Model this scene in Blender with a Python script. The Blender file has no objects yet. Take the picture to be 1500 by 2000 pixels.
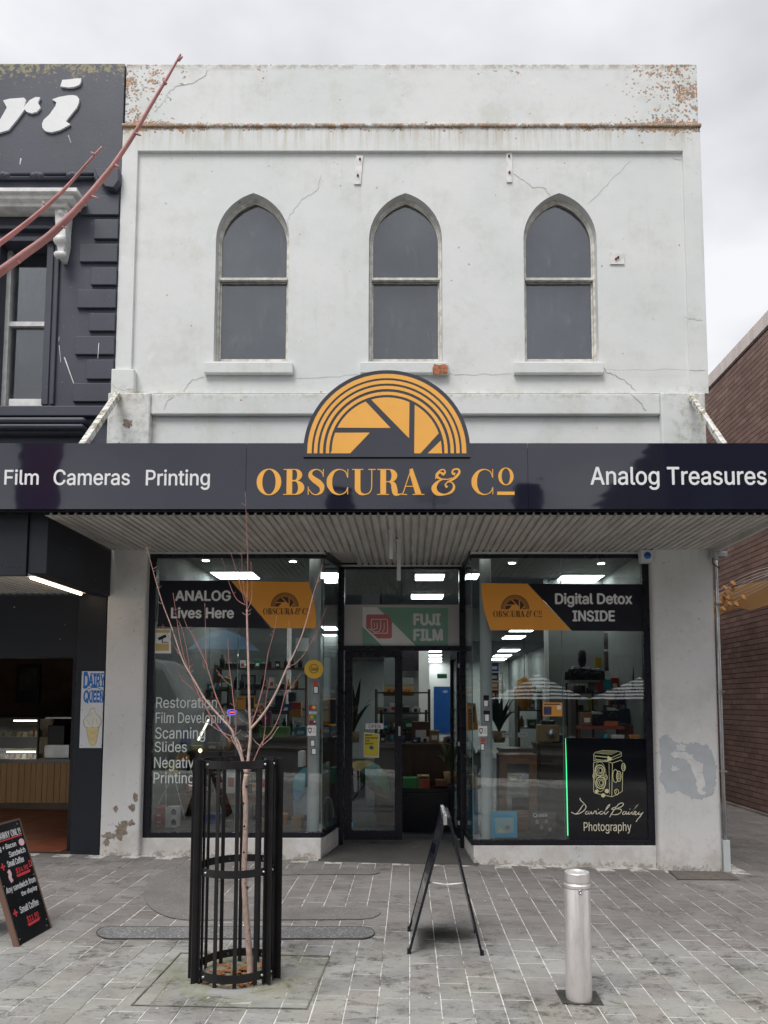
import bpy, bmesh, math, random, os
from mathutils import Matrix, Vector
from mathutils.geometry import tessellate_polygon
rnd = random.Random(7)
S = bpy.context.scene
COL = S.collection
PI = math.pi
# ------------------------------------------------------------------ camera
CAMY, CAMZ, FPX, CX, CY, PITCH = -7.5, 1.6, 1430.0, 800.0, 1259.0, math.radians(4.5)
cam_d = bpy.data.cameras.new('camera'); cam = bpy.data.objects.new('camera', cam_d); COL.objects.link(cam)
cam.location = (0, CAMY, CAMZ); cam.rotation_euler = (PI/2 + PITCH, 0, 0)
cam_d.sensor_fit = 'AUTO'; cam_d.sensor_width = 36.0; cam_d.lens = 36.0*FPX/2000.0
cam_d.shift_x = -(CX-750.0)/2000.0; cam_d.shift_y = (CY-1000.0)/2000.0
cam_d.clip_start = 0.05; cam_d.clip_end = 600
S.camera = cam
# ------------------------------------------------------------------ world
W = bpy.data.worlds.new('World'); S.world = W; W.use_nodes = True
nt = W.node_tree; nt.nodes.clear()
def wn(t, **k):
    n = nt.nodes.new(t)
    for a, b in k.items(): setattr(n, a, b)
    return n
SUN_EL, SUN_AZ = math.radians(58), math.radians(208)      # high, behind the camera, a little to its left
sky = wn('ShaderNodeTexSky', sky_type='NISHITA', sun_disc=False, sun_elevation=SUN_EL, sun_rotation=SUN_AZ)
sky_s = wn('ShaderNodeVectorMath', operation='SCALE'); sky_s.inputs['Scale'].default_value = 0.10
nt.links.new(sky.outputs[0], sky_s.inputs[0])
tc = wn('ShaderNodeTexCoord'); mp = wn('ShaderNodeMapping'); mp.inputs['Scale'].default_value = (1, 1, 2.2)
mp.inputs['Location'].default_value = (0.35, 0.2, 0.4)
nt.links.new(tc.outputs['Generated'], mp.inputs[0])
n1 = wn('ShaderNodeTexNoise'); n1.inputs['Scale'].default_value = 2.3; n1.inputs['Detail'].default_value = 5; n1.inputs['Roughness'].default_value = .5
nt.links.new(mp.outputs[0], n1.inputs['Vector'])
cr = wn('ShaderNodeValToRGB')
cr.color_ramp.elements[0].position = .36; cr.color_ramp.elements[0].color = (.43, .422, .452, 1)
cr.color_ramp.elements[1].position = .62; cr.color_ramp.elements[1].color = (.64, .645, .66, 1)
nt.links.new(n1.outputs[0], cr.inputs[0])
# an overcast sky is brighter towards the zenith
sx = wn('ShaderNodeSeparateXYZ'); nt.links.new(tc.outputs['Generated'], sx.inputs[0])
mr = wn('ShaderNodeMapRange'); mr.inputs[1].default_value = .68; mr.inputs[2].default_value = 1.0
mr.inputs[3].default_value = 1.0; mr.inputs[4].default_value = 2.0
nt.links.new(sx.outputs[2], mr.inputs[0])
cz = wn('ShaderNodeVectorMath', operation='SCALE'); nt.links.new(cr.outputs[0], cz.inputs[0]); nt.links.new(mr.outputs[0], cz.inputs['Scale'])
mx = wn('ShaderNodeMix', data_type='RGBA'); mx.inputs[0].default_value = .93
nt.links.new(sky_s.outputs[0], mx.inputs[6]); nt.links.new(cz.outputs[0], mx.inputs[7])
bg = wn('ShaderNodeBackground'); bg.inputs[1].default_value = 1.0
nt.links.new(mx.outputs[2], bg.inputs[0])
wo = wn('ShaderNodeOutputWorld'); nt.links.new(bg.outputs[0], wo.inputs[0])
# ------------------------------------------------------------------ sun behind cloud
sl = bpy.data.lights.new('sun', 'SUN'); sl.energy = 1.5; sl.angle = math.radians(28); sl.color = (1, .975, .94)
so = bpy.data.objects.new('sun', sl); COL.objects.link(so)
sdir = Vector((math.sin(SUN_AZ)*math.cos(SUN_EL), math.cos(SUN_AZ)*math.cos(SUN_EL), math.sin(SUN_EL)))
so.rotation_euler = sdir.to_track_quat('Z', 'Y').to_euler(); so.location = (0, -10, 30)
S.view_settings.view_transform = 'Standard'; S.view_settings.look = 'None'
S.view_settings.exposure = 0.62; S.view_settings.gamma = 1.0; S.view_settings.use_curve_mapping = False
S.cycles.max_bounces = 8; S.cycles.diffuse_bounces = 4; S.cycles.glossy_bounces = 4; S.cycles.transparent_max_bounces = 16
S.cycles.caustics_reflective = False; S.cycles.caustics_refractive = False
S.cycles.sample_clamp_indirect = 6
# ------------------------------------------------------------------ measuring: a photo point on a real plane
def ray(px, py):
    dx = (px-CX)/FPX; dy = -(py-CY)/FPX
    c, s = math.cos(PITCH), math.sin(PITCH)
    return dx, c - dy*s, s + dy*c
def P(px, py, Y=0.0):
    a, b, c = ray(px, py); t = (Y-CAMY)/b
    return Vector((a*t, Y, CAMZ + c*t))
SLOPE = -0.0249
def gz(x): return SLOPE*x
def G(px, py, h=0.0):
    a, b, c = ray(px, py); t = (h - CAMZ)/(c - SLOPE*a)
    return Vector((a*t, CAMY + b*t, CAMZ + c*t))
def RR(x0, y0, x1, y1, Y):
    ym = (y0+y1)/2; xm = (x0+x1)/2
    return P(x0, ym, Y).x, P(x1, ym, Y).x, P(xm, y1, Y).z, P(xm, y0, Y).z     # X0 X1 Z0 Z1
# ------------------------------------------------------------------ mesh builder
def FR(Y): return lambda x, y, z: (x, Y - z, y)          # facade frame: x right, y up, z towards the street
class MB:
    def __init__(s): s.v = []; s.f = []; s.sm = []; s.tone = []
    def add(s, vs, fs, smooth=False, tone=0.0):
        b = len(s.v); s.v += [tuple(p) for p in vs]
        for f in fs: s.f.append([i+b for i in f]); s.sm.append(smooth); s.tone.append(tone)
        return s
    def box(s, x0, x1, y0, y1, z0, z1, tone=0.0, M=None):
        vs = [(x, y, z) for x in (x0, x1) for y in (y0, y1) for z in (z0, z1)]
        if M is not None: vs = [M @ Vector(p) for p in vs]
        return s.add(vs, [(0,1,3,2),(4,6,7,5),(0,4,5,1),(2,3,7,6),(0,2,6,4),(1,5,7,3)], False, tone)
    def hexa(s, pts):          # 4 bottom + 4 top points
        return s.add(pts, [(0,3,2,1),(4,5,6,7),(0,1,5,4),(1,2,6,5),(2,3,7,6),(3,0,4,7)])
    def prism(s, loops, z0, z1, fr, smooth=False):
        if not isinstance(loops[0][0], (tuple, list, Vector)): loops = [loops]
        flat = [p for l in loops for p in l]; n = len(flat)
        tris = tessellate_polygon([[Vector((p[0], p[1], 0)) for p in l] for l in loops])
        vs = [fr(p[0], p[1], z0) for p in flat] + [fr(p[0], p[1], z1) for p in flat]
        fs = [tuple(t) for t in tris] + [tuple(i+n for i in reversed(t)) for t in tris]
        b = 0
        for l in loops:
            m = len(l)
            for i in range(m):
                j = (i+1) % m; fs.append((b+i, b+j, b+j+n, b+i+n))
            b += m
        return s.add(vs, fs, smooth)
    def tube(s, pts, r, seg=8, caps=True, smooth=True):
        pts = [Vector(p) for p in pts]; n = len(pts)
        rs = r if isinstance(r, (list, tuple)) else [r]*n
        vs = []; up = Vector((0, 0, 1)); prev = None
        for i, p in enumerate(pts):
            d = (pts[min(i+1, n-1)] - pts[max(i-1, 0)]).normalized()
            if prev is None:
                a = d.cross(Vector((0, 1, 0)) if abs(d.y) < .9 else Vector((1, 0, 0))).normalized()
            else: a = (prev - d*prev.dot(d)).normalized()
            prev = a; b = d.cross(a)
            for k in range(seg):
                t = 2*PI*k/seg; vs.append(p + (a*math.cos(t) + b*math.sin(t))*rs[i])
        fs = [(i*seg+k, i*seg+(k+1) % seg, (i+1)*seg+(k+1) % seg, (i+1)*seg+k) for i in range(n-1) for k in range(seg)]
        s.add(vs, fs, smooth)
        if caps:
            b = len(s.v)-len(vs)
            s.f.append([b+k for k in range(seg)][::-1]); s.sm.append(False); s.tone.append(0)
            s.f.append([b+(n-1)*seg+k for k in range(seg)]); s.sm.append(False); s.tone.append(0)
        return s
    def lathe(s, prof, c, seg=24, smooth=True, axis='z', a0=0, a1=2*PI):
        full = abs(a1-a0-2*PI) < 1e-6; m = seg if full else seg+1; vs = []
        for r, h in prof:
            for k in range(m):
                t = a0+(a1-a0)*k/seg; x, y = r*math.cos(t), r*math.sin(t)
                vs.append((c[0]+x, c[1]+y, c[2]+h) if axis == 'z' else ((c[0]+x, c[1]+h, c[2]+y) if axis == 'y' else (c[0]+h, c[1]+x, c[2]+y)))
        fs = []
        for i in range(len(prof)-1):
            for k in range(seg):
                k2 = (k+1) % m if full else k+1
                fs.append((i*m+k, i*m+k2, (i+1)*m+k2, (i+1)*m+k))
        return s.add(vs, fs, smooth)
    def build(s, name, mat, parent=None, bevel=0, **props):
        me = bpy.data.meshes.new(name); off = WL(parent)
        me.from_pydata([(a-off[0], b-off[1], c-off[2]) for a, b, c in s.v], [], s.f)
        bm = bmesh.new(); bm.from_mesh(me); bmesh.ops.recalc_face_normals(bm, faces=bm.faces); bm.to_mesh(me); bm.free()
        for p, k in zip(me.polygons, s.sm): p.use_smooth = k
        if any(s.tone):
            at = me.attributes.new('tone', 'FLOAT', 'FACE'); at.data.foreach_set('value', s.tone)
        me.materials.append(mat)
        o = bpy.data.objects.new(name, me); COL.objects.link(o)
        if parent is not None: o.parent = parent
        _wl[o.name] = off
        if bevel:
            b = o.modifiers.new('bevel', 'BEVEL'); b.width = bevel; b.segments = 2; b.limit_method = 'ANGLE'
        for k, v in props.items(): o[k] = v
        return o
_wl = {}
def WL(o):
    return (0, 0, 0) if o is None else _wl.get(o.name, (0, 0, 0))
def thing(name, label, cat, loc=(0, 0, 0), group=None, kind=None):
    o = bpy.data.objects.new(name, None); COL.objects.link(o); o.location = loc; _wl[o.name] = tuple(loc)
    o.empty_display_size = .1
    tag(o, label, cat, group, kind); return o
def tag(o, label=None, cat=None, group=None, kind=None):
    if label: o['label'] = label
    if cat: o['category'] = cat
    if group: o['group'] = group
    if kind: o['kind'] = kind
    return o
def copy_tree(o, parent=None, loc=None, rz=None, label=None, swap=None):
    c = o.copy(); COL.objects.link(c)
    if parent is not None: c.parent = parent
    if loc is not None: c.location = loc; _wl[c.name] = tuple(loc)
    if rz is not None: c.rotation_euler = (0, 0, rz)
    if label: c['label'] = label
    for ch in list(o.children): copy_tree(ch, c)
    return c
def catmull(pts, n=6):
    out = []; m = len(pts)
    for i in range(m-1):
        p0 = Vector(pts[max(i-1, 0)]); p1 = Vector(pts[i]); p2 = Vector(pts[i+1]); p3 = Vector(pts[min(i+2, m-1)])
        for k in range(n):
            t = k/n
            out.append(.5*((2*p1)+(p2-p0)*t+(2*p0-5*p1+4*p2-p3)*t*t+(3*p1-p0-3*p2+p3)*t*t*t))
    out.append(Vector(pts[-1])); return out
# ------------------------------------------------------------------ lettering
FONT = None
try:
    FONT = bpy.data.fonts.load(os.path.join(bpy.utils.resource_path('LOCAL'), 'datafiles', 'fonts', 'Inter.woff2'))
except Exception: FONT = None
import numpy as np
from mathutils.geometry import delaunay_2d_cdt
def _outline(body, shear):
    """glyph contours of a line of text as closed polylines"""
    c = bpy.data.curves.new('t', 'FONT'); c.body = body
    if FONT: c.font = FONT
    c.size = 1; c.resolution_u = 3; c.shear = shear; c.fill_mode = 'NONE'
    o = bpy.data.objects.new('t', c); COL.objects.link(o)
    me = bpy.data.meshes.new_from_object(o); co = [(v.co.x, v.co.y) for v in me.vertices]; nxt = {}
    for e in me.edges: a, b = e.vertices; nxt.setdefault(a, []).append(b); nxt.setdefault(b, []).append(a)
    bpy.data.objects.remove(o); bpy.data.curves.remove(c); bpy.data.meshes.remove(me)
    seen = set(); loops = []
    for k in range(len(co)):
        if k in seen or k not in nxt: continue
        lp = [k]; seen.add(k); cur = k
        n0 = k+1 if (k+1) in nxt[k] else nxt[k][0]
        while n0 not in seen:
            seen.add(n0); lp.append(n0); q = [x for x in nxt[n0] if x not in seen]
            if not q: break
            n0 = q[0]
        if len(lp) > 2: loops.append([co[x] for x in lp])
    return loops
def text_mb(mb, body, x0, x1, y0, y1, z0, z1, fr, bold=0.0, shear=0.0, lines=1):
    base = _outline(body, shear)
    if not base: return mb
    offs = [(0, 0)] if not bold else [(-bold, 0), (bold, 0), (0, bold*.8), (0, -bold*.8)]
    loops = [[(x+ox, y+oy) for x, y in l] for ox, oy in offs for l in base]
    allp = [p for l in loops for p in l]; ax = min(p[0] for p in allp); bx = max(p[0] for p in allp); ay = min(p[1] for p in allp); by = max(p[1] for p in allp)
    # group loops into clusters that overlap in x, so each glyph is filled on its own
    spans = sorted([(min(p[0] for p in l), max(p[0] for p in l), l) for l in loops], key=lambda t: t[0]); groups = []; cur = []; end = -1e9
    for a, b, l in spans:
        if a > end and cur: groups.append(cur); cur = []
        cur.append(l); end = max(end, b) if len(cur) > 1 else b
    groups.append(cur)
    sx = (x1-x0)/(bx-ax); sy = (y1-y0)/(by-ay)
    for g in groups:
        vs = []; es = []
        for l in g:
            b = len(vs); vs += [Vector(p) for p in l]; es += [(b+i, b+(i+1) % len(l)) for i in range(len(l))]
        ov, oe, of, _, _, _ = delaunay_2d_cdt(vs, es, [], 0, 1e-5)
        P0 = np.array([(v.x, v.y) for v in ov]); T = [f for f in of if len(f) == 3]
        if not T: continue
        C = P0[np.array(T)].mean(axis=1); wnd = np.zeros(len(T), int)
        for l in g:
            A = np.array(l); B = np.roll(A, -1, axis=0)
            for (ax_, ay_), (bx_, by_) in zip(A, B):
                if ay_ == by_: continue
                up = (ay_ <= C[:, 1]) & (by_ > C[:, 1]); dn = (by_ <= C[:, 1]) & (ay_ > C[:, 1]); m = up | dn
                if not m.any(): continue
                xi = ax_+(C[:, 1]-ay_)/(by_-ay_)*(bx_-ax_); r_ = xi > C[:, 0]
                wnd += (up & r_).astype(int)-(dn & r_).astype(int)
        keep = [t for t, w_ in zip(T, wnd) if w_ != 0]; cnt = {}
        for t in keep:
            for a, b in ((t[0], t[1]), (t[1], t[2]), (t[2], t[0])): cnt[(a, b)] = 1
        bd = [(a, b) for (a, b) in cnt if (b, a) not in cnt]; n = len(P0)
        X = [(x0+(p[0]-ax)*sx, y0+(p[1]-ay)*sy) for p in P0]
        used = sorted(set(i for t in keep for i in t)); mp_ = {u_: k for k, u_ in enumerate(used)}; m_ = len(used)
        out = [fr(X[u_][0], X[u_][1], z1) for u_ in used]+[fr(X[u_][0], X[u_][1], z0) for u_ in used]
        mb.add(out, [tuple(mp_[i] for i in t) for t in keep]+[tuple(mp_[i]+m_ for i in reversed(t)) for t in keep]+[(mp_[a], mp_[b], mp_[b]+m_, mp_[a]+m_) for a, b in bd])
    return mb
def ptext(body, px0, py0, px1, py1, Y, mat, parent, name='lettering', th=.003, bold=0.0, shear=0.0, lines=1, **k):
    X0, X1, Z0, Z1 = RR(px0, py0, px1, py1, Y)
    return text_mb(MB(), body, X0, X1, Z0, Z1, 0, th, FR(Y), bold, shear, lines).build(name, mat, parent, **k)
def ribbon(mb, pts, ws, z0, z1, fr, n=8, closed=False):
    q = catmull([(p[0], p[1], w) for p, w in zip(pts, ws)], n) if len(pts) > 2 else [Vector((p[0], p[1], w)) for p, w in zip(pts, ws)]
    L = []; R_ = []
    for i, p in enumerate(q):
        a = q[max(i-1, 0)]; b = q[min(i+1, len(q)-1)]; d = Vector((b.x-a.x, b.y-a.y)); d = d.normalized() if d.length > 0 else Vector((1, 0))
        nx, ny = -d.y, d.x; w = max(p.z, .001)/2
        L.append((p.x+nx*w, p.y+ny*w)); R_.append((p.x-nx*w, p.y-ny*w))
    m = len(q)
    vs = [fr(x, y, z1) for x, y in L]+[fr(x, y, z1) for x, y in R_]+[fr(x, y, z0) for x, y in L]+[fr(x, y, z0) for x, y in R_]
    fs = []
    for i in range(m-1):
        fs += [(i, i+1, m+i+1, m+i), (i, 2*m+i, 2*m+i+1, i+1), (m+i, m+i+1, 3*m+i+1, 3*m+i)]
    fs += [(0, m, 3*m, 2*m), (m-1, 3*m-1, 4*m-1, 2*m-1) if False else (m-1, 2*m-1, 4*m-1, 3*m-1)]
    return mb.add(vs, fs)
def ell(cx, cy, rx, ry, n=40, a0=0, a1=2*PI): return [(cx+rx*math.cos(a0+(a1-a0)*k/n), cy+ry*math.sin(a0+(a1-a0)*k/n)) for k in range(n+(0 if abs(a1-a0-2*PI) < 1e-6 else 1))]
# high-contrast serif capitals, drawn in a 1-unit-high cell: (kind, data); y up
SERIF = {
 'O': (.94, [('L', [ell(.47, .5, .47, .515), ell(.47, .5, .255, .475)])]),
 'B': (.80, [('R', .0, .0, .44, .035), ('R', .0, .965, .44, 1.0), ('R', .12, .02, .335, .98),
             ('L', [[(.33, 1.0), (.45, 1.0)]+ell(.45, .77, .26, .23, 16, PI/2, -PI/2)+[(.33, .54), (.33, .575), (.43, .575)]+ell(.43, .77, .09, .195, 14, -PI/2, PI/2)+[(.33, .965)]]),
             ('L', [[(.33, .56), (.46, .56)]+ell(.46, .28, .335, .28, 16, PI/2, -PI/2)+[(.33, .0), (.33, .035), (.44, .035)]+ell(.44, .28, .12, .24, 14, -PI/2, PI/2)+[(.33, .52)]])]),
 'S': (.68, [('P', [(.585, .80), (.50, .93), (.33, .985), (.155, .90), (.125, .74), (.25, .60), (.43, .47), (.55, .32), (.53, .12), (.37, .015), (.20, .05), (.065, .22)],
                  [.03, .035, .04, .10, .17, .21, .235, .20, .115, .045, .035, .03]),
             ('R', .585, .70, .618, 1.0), ('R', .03, .0, .062, .32)]),
 'C': (.86, [('P', [(.80, .70), (.72, .90), (.50, .985), (.27, .90), (.13, .68), (.105, .5), (.13, .32), (.27, .10), (.50, .015), (.72, .10), (.81, .28)],
                  [.03, .035, .04, .10, .19, .215, .19, .10, .04, .035, .03]),
             ('R', .80, .66, .83, 1.0), ('R', .80, .02, .83, .30)]),
 'U': (.88, [('R', .0, .965, .43, 1.0), ('R', .62, .965, .90, 1.0), ('R', .105, .35, .32, .98),
             ('P', [(.2125, .36), (.225, .20), (.33, .05), (.50, .02), (.66, .08), (.745, .25), (.755, .60), (.755, .98)], [.215, .205, .11, .045, .04, .035, .035, .035])]),
 'R': (.93, [('R', .0, .0, .44, .035), ('R', .0, .965, .44, 1.0), ('R', .12, .02, .335, .98),
             ('L', [[(.33, 1.0), (.47, 1.0)]+ell(.47, .745, .285, .255, 16, PI/2, -PI/2)+[(.33, .49), (.33, .525), (.44, .525)]+ell(.44, .745, .10, .22, 14, -PI/2, PI/2)+[(.33, .965)]]),
             ('P', [(.47, .50), (.60, .42), (.645, .25), (.69, .06), (.80, .012), (.93, .05)], [.04, .17, .215, .19, .07, .03])]),
 'A': (.98, [('R', .0, .0, .30, .035), ('R', .52, .0, .98, .035), ('L', [[(.11, .02), (.44, .99), (.475, .99), (.15, .02)]]),
             ('L', [[(.40, .995), (.52, 1.02), (.87, .02), (.63, .02), (.40, .80)]]), ('R', .22, .31, .62, .345)]),
 '&': (1.12, [('P', [(.78, .66), (.62, .60), (.42, .60), (.22, .48), (.10, .26), (.22, .06), (.50, .015), (.76, .12), (.86, .30), (.80, .46), (.65, .50), (.53, .40), (.60, .29)],
                   [.03, .04, .05, .10, .20, .16, .06, .09, .09, .05, .04, .05, .10]),
              ('P', [(.44, .80), (.34, .87), (.22, .80), (.24, .68), (.42, .60)], [.11, .06, .11, .09, .04]),
              ('P', [(.16, .62), (.22, .80), (.34, .95), (.48, .97), (.52, .86), (.42, .78)], [.03, .07, .05, .05, .06, .12]),
              ('P', [(.60, .50), (.72, .55), (.92, .68), (1.06, .86), (1.02, .99), (.84, .97), (.80, .84), (.90, .80)], [.04, .07, .10, .09, .07, .06, .07, .12])]),
}
def glyph(mb, ch, x0, x1, y0, y1, z0, z1, fr, seq=0):
    w, parts = SERIF[ch]; sx = (x1-x0)/w; sy = (y1-y0)
    for i, p in enumerate(parts):
        zt = z1 + .0004*i
        if p[0] == 'R': mb.prism([(x0+p[1]*sx, y0+p[2]*sy), (x0+p[3]*sx, y0+p[2]*sy), (x0+p[3]*sx, y0+p[4]*sy), (x0+p[1]*sx, y0+p[4]*sy)], z0, zt, fr)
        elif p[0] == 'L': mb.prism([[(x0+a*sx, y0+b*sy) for a, b in l] for l in p[1]], z0, zt, fr)
        else: ribbon(mb, [(x0+a*sx, y0+b*sy) for a, b in p[1]], [q*(sx+sy)/2 for q in p[2]], z0, zt, fr)
BRAND = [('O', 501.6, 549.6), ('B', 553.8, 595), ('S', 600, 635.5), ('C', 638.4, 681.6), ('U', 687.7, 732.5), ('R', 736.7, 785), ('A', 780, 829), ('&', 842.5, 900), ('C', 921, 964.5)]
def brand_words(fr, x0, x1, yb, yt, z0, z1, mat, parent, sep=True):
    """the serif shop name fitted between x0 and x1 with capitals from yb to yt"""
    f = lambda p: x0+(p-501.6)/(1004.5-501.6)*(x1-x0); h = yt-yb; outs = []
    mb = MB()
    for i, (c, a, b) in enumerate(BRAND):
        if sep: mb = MB()
        glyph(mb, c, f(a), f(b), yb, yt, z0, z1+(0 if sep else .0003*i), fr)
        if sep: outs.append(mb.build('letter', mat, parent))
    if sep: mb = MB()
    yo = lambda q: yb+(967-q)/51.0*h
    cx = (f(973)+f(1003))/2; rx = (f(1003)-f(973))/2
    mb.prism([ell(cx, (yo(913)+yo(948))/2, rx, (yo(913)-yo(948))/2), ell(cx, (yo(913)+yo(948))/2, rx*.55, (yo(913)-yo(948))/2*.9)], z0, z1, fr)
    mb.prism([(f(970.7), yo(967)), (f(1004.5), yo(967)), (f(1004.5), yo(960.5)), (f(970.7), yo(960.5))], z0, z1, fr)
    outs.append(mb.build('letter' if sep else 'lettering', mat, parent)); return outs
def logo_shapes(cx, cy, s):
    """aperture logo: rings and blades, s = world units per photo pixel of the big sign; returns loops"""
    L = []
    def dome(ro, ri):
        o = [(cx+ro*s*math.cos(t), cy+ro*s*math.sin(t)) for t in [PI*k/36 for k in range(37)]]
        i = [(cx+ri*s*math.cos(t), cy+ri*s*math.sin(t)) for t in [PI*k/36 for k in range(36, -1, -1)]]
        return [(cx+ro*s, cy-5*s)]+o+[(cx-ro*s, cy-5*s), (cx-ri*s, cy-5*s)]+i+[(cx+ri*s, cy-5*s)]
    for ro, ri in ((154.7, 146), (141.8, 135), (130.5, 124), (118.5, 112)): L.append(dome(ro, ri))
    q = lambda x, y: ((x-616)/3.0, (602-y)/3.0)
    def arc(p, r_, n=10):
        a = math.atan2(p[1], p[0]); b = math.atan2(r_[1], r_[0]); return [(107*math.cos(a+(b-a)*k/n), 107*math.sin(a+(b-a)*k/n)) for k in range(n+1)]
    B = [arc(q(287, 602), q(312, 493), 6)+[q(517, 493), q(402, 617), q(287, 617)],
         arc(q(330, 465), q(492, 307))+[q(638, 465)],
         arc(q(525, 297), q(748, 310))+[q(746, 527)],
         arc(q(778, 327), q(920, 497))+[q(812, 617), q(776, 617)],
         arc(q(935, 540), q(940, 602), 4)+[q(940, 617), q(855, 617)]]
    for b in B: L.append([(cx+x*s, cy+y*s) for x, y in b])
    return L
# ------------------------------------------------------------------ materials
class N:
    def __init__(s, name):
        s.m = bpy.data.materials.new(name); s.m.use_nodes = True; s.t = s.m.node_tree; s.t.nodes.clear()
        s.out = s.t.nodes.new('ShaderNodeOutputMaterial'); s._geo = None
    def n(s, t, ins=None, **k):
        x = s.t.nodes.new(t)
        for a, b in k.items(): setattr(x, a, b)
        for a, b in (ins or {}).items(): s.set(x, a, b)
        return x
    def set(s, x, a, b):
        if isinstance(b, bpy.types.NodeSocket): s.t.links.new(b, x.inputs[a])
        else: x.inputs[a].default_value = b
    def pos(s, scale=(1, 1, 1), loc=(0, 0, 0)):
        if s._geo is None: s._geo = s.n('ShaderNodeNewGeometry')
        return s.n('ShaderNodeMapping', {0: s._geo.outputs['Position'], 'Scale': scale, 'Location': loc}).outputs[0]
    def obj(s, scale=(1, 1, 1)):
        return s.n('ShaderNodeMapping', {0: s.n('ShaderNodeTexCoord').outputs['Object'], 'Scale': scale}).outputs[0]
    def noise(s, vec, scale, detail=4, rough=.55, dist=0): return s.n('ShaderNodeTexNoise', {'Vector': vec, 'Scale': scale, 'Detail': detail, 'Roughness': rough, 'Distortion': dist}).outputs[0]
    def ramp(s, v, a, b, lo=0.0, hi=1.0): return s.n('ShaderNodeMapRange', {0: v, 1: a, 2: b, 3: lo, 4: hi}, interpolation_type='SMOOTHSTEP').outputs[0]
    def math(s, op, a, b=0.0):
        x = s.n('ShaderNodeMath', operation=op, use_clamp=False); s.set(x, 0, a); s.set(x, 1, b); return x.outputs[0]
    def mix(s, f, a, b, blend='MIX'):
        x = s.n('ShaderNodeMix', data_type='RGBA', blend_type=blend); s.set(x, 0, f)
        s.set(x, 6, a if isinstance(a, bpy.types.NodeSocket) else (*a, 1)); s.set(x, 7, b if isinstance(b, bpy.types.NodeSocket) else (*b, 1)); return x.outputs[2]
    def sep(s, vec): return s.n('ShaderNodeSeparateXYZ', {0: vec}).outputs
    def bump(s, h, strength=.3, dist=.01): return s.n('ShaderNodeBump', {'Height': h, 'Strength': strength, 'Distance': dist}).outputs[0]
    def princ(s, col, rough=.6, metal=0.0, normal=None, coat=0.0, ior=1.45, **k):
        p = s.n('ShaderNodeBsdfPrincipled', {'Base Color': col if isinstance(col, bpy.types.NodeSocket) else (*col, 1), 'Roughness': rough, 'Metallic': metal, 'IOR': ior, 'Coat Weight': coat, 'Coat Roughness': .05})
        if normal is not None: s.set(p, 'Normal', normal)
        for a, b in k.items(): s.set(p, a.replace('_', ' '), b)
        s.t.links.new(p.outputs[0], s.out.inputs[0]); return p
_mc = {}
def paint(name, col, rough=.55, var=.15, vs=3.0, bump=.0, bs=60, metal=0.0, coat=0.0, ior=1.45):
    if name in _mc: return _mc[name]
    s = N(name); p = s.pos()
    f = s.ramp(s.noise(p, vs, 5), .3, .7)
    c = s.mix(f, tuple(x*(1-var) for x in col), tuple(min(1, x*(1+var*.5)) for x in col))
    nb = s.bump(s.noise(p, bs, 3), bump, .004) if bump else None
    r = s.ramp(s.noise(p, vs*3, 3), .3, .7, rough*.85, min(1, rough*1.12))
    s.princ(c, r, metal, nb, coat, ior); _mc[name] = s.m; return s.m
def emit(name, col, st):
    s = N(name); e = s.n('ShaderNodeEmission', {0: (*col, 1), 1: st}); s.t.links.new(e.outputs[0], s.out.inputs[0]); return s.m
def glass(name, tint=(.93, .97, .95), refl=.04, ior=1.5, dirt=0.02):
    s = N(name); p = s.pos()
    tr = s.n('ShaderNodeBsdfTransparent', {0: (*tint, 1)}); wav = s.bump(s.noise(p, 1.1, 2), .05, .02)
    gl = s.n('ShaderNodeBsdfGlossy', {0: (.98, .99, 1, 1), 'Roughness': 0.003, 'Normal': wav})
    fr = s.n('ShaderNodeFresnel', {'IOR': ior}).outputs[0]
    f = s.math('ADD', s.math('MULTIPLY', fr, .6), refl)
    m1 = s.n('ShaderNodeMixShader', {0: f, 1: tr.outputs[0], 2: gl.outputs[0]})
    df = s.n('ShaderNodeBsdfDiffuse', {0: (.6, .6, .58, 1)})
    d = s.ramp(s.noise(s.pos((1, 1, .35)), 9, 6, .7), .5, .85, 0, dirt*2.2)
    m2 = s.n('ShaderNodeMixShader', {0: d, 1: m1.outputs[0], 2: df.outputs[0]})
    s.t.links.new(m2.outputs[0], s.out.inputs[0]); return s.m
ZL = P(800, 240, -.06).z; ZT = P(800, 127, 0).z; XR = P(1418, 1690, 0).x; XL = P(197, 1660, 0).x
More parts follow.
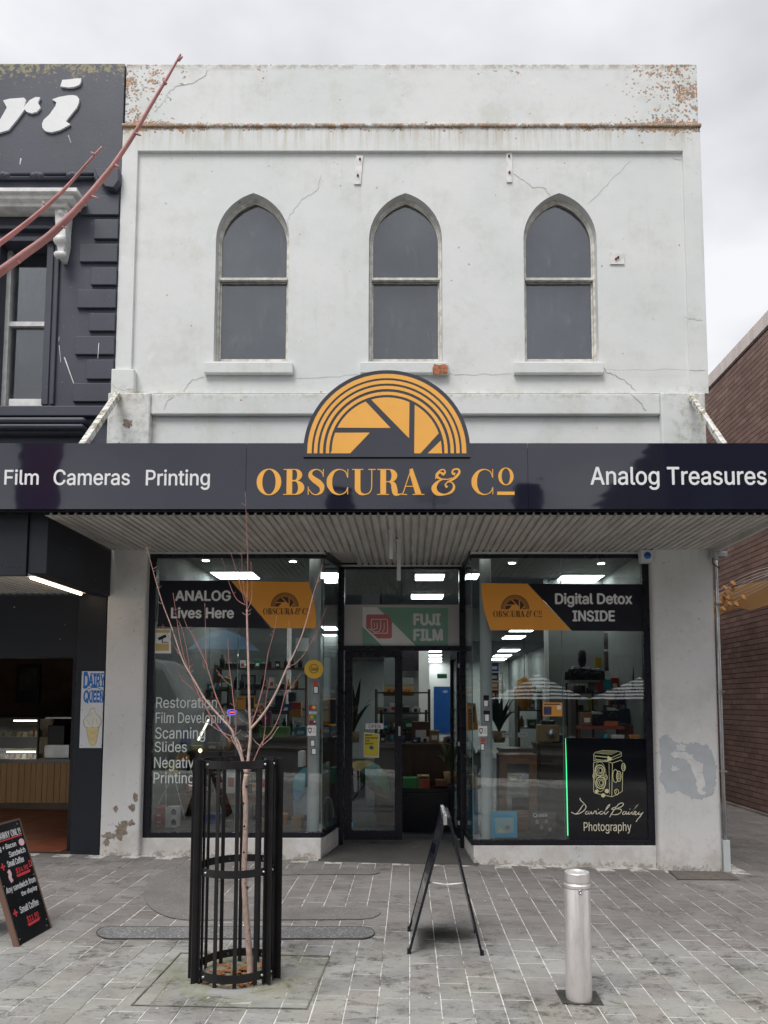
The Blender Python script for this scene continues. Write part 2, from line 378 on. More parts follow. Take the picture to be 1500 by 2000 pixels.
def plaster_mat(name, base, lichen=True, low=False):
    s = N(name); p = s.pos(); xyz = s.sep(p); X, Y, Z = xyz[0], xyz[1], xyz[2]
    c = s.mix(s.ramp(s.noise(p, .9, 4), .35, .7), base, tuple(b*f for b, f in zip(base, (.90, .93, .93))))
    c = s.mix(s.math('MULTIPLY', s.ramp(s.noise(p, 1.6, 8, .75), .47, .68, 0, .75), s.ramp(s.noise(p, 11, 5, .7), .3, .6, .4, 1)), c, tuple(b*f for b, f in zip(base, (.80, .79, .74))))
    # rain streaks running down from the ledges
    st = s.noise(s.pos((7, 7, .55)), 2.2, 5, .6)
    c = s.mix(s.math('MULTIPLY', s.ramp(st, .5, .78, 0, .40), s.ramp(s.noise(p, .8, 3), .45, .65)), c, tuple(b*f for b, f in zip(base, (.70, .68, .60))))
    # small dark specks
    v = s.n('ShaderNodeTexVoronoi', {'Vector': p, 'Scale': 17.0}).outputs['Distance']
    c = s.mix(s.math('MULTIPLY', s.ramp(v, .0, .10, 1, 0), s.ramp(s.noise(p, 3.1, 2), .52, .6)), c, (.33, .32, .28))
    # flaked patches showing a paler under-coat
    fl = s.ramp(s.noise(p, 7.5, 8, .7, .6), .63, .65)
    c = s.mix(s.math('MULTIPLY', fl, .35), c, tuple(min(1, b*1.12) for b in base))
    if lichen:
        edge = s.math('ADD', s.ramp(s.math('ABSOLUTE', s.math('SUBTRACT', Z, ZL-.02)), .0, .11, 1, 0),
                      s.math('MULTIPLY', s.ramp(Z, ZL+.2, ZT, 0, .5), s.ramp(s.noise(s.pos((1, 1, 0)), 1.5, 2), .5, .62)))
        edge = s.math('ADD', edge, s.math('MULTIPLY', s.ramp(Z, ZL-.35, ZL+.1), s.math('ADD', s.ramp(X, XR-1.15, XR-.2, 0, .95), s.ramp(X, XL+.1, XL+.9, .8, 0))))
        lo = s.noise(p, 5.5, 5, .7, .5); v1 = s.n('ShaderNodeTexVoronoi', {'Vector': p, 'Scale': 26.0}).outputs['Distance']; v2 = s.n('ShaderNodeTexVoronoi', {'Vector': p, 'Scale': 11.0}).outputs['Distance']
        fld = s.math('ADD', s.math('MULTIPLY', edge, .30), lo)
        spots = s.math('MAXIMUM', s.math('MULTIPLY', s.ramp(v1, .30, .38, 1, 0), s.ramp(fld, .66, .72)), s.math('MULTIPLY', s.ramp(v2, .13, .17, 1, 0), s.ramp(fld, .58, .64)))
        blot = s.math('MULTIPLY', s.ramp(s.math('ADD', fld, s.math('MULTIPLY', s.noise(p, 30, 4, .8), .35)), .96, 1.0), s.ramp(s.noise(p, 55, 3, .8), .40, .5))
        band = s.math('MULTIPLY', s.ramp(s.math('ABSOLUTE', s.math('SUBTRACT', Z, ZL-.012)), .010, .035, 1, 0), s.ramp(s.noise(p, 14, 6, .85), .45, .54))
        mask = s.math('MAXIMUM', s.math('MAXIMUM', s.math('MULTIPLY', spots, .8), blot), s.math('MULTIPLY', band, .8))
        cc = s.mix(s.ramp(s.noise(p, 21, 3), .42, .60), (.43, .17, .035), (.17, .14, .10))
        c = s.mix(s.math('MINIMUM', mask, .9), c, cc)
        drip = s.math('MULTIPLY', s.math('MULTIPLY', s.ramp(Z, ZL-.42, ZL-.03), s.ramp(Z, ZL-.02, ZL+.0, 1, 0)), s.ramp(s.noise(s.pos((9, 9, .4)), 2, 5, .7), .42, .68))
        c = s.mix(s.math('MULTIPLY', drip, .55), c, (.45, .38, .24))
        top = s.math('MULTIPLY', s.ramp(Z, ZT-.09, ZT-.02), s.ramp(s.noise(p, 9, 4, .7), .38, .6)); c = s.mix(s.math('MULTIPLY', top, .6), c, (.30, .24, .15))
        # mossy grime on the string course and around the awning stays
        zs = P(800, 768, -.1).z
        g = s.math('MULTIPLY', s.ramp(s.math('ABSOLUTE', s.math('SUBTRACT', Z, zs)), .0, .12, 1, 0), s.ramp(s.noise(p, 12, 5, .7), .45, .65))
        c = s.mix(s.math('MULTIPLY', g, .5), c, (.36, .33, .20))
        corner = s.math('MULTIPLY', s.ramp(Z, zs+.25, zs-.05), s.math('ADD', s.ramp(X, XR-.55, XR-.35), s.ramp(X, XL+.52, XL+.38)))
        c = s.mix(s.math('MULTIPLY', corner, s.ramp(s.noise(p, 10, 7, .75), .44, .66, 0, .62)), c, (.40, .37, .30))
    if low:
        h = s.math('ADD', Z, s.math('MULTIPLY', X, -SLOPE))
        d = s.math('ADD', s.ramp(h, .0, .55, .30, 0), s.noise(p, 6, 6, .7)); c = s.mix(s.ramp(d, .62, .90, 0, .5), c, (.50, .44, .38))
        gr = s.math('ADD', s.ramp(h, .0, .09, .16, 0), s.noise(p, 14, 6, .75)); c = s.mix(s.ramp(gr, .60, .70, 0, .75), c, (.30, .255, .215))
    hgt = s.math('ADD', s.math('MULTIPLY', s.noise(p, 4, 5), .8), s.math('MULTIPLY', s.noise(p, 70, 3), .12))
    s.princ(c, .72, 0, s.bump(hgt, .35, .02)); return s.m
M_plaster = plaster_mat('weathered_white_render', (.79, .80, .785))
M_pier = plaster_mat('painted_pier_render', (.76, .745, .735), lichen=False, low=True)
def navy_mat(name, base, lich=True):
    s = N(name); p = s.pos(); Z = s.sep(p)[2]
    c = s.mix(s.ramp(s.noise(p, 1.6, 5), .35, .7), base, tuple(b*.78 for b in base))
    c = s.mix(s.ramp(s.noise(s.pos((9, 9, .8)), 3, 5, .7), .62, .8, 0, .35), c, tuple(b*1.9 for b in base))
    c = s.mix(s.ramp(s.noise(p, 34, 2), .76, .80), c, (.45, .45, .43))
    if lich:
        m = s.math('ADD', s.ramp(Z, ZT-.35, ZT, 0, .2), s.noise(p, 22, 5, .7)); c = s.mix(s.ramp(m, .66, .74), c, (.27, .24, .12))
    s.princ(c, .55, 0, s.bump(s.noise(p, 45, 4), .2, .006)); return s.m
M_navy = navy_mat('navy_masonry_paint', (.064, .069, .093))
M_navy_dark = navy_mat('dark_navy_shopfront_paint', (.012, .015, .023), False)
M_white_trim = paint('chipped_white_trim', (.80, .80, .78), .5, .18, 9, .25, 40)
M_cream_sash = paint('peeling_cream_sash_paint', (.72, .70, .64), .5, .28, 14, .3, 60)
M_grey_panel = paint('pale_panel_paint', (.55, .56, .56), .5, .06)
def fascia_mat():
    s = N('glossy_charcoal_sign_panel'); p = s.pos()
    w = s.bump(s.math('ADD', s.noise(s.pos((1.2, 1, 3)), 1.3, 2), s.math('MULTIPLY', s.noise(p, 7, 2), .06)), .03, .05)
    c = s.mix(s.ramp(s.noise(s.pos((60, 60, 5)), 1.2, 4, .8), .76, .82), (.013, .015, .028), (.5, .5, .5))
    s.princ(c, .04, 0, w, ior=1.75); return s.m
M_fascia = fascia_mat()
M_orange = paint('orange_sign_vinyl', (.93, .46, .085), .45, .05, 2)
M_orange_in = paint('orange_banner_vinyl', (.85, .36, .05), .5, .05, 2)
M_ink = paint('near_black_vinyl', (.008, .009, .015), .35, .1)
M_brownink = paint('dark_brown_print', (.07, .030, .02), .5, .05)
M_white_let = paint('white_acrylic_letter', (.86, .86, .86), .3, .03)
M_black = paint('black_powder_coat', (.009, .010, .017), .30, .2, 5, .08, 90)
M_blackiron = paint('black_tree_guard_steel', (.013, .012, .013), .42, .25, 8, .15, 80)
M_shopwhite = paint('white_column_paint', (.62, .66, .66), .5, .06)
def soffit_mat():
    s = N('grey_soffit_sheet'); p = s.pos()
    c = s.mix(s.ramp(s.noise(s.pos((6, .8, 1)), 2, 5, .7), .35, .72), (.58, .56, .53), (.42, .40, .375))
    c = s.mix(s.ramp(s.noise(p, 25, 5, .7), .64, .75, 0, .6), c, (.17, .15, .13))
    s.princ(c, .55, 0, s.bump(s.noise(p, 30, 3), .1, .004)); return s.m
M_soffit = soffit_mat()
M_glass = glass('shopfront_glass', (.95, .98, .975), .046, 1.52, .002)
M_doorglass = glass('door_glass', (.88, .92, .92), .035, 1.52, .004)
M_winglass = glass('upstairs_glass', (.85, .88, .9), .06, 1.5, .07)
M_blind = paint('grey_painted_out_pane', (.15, .15, .168), .8, .2, 1.1)
def tone_mats(name, a, b, c3, rough=.8, extra=None, scale=1.0):
    s = N(name); p = s.pos()
    oi = s.n('ShaderNodeObjectInfo').outputs['Random']; at = s.n('ShaderNodeAttribute', attribute_name='tone').outputs['Fac']
    t = s.math('FRACT', s.math('ADD', oi, at))
    c = s.mix(s.ramp(t, 0, 1), a, b); c = s.mix(s.ramp(s.math('FRACT', s.math('MULTIPLY', t, 7.3)), .72, 1, 0, .75), c, c3)
    if extra: c = extra(s, p, c)
    s.princ(c, rough, 0, s.bump(s.noise(p, 40*scale, 5, .65), .35, .006)); return s.m
GC = G(462, 1905)      # centre of the tree guard
def paver_extra(s, p, c):
    xyz = s.sep(p); X, Y = xyz[0], xyz[1]
    c = s.mix(s.ramp(s.noise(p, 1.3, 7, .72), .40, .66, 0, .7), c, (.17, .158, .142)); c = s.mix(s.math('MULTIPLY', s.ramp(Y, -3.1, -2.3, .35, 0), s.ramp(s.noise(p, 2.4, 5), .42, .62)), c, (.36, .355, .29))
    c = s.mix(s.ramp(s.noise(s.pos((1, 1.9, 1), (3, 1, 0)), 4.6, 8, .80, .6), .53, .66, 0, .85), c, (.055, .052, .044))
    c = s.mix(s.ramp(s.noise(p, 48, 4, .8), .60, .72, 0, .75), c, (.09, .082, .068))
    c = s.mix(s.ramp(s.noise(p, 26, 2), .77, .80), c, (.55, .54, .50))
    c = s.mix(s.math('MULTIPLY', s.ramp(s.noise(s.pos((1, 1.4, 1), (7, 2, 0)), 2.3, 8, .85, .3), .51, .60), s.ramp(s.noise(p, 17, 6, .85), .40, .58, 0, .85)), c, (.065, .061, .050))
    # stone grades to a darker, faintly purplish tone towards the shopfront
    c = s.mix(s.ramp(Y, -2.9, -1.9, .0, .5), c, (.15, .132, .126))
    # black smudge under the A-frame: its ground shadow painted into the stone
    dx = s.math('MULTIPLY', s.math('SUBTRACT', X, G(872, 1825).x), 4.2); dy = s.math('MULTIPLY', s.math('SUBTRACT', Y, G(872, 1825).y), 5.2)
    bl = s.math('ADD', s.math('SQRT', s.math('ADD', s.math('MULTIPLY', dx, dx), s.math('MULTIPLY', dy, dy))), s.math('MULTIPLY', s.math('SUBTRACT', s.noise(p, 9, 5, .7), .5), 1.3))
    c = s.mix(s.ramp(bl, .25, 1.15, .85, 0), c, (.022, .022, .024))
    # moss round the tree pit
    mx_ = s.math('SUBTRACT', X, GC.x); my_ = s.math('SUBTRACT', Y, GC.y)
    d = s.math('SQRT', s.math('ADD', s.math('MULTIPLY', mx_, mx_), s.math('MULTIPLY', my_, my_)))
    m = s.math('MULTIPLY', s.ramp(d, .28, .62, 1, 0), s.ramp(s.noise(p, 5, 5, .7), .40, .62))
    c = s.mix(s.math('MULTIPLY', m, .42), c, (.18, .19, .07)); return c
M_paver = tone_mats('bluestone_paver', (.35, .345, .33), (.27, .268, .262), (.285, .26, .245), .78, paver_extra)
def mortar():
    s = N('pale_joint_mortar'); p = s.pos()
    c = s.mix(s.ramp(s.noise(p, 2.1, 5, .7), .52, .64), (.66, .65, .62), (.20, .19, .16))
    c = s.mix(s.ramp(s.noise(p, 9, 5, .8), .46, .62, 0, .8), c, (.15, .14, .11))
    d = s.n('ShaderNodeVectorMath', {0: p, 1: (GC.x, GC.y, 0)}, operation='DISTANCE').outputs['Value']
    c = s.mix(s.ramp(d, .35, .7, .5, 0), c, (.17, .17, .07))
    s.princ(c, .9, 0, s.bump(s.noise(p, 90, 3), .4, .004)); return s.m
M_mortar = mortar()
def speckle(name, a, b, sc=160):
    s = N(name); p = s.pos()
    v = s.n('ShaderNodeTexVoronoi', {'Vector': p, 'Scale': float(sc)})
    c = s.mix(s.ramp(v.outputs['Color'], .55, .95), a, b); c = s.mix(s.ramp(s.noise(p, 4, 5), .4, .7, 0, .5), c, tuple(x*.7 for x in a))
    s.princ(c, .85, 0, s.bump(v.outputs['Distance'], .5, .004)); return s.m
M_aggregate = speckle('exposed_aggregate_inlay', (.15, .148, .148), (.36, .36, .36), 110)
M_asphalt = speckle('asphalt_entry', (.085, .08, .077), (.15, .145, .14), 150)
M_road = speckle('road_asphalt', (.03, .03, .032), (.06, .06, .06), 120)
def brick_extra(s, p, c):
    Z = s.sep(p)[2]
    return s.mix(s.ramp(s.noise(p, 1.4, 5), .4, .7, 0, .35), c, (.115, .07, .06))
M_brick = tone_mats('brown_brick', (.27, .172, .148), (.21, .132, .112), (.33, .215, .185), .85, brick_extra)
M_brick_mortar = paint('brick_joint_mortar', (.075, .058, .052), .95, .2)
M_coping = tone_mats('pale_coping_brick', (.76, .68, .64), (.68, .60, .56), (.80, .74, .70), .8)
def wood(name, a, b, rough=.5, ax=(30, 30, 1.2)):
    s = N(name); oi = s.n('ShaderNodeObjectInfo').outputs['Random']
    n = s.noise(s.pos(ax), 2.0, 6, .65, 1.5); c = s.mix(s.ramp(n, .35, .68), a, b)
    c = s.mix(s.math('MULTIPLY', oi, .35), c, tuple(x*.55 for x in a)); s.princ(c, rough, 0, s.bump(n, .15, .003)); return s.m
M_plank = wood('honey_timber_plank', (.82, .53, .25), (.66, .40, .17))
M_wood = wood('red_brown_timber', (.30, .13, .06), (.20, .08, .035), ax=(3, 20, 20))
M_darkwood = wood('dark_timber', (.08, .045, .03), (.05, .03, .02))
def terracotta():
    s = N('terracotta_tile'); p = s.pos(); c = s.mix(s.ramp(s.noise(p, 6, 5), .35, .7), (.30, .095, .045), (.21, .065, .035)); s.princ(c, .45); return s.m
M_terra = terracotta()
M_steel = None
def steel():
    s = N('brushed_stainless'); p = s.obj((60, 60, 1.0)); n = s.noise(p, 3, 4)
    c = s.mix(s.ramp(s.noise(s.obj((10, 10, 3)), 2, 6, .7), .4, .75), (.80, .765, .745), (.64, .61, .59))
    s.princ(c, s.ramp(n, .3, .7, .32, .5), .62, s.bump(n, .05, .002)); return s.m
M_steel = steel()
def bark():
    s = N('young_pink_bark'); p = s.pos(); n = s.noise(s.pos((20, 20, 8)), 4, 5)
    Z = s.sep(p)[2]
    c = s.mix(s.ramp(n, .35, .7), (.66, .49, .42), (.46, .33, .28)); c = s.mix(s.ramp(Z, 1.3, 2.8, 0, .75), c, (.42, .20, .175))
    c = s.mix(s.ramp(s.noise(p, 45, 4), .60, .68, 0, .8), c, (.12, .085, .07))
    s.princ(c, .6, 0, s.bump(n, .3, .004)); return s.m
M_bark = bark()
M_twig = paint('red_twig_bark', (.44, .20, .175), .5, .3, 12, .2, 60)
M_fgtwig = paint('pink_foreground_bark', (.60, .28, .265), .5, .3, 9, .2, 60)
M_leaf_dead = paint('dead_orange_leaf', (.38, .16, .06), .7, .5, 20)
M_soil = paint('dark_soil', (.05, .045, .035), .95, .5, 20, .6, 50)
M_moss = paint('moss_tuft', (.09, .10, .025), .95, .5, 30, .5, 90)
M_wallin = paint('shop_wall_paint', (.25, .27, .265), .7, .08)
M_ceil = paint('shop_ceiling_paint', (.17, .19, .19), .7, .1)
M_floorin = paint('shop_floor_dark', (.05, .055, .065), .45, .25)
M_lamp = emit('ceiling_panel_light', (.93, 1, .97), 7.5)
M_down = emit('downlight_glow', (1, .97, .9), 14.0)
M_warm = emit('warm_fluorescent_tube', (1, .78, .50), 5.0)
M_warm2 = emit('display_strip_light', (1, .90, .68), 4.0)
M_green = emit('green_neon_tube', (.05, .85, .30), 1.3)
M_blueneon = emit('blue_neon', (.2, .1, .9), 1.2)
M_aperture_white = M_white_let
M_crack = paint('crack_line', (.36, .34, .30), .95, .3)  # grey-brown tone of the crack ribbons
M_rust = paint('rusty_iron', (.22, .09, .04), .85, .4, 20)
M_chrome = paint('galvanised_metal', (.55, .57, .58), .35, .15, 8, metal=.8)
def solid(name, r, g, b, rough=.5, var=.08): return paint(name, (r, g, b), rough, var)
# ------------------------------------------------------------------ ground
ground_mb = MB()
def gpt(x, y, dz=0): return (x, y, gz(x)+dz)
def gsheet(mb, x0, x1, y0, y1, dz): return mb.add([gpt(x0, y0, dz), gpt(x1, y0, dz), gpt(x1, y1, dz), gpt(x0, y1, dz)], [(0, 1, 2, 3)])
gsheet(ground_mb, -300, 300, -300, 300, -.17).build('ground', M_road, None, kind='structure')
gsheet(MB(), -25, 25, -16.5, -8.6, -.12).build('road', M_road, None, kind='structure')
fp = MB(); fp.hexa([gpt(-12, -8.5, -.16), gpt(12, -8.5, -.16), gpt(12, .02, -.16), gpt(-12, .02, -.16), gpt(-12, -8.5, -.003), gpt(12, -8.5, -.003), gpt(12, .02, -.003), gpt(-12, .02, -.003)]); fp.hexa([gpt(3.2, .02, -.16), gpt(8, .02, -.16), gpt(8, 12, -.16), gpt(3.2, 12, -.16), gpt(3.2, .02, -.003), gpt(8, .02, -.003), gpt(8, 12, -.003), gpt(3.2, 12, -.003)])
footpath = fp.build('footpath', M_mortar, None, kind='structure')
fo = MB(); fo.hexa([gpt(-25, -21, -.16), gpt(25, -21, -.16), gpt(25, -16.5, -.16), gpt(-25, -16.5, -.16), gpt(-25, -21, 0), gpt(25, -21, 0), gpt(25, -16.5, 0), gpt(-25, -16.5, 0)])
fo.build('opposite_footpath', paint('plain_paving', (.16, .155, .145), .85, .2), None, kind='structure')
# pavers: rows running away from the street, staggered
PW, PL, JT = .168, .232, .0056
def paver_verts(w, l, r):
    h = .03; b = .003; a = (w-JT)/2; c = (l-JT)/2; q = [r.uniform(-.0011, .0011) for _ in range(4)]
    base = [(-a, -c), (a, -c), (a, c), (-a, c)]; top = [(x-b*(1 if x > 0 else -1), y-b*(1 if y > 0 else -1)) for x, y in base]
    vs = [(x, y, -h) for x, y in base]+[(x, y, -b+q[i]) for i, (x, y) in enumerate(base)]+[(x, y, q[i]) for i, (x, y) in enumerate(top)]
    fs = [(0, 1, 5, 4), (1, 2, 6, 5), (2, 3, 7, 6), (3, 0, 4, 7), (4, 5, 9, 8), (5, 6, 10, 9), (6, 7, 11, 10), (7, 4, 8, 11), (8, 9, 10, 11)]
    return vs, fs
pav_meshes = []
for k in range(8):
    vs, fs = paver_verts(PW, PL, rnd); me = bpy.data.meshes.new('paver'); me.from_pydata(vs, [], fs); me.materials.append(M_paver); pav_meshes.append(me)
cells = []
i0 = int(-6.5/PW); i1 = int(6.3/PW)
shift = {}
for i in range(i0, i1+1):
    sh = shift.setdefault(i, (.5*(i % 2) + rnd.uniform(-.12, .12))*PL)
    y = -7.0+sh
    while y < 8.6:
        x = (i+.5)*PW; yc = y+PL/2
        lim = -.02 if x < 3.42 else 8.6
        if x > 5.7: lim = -.3
        if yc+PL/2 < lim+.06 and x > -5.6: cells.append((x, yc))
        y += PL
def in_pit(x, y): return math.hypot(x-GC.x, y-GC.y) < .29
def vis(x, y):
    d = y-CAMY
    if d < 1: return 0
    px = 800+x*1430/d; py = 1259+1430*math.tan(math.atan((CAMZ-gz(x))/d)+PITCH)
    return d if (-20 < px < 1520 and py < 2030) else 0
seen = sorted([(vis(x, y), x, y) for x, y in cells if vis(x, y) and not in_pit(x, y)])
near = seen[:300]; nearset = set((x, y) for _, x, y in near)
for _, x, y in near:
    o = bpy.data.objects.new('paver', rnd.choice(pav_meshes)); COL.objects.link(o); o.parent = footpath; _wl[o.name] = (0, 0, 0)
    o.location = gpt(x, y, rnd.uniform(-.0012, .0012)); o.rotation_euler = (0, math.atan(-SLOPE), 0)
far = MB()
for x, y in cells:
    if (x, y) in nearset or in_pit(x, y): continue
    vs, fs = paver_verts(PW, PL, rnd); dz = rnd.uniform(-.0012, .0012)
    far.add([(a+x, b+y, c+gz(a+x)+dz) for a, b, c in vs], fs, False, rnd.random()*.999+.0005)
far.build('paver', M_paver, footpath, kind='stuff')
# inlaid aggregate bands
def stadium(px0, px1, pyt, pyb, n=14):
    pts = []
    cy = (pyt+pyb)/2; r = (pyb-pyt)/2; rx = r*2.6
    for k in range(n+1): t = PI/2+PI*k/n; pts.append((px0+rx+rx*math.cos(t), cy-r*math.sin(t)))
    for k in range(n+1): t = -PI/2+PI*k/n; pts.append((px1-rx+rx*math.cos(t), cy-r*math.sin(t)))
    return pts
def gflat(loops, dz, mat, name, parent=None, **k):
    if not isinstance(loops[0][0], (tuple, list)): loops = [loops]
    W_ = [[(G(x, y).x, G(x, y).y) for x, y in l] for l in loops]
    mb = MB(); mb.prism(W_, 0, .003, lambda x, y, z: gpt(x, y, dz+z)); return mb.build(name, mat, parent, **k)
inl_dark = paint('dark_inlay_edge', (.075, .072, .068), .9, .2)
def grow(loop, f, g):
    cx = sum(p[0] for p in loop)/len(loop); cy = sum(p[1] for p in loop)/len(loop)
    return [(cx+(x-cx)*f, cy+(y-cy)*g) for x, y in loop]
st1 = stadium(190, 730, 1812, 1834)
i1_ = gflat(st1, .0042, M_aggregate, 'paving_inlay', footpath)
gflat([grow(st1, 1.009, 1.11), [(x, y) for x, y in reversed(st1)]], .0045, inl_dark, 'inlay_edge', footpath)
st2 = [(300+90*math.cos(t)*1.0+70, 1746-52*math.sin(t)) for t in [PI/2+PI*k/16 for k in range(17)]]+[(480, 1798), (700, 1797), (728, 1794), (740, 1788), (743, 1783), (738, 1778), (722, 1775), (700, 1774), (480, 1773), (430, 1768), (424, 1725), (440, 1712), (600, 1709), (728, 1709), (740, 1706), (744, 1703), (736, 1700), (720, 1698), (500, 1697)]
sh2 = M_aggregate_dark = speckle('dark_aggregate_inlay', (.17, .162, .155), (.30, .29, .28), 150)
gflat(st2, .0042, sh2, 'paving_inlay', footpath)
# asphalt strip in the entry and along the shop base
en = MB()
EX0, EX1 = P(628, 1672, 0).x, P(925, 1676, 0).x
en.prism([(EX0-.03, -.07), (EX1+.05, -.07), (EX1+.10, 1.2), (EX0-.05, 1.2)], 0, .03, lambda x, y, z: gpt(x, y, z-.024)); en.build('entry_paving', M_asphalt, None, kind='structure')
ut = MB(); u = [G(1308, 1702), G(1410, 1704), G(1441, 1719), G(1325, 1718)]
ut.prism([(p.x, p.y) for p in u], 0, .004, lambda x, y, z: gpt(x, y, .003+z))
uc = thing('utility_cover', 'flat rectangular utility cover set in the paving below the right pier', 'utility cover', tuple(u[0])); ut.build('lid', paint('cover_plate', (.15, .13, .115), .8, .25, 14), uc)
e2 = MB(); ul = [(p.x, p.y) for p in u]; cxx = sum(a for a, b in ul)/4; cyy = sum(b for a, b in ul)/4
e2.prism([[(cxx+(a-cxx)*1.05, cyy+(b-cyy)*1.10) for a, b in ul], ul[::-1]], 0, .003, lambda x, y, z: gpt(x, y, .003+z)); e2.build('rim', inl_dark, uc)
# ------------------------------------------------------------------ white building
LX, RX_ = XL, P(1412, 1600, 0).x
bld = thing('white_shop_building', 'two storey white rendered shop with three pointed arch windows above a black shopfront', 'building', (0, 0, 0))
def px_x(px, py, Y=0): return P(px, py, Y).x
def px_z(py, px=800, Y=0): return P(px, py, Y).z
XLt = (P(240, 130, 0).x+XL)/2-.0; XLT = min(P(240, 130).x, XL)
print('XL', XL, 'left top', P(240, 130).x, 'mid', P(208, 850).x, 'XR', XR, P(1362, 130).x, P(1380, 850).x)
WL_X, WR_X = XL, (P(1380, 720).x)
zbot = px_z(880)-.35; ztop = ZT; zled = ZL
iL, iR = P(262, 600).x, P(1336, 450).x; zfr = px_z(299, 800, -.0)
win = [(420, 562), (720, 864), (1022, 1170)]; winc = []
for a, b in win: winc.append(((P(a, 600).x+P(b, 600).x)/2))
hw = (P(864, 600).x-P(720, 600).x)/2; zsill = px_z(706); zsp = px_z(468); zap = px_z(377)
def arch(c, h, zs, z0, za, n=12):
    H = za-zs; R_ = (h*h+H*H)/(2*h); out = [(c-h, z0), (c+h, z0)]
    # right arc: centre at (c+h-R, zs)
    a1 = math.atan2(H, R_-h)
    for k in range(n+1): t = a1*k/n; out.append((c+h-R_+R_*math.cos(t), zs+R_*math.sin(t)))
    for k in range(n-1, -1, -1): t = a1*k/n; out.append((c-h+R_-R_*math.cos(t), zs+R_*math.sin(t)))
    return out
w = MB()
w.prism([[(iL-.05, zbot), (iR+.05, zbot), (iR+.05, zfr+.05), (iL-.05, zfr+.05)]]+[arch(c, hw, zsp, zsill, zap)[::-1] for c in winc], -.30, 0, FR(0))
w.build('wall', M_plaster, bld)
fr_ = MB(); zlow = px_z(768, 800, -.04)
fr_.prism([[(WL_X, zlow), (WR_X, zlow), (WR_X, zled), (WL_X, zled)], [(iL, zlow+.002), (iL, zfr), (iR, zfr), (iR, zlow+.002)]], -.02, .035, FR(0))
fr_.build('wall_border', M_plaster, bld, bevel=.006)
pp = MB(); pp.box(WL_X+.005, WR_X-.005, -.012, .30, zled, ztop); pp.build('parapet', M_plaster, bld, bevel=.008)
lg = MB(); lg.box(WL_X-.01, WR_X+.012, -.055, -.011, zled-.03, zled+.004); lg.build('parapet_ledge', M_plaster, bld, bevel=.008)
# rear volume, roof and side walls
rv = MB(); rv.box(WL_X+.004, WL_X+.25, .31, 14, zbot, ztop-.25); rv.box(WR_X-.25, WR_X-.004, .0+.31, 14, -.3, ztop-.25); rv.box(WL_X+.25, WR_X-.25, 13.7, 14, -.3, ztop-.3)
rv.build('side_wall', M_plaster, bld)
rf = MB(); rf.box(WL_X+.2, WR_X-.2, .31, 13.9, ztop-.7, ztop-.6); rf.build('roof', M_road, bld)
# string course, base panel, pilasters, piers of the upper storey
zsc1, zsc0 = px_z(768, 800, -.10), px_z(808, 800, -.10)
pl0, pl1 = P(208, 830, -.12).x, P(291, 830, -.12).x; pr0, pr1 = P(1293, 830, -.12).x, P(1380, 830, -.12).x
sc = MB(); sc.box(pl1, pr0, -.085, -.02, zsc0, zsc1); sc.build('string_course', M_plaster, bld, bevel=.012)
bp = MB(); bp.box(pl1, pr0, -.03, .25, zbot, zsc0); bp.build('base_panel', M_plaster, bld)
for a, b, zt in ((pl0, pl1, px_z(766, 300, -.12)), (pr0, pr1, px_z(766, 1300, -.12))):
    q = MB(); q.box(a, b, -.115, .25, zbot, zt); q.build('pilaster', M_plaster, bld, bevel=.015)
cap = MB(); cap.box(pl0+.01, P(262, 745, -.07).x, -.075, .0, zsc1-.01, px_z(720, 230, -.07)); cap.build('pilaster_cap', M_plaster, bld, bevel=.012)
# windows
zr = px_z(547, 800, .10); zbt = px_z(705, 800, .10)
for i, c in enumerate(winc):
    wf = MB(); D0 = .088
    o_ = arch(c, hw-.001, zsp, zsill+.001, zap-.001); wf.prism([o_, arch(c, hw-.026, zsp, zsill+.045, zap-.034)[::-1]], -.05, 0, FR(D0))
    frm = wf.build('window', M_cream_sash, bld, bevel=.004)
    s1 = MB(); s1.prism([arch(c, hw-.027, zsp, zr, zap-.035), arch(c, hw-.040, zsp, zr+.026, zap-.052)[::-1]], -.03, 0, FR(D0+.012)); s1.build('upper_sash', M_cream_sash, frm)
    mrail = MB(); mrail.box(c-hw+.027, c+hw-.027, D0-.012, D0+.03, zr-.016, zr+.014); mrail.build('meeting_rail', M_cream_sash, frm, bevel=.004)
    s2 = MB(); s2.prism([[(c-hw+.027, zsill+.046), (c+hw-.027, zsill+.046), (c+hw-.027, zr-.018), (c-hw+.027, zr-.018)], [(c-hw+.042, zsill+.085), (c-hw+.042, zr-.025), (c+hw-.042, zr-.025), (c+hw-.042, zsill+.085)]], -.03, 0, FR(D0+.035)); s2.build('lower_sash', M_cream_sash, frm)
    pu = MB(); pu.prism([arch(c, hw-.039, zsp, zr+.026, zap-.051)], -.004, 0, FR(D0+.025)); pu.build('pane', M_winglass, frm)
    plw = MB(); plw.box(c-hw+.042, c+hw-.042, D0+.045, D0+.049, zsill+.085, zr-.025); plw.build('pane', M_winglass, frm)
    bl = MB(); bl.prism([arch(c, hw-.02, zsp, zsill+.05, zap-.02)], -.01, 0, FR(D0+.075)); bl.build('blind', paint('grey_painted_out_pane_%d' % i, [(.15, .152, .165), (.135, .135, .145), (.145, .147, .172)][i], .8, .28, .9+.3*i), frm)
    sx0, sx1 = [(398, 572), (703, 876), (1004, 1180)][i]
    sl_ = MB(); sl_.box(P(sx0, 718, -.05).x, P(sx1, 718, -.05).x, -.055, -.001, px_z(729, 800, -.05), px_z(707, 800, -.05)); sl_.build('window_sill', M_plaster, bld, bevel=.01)
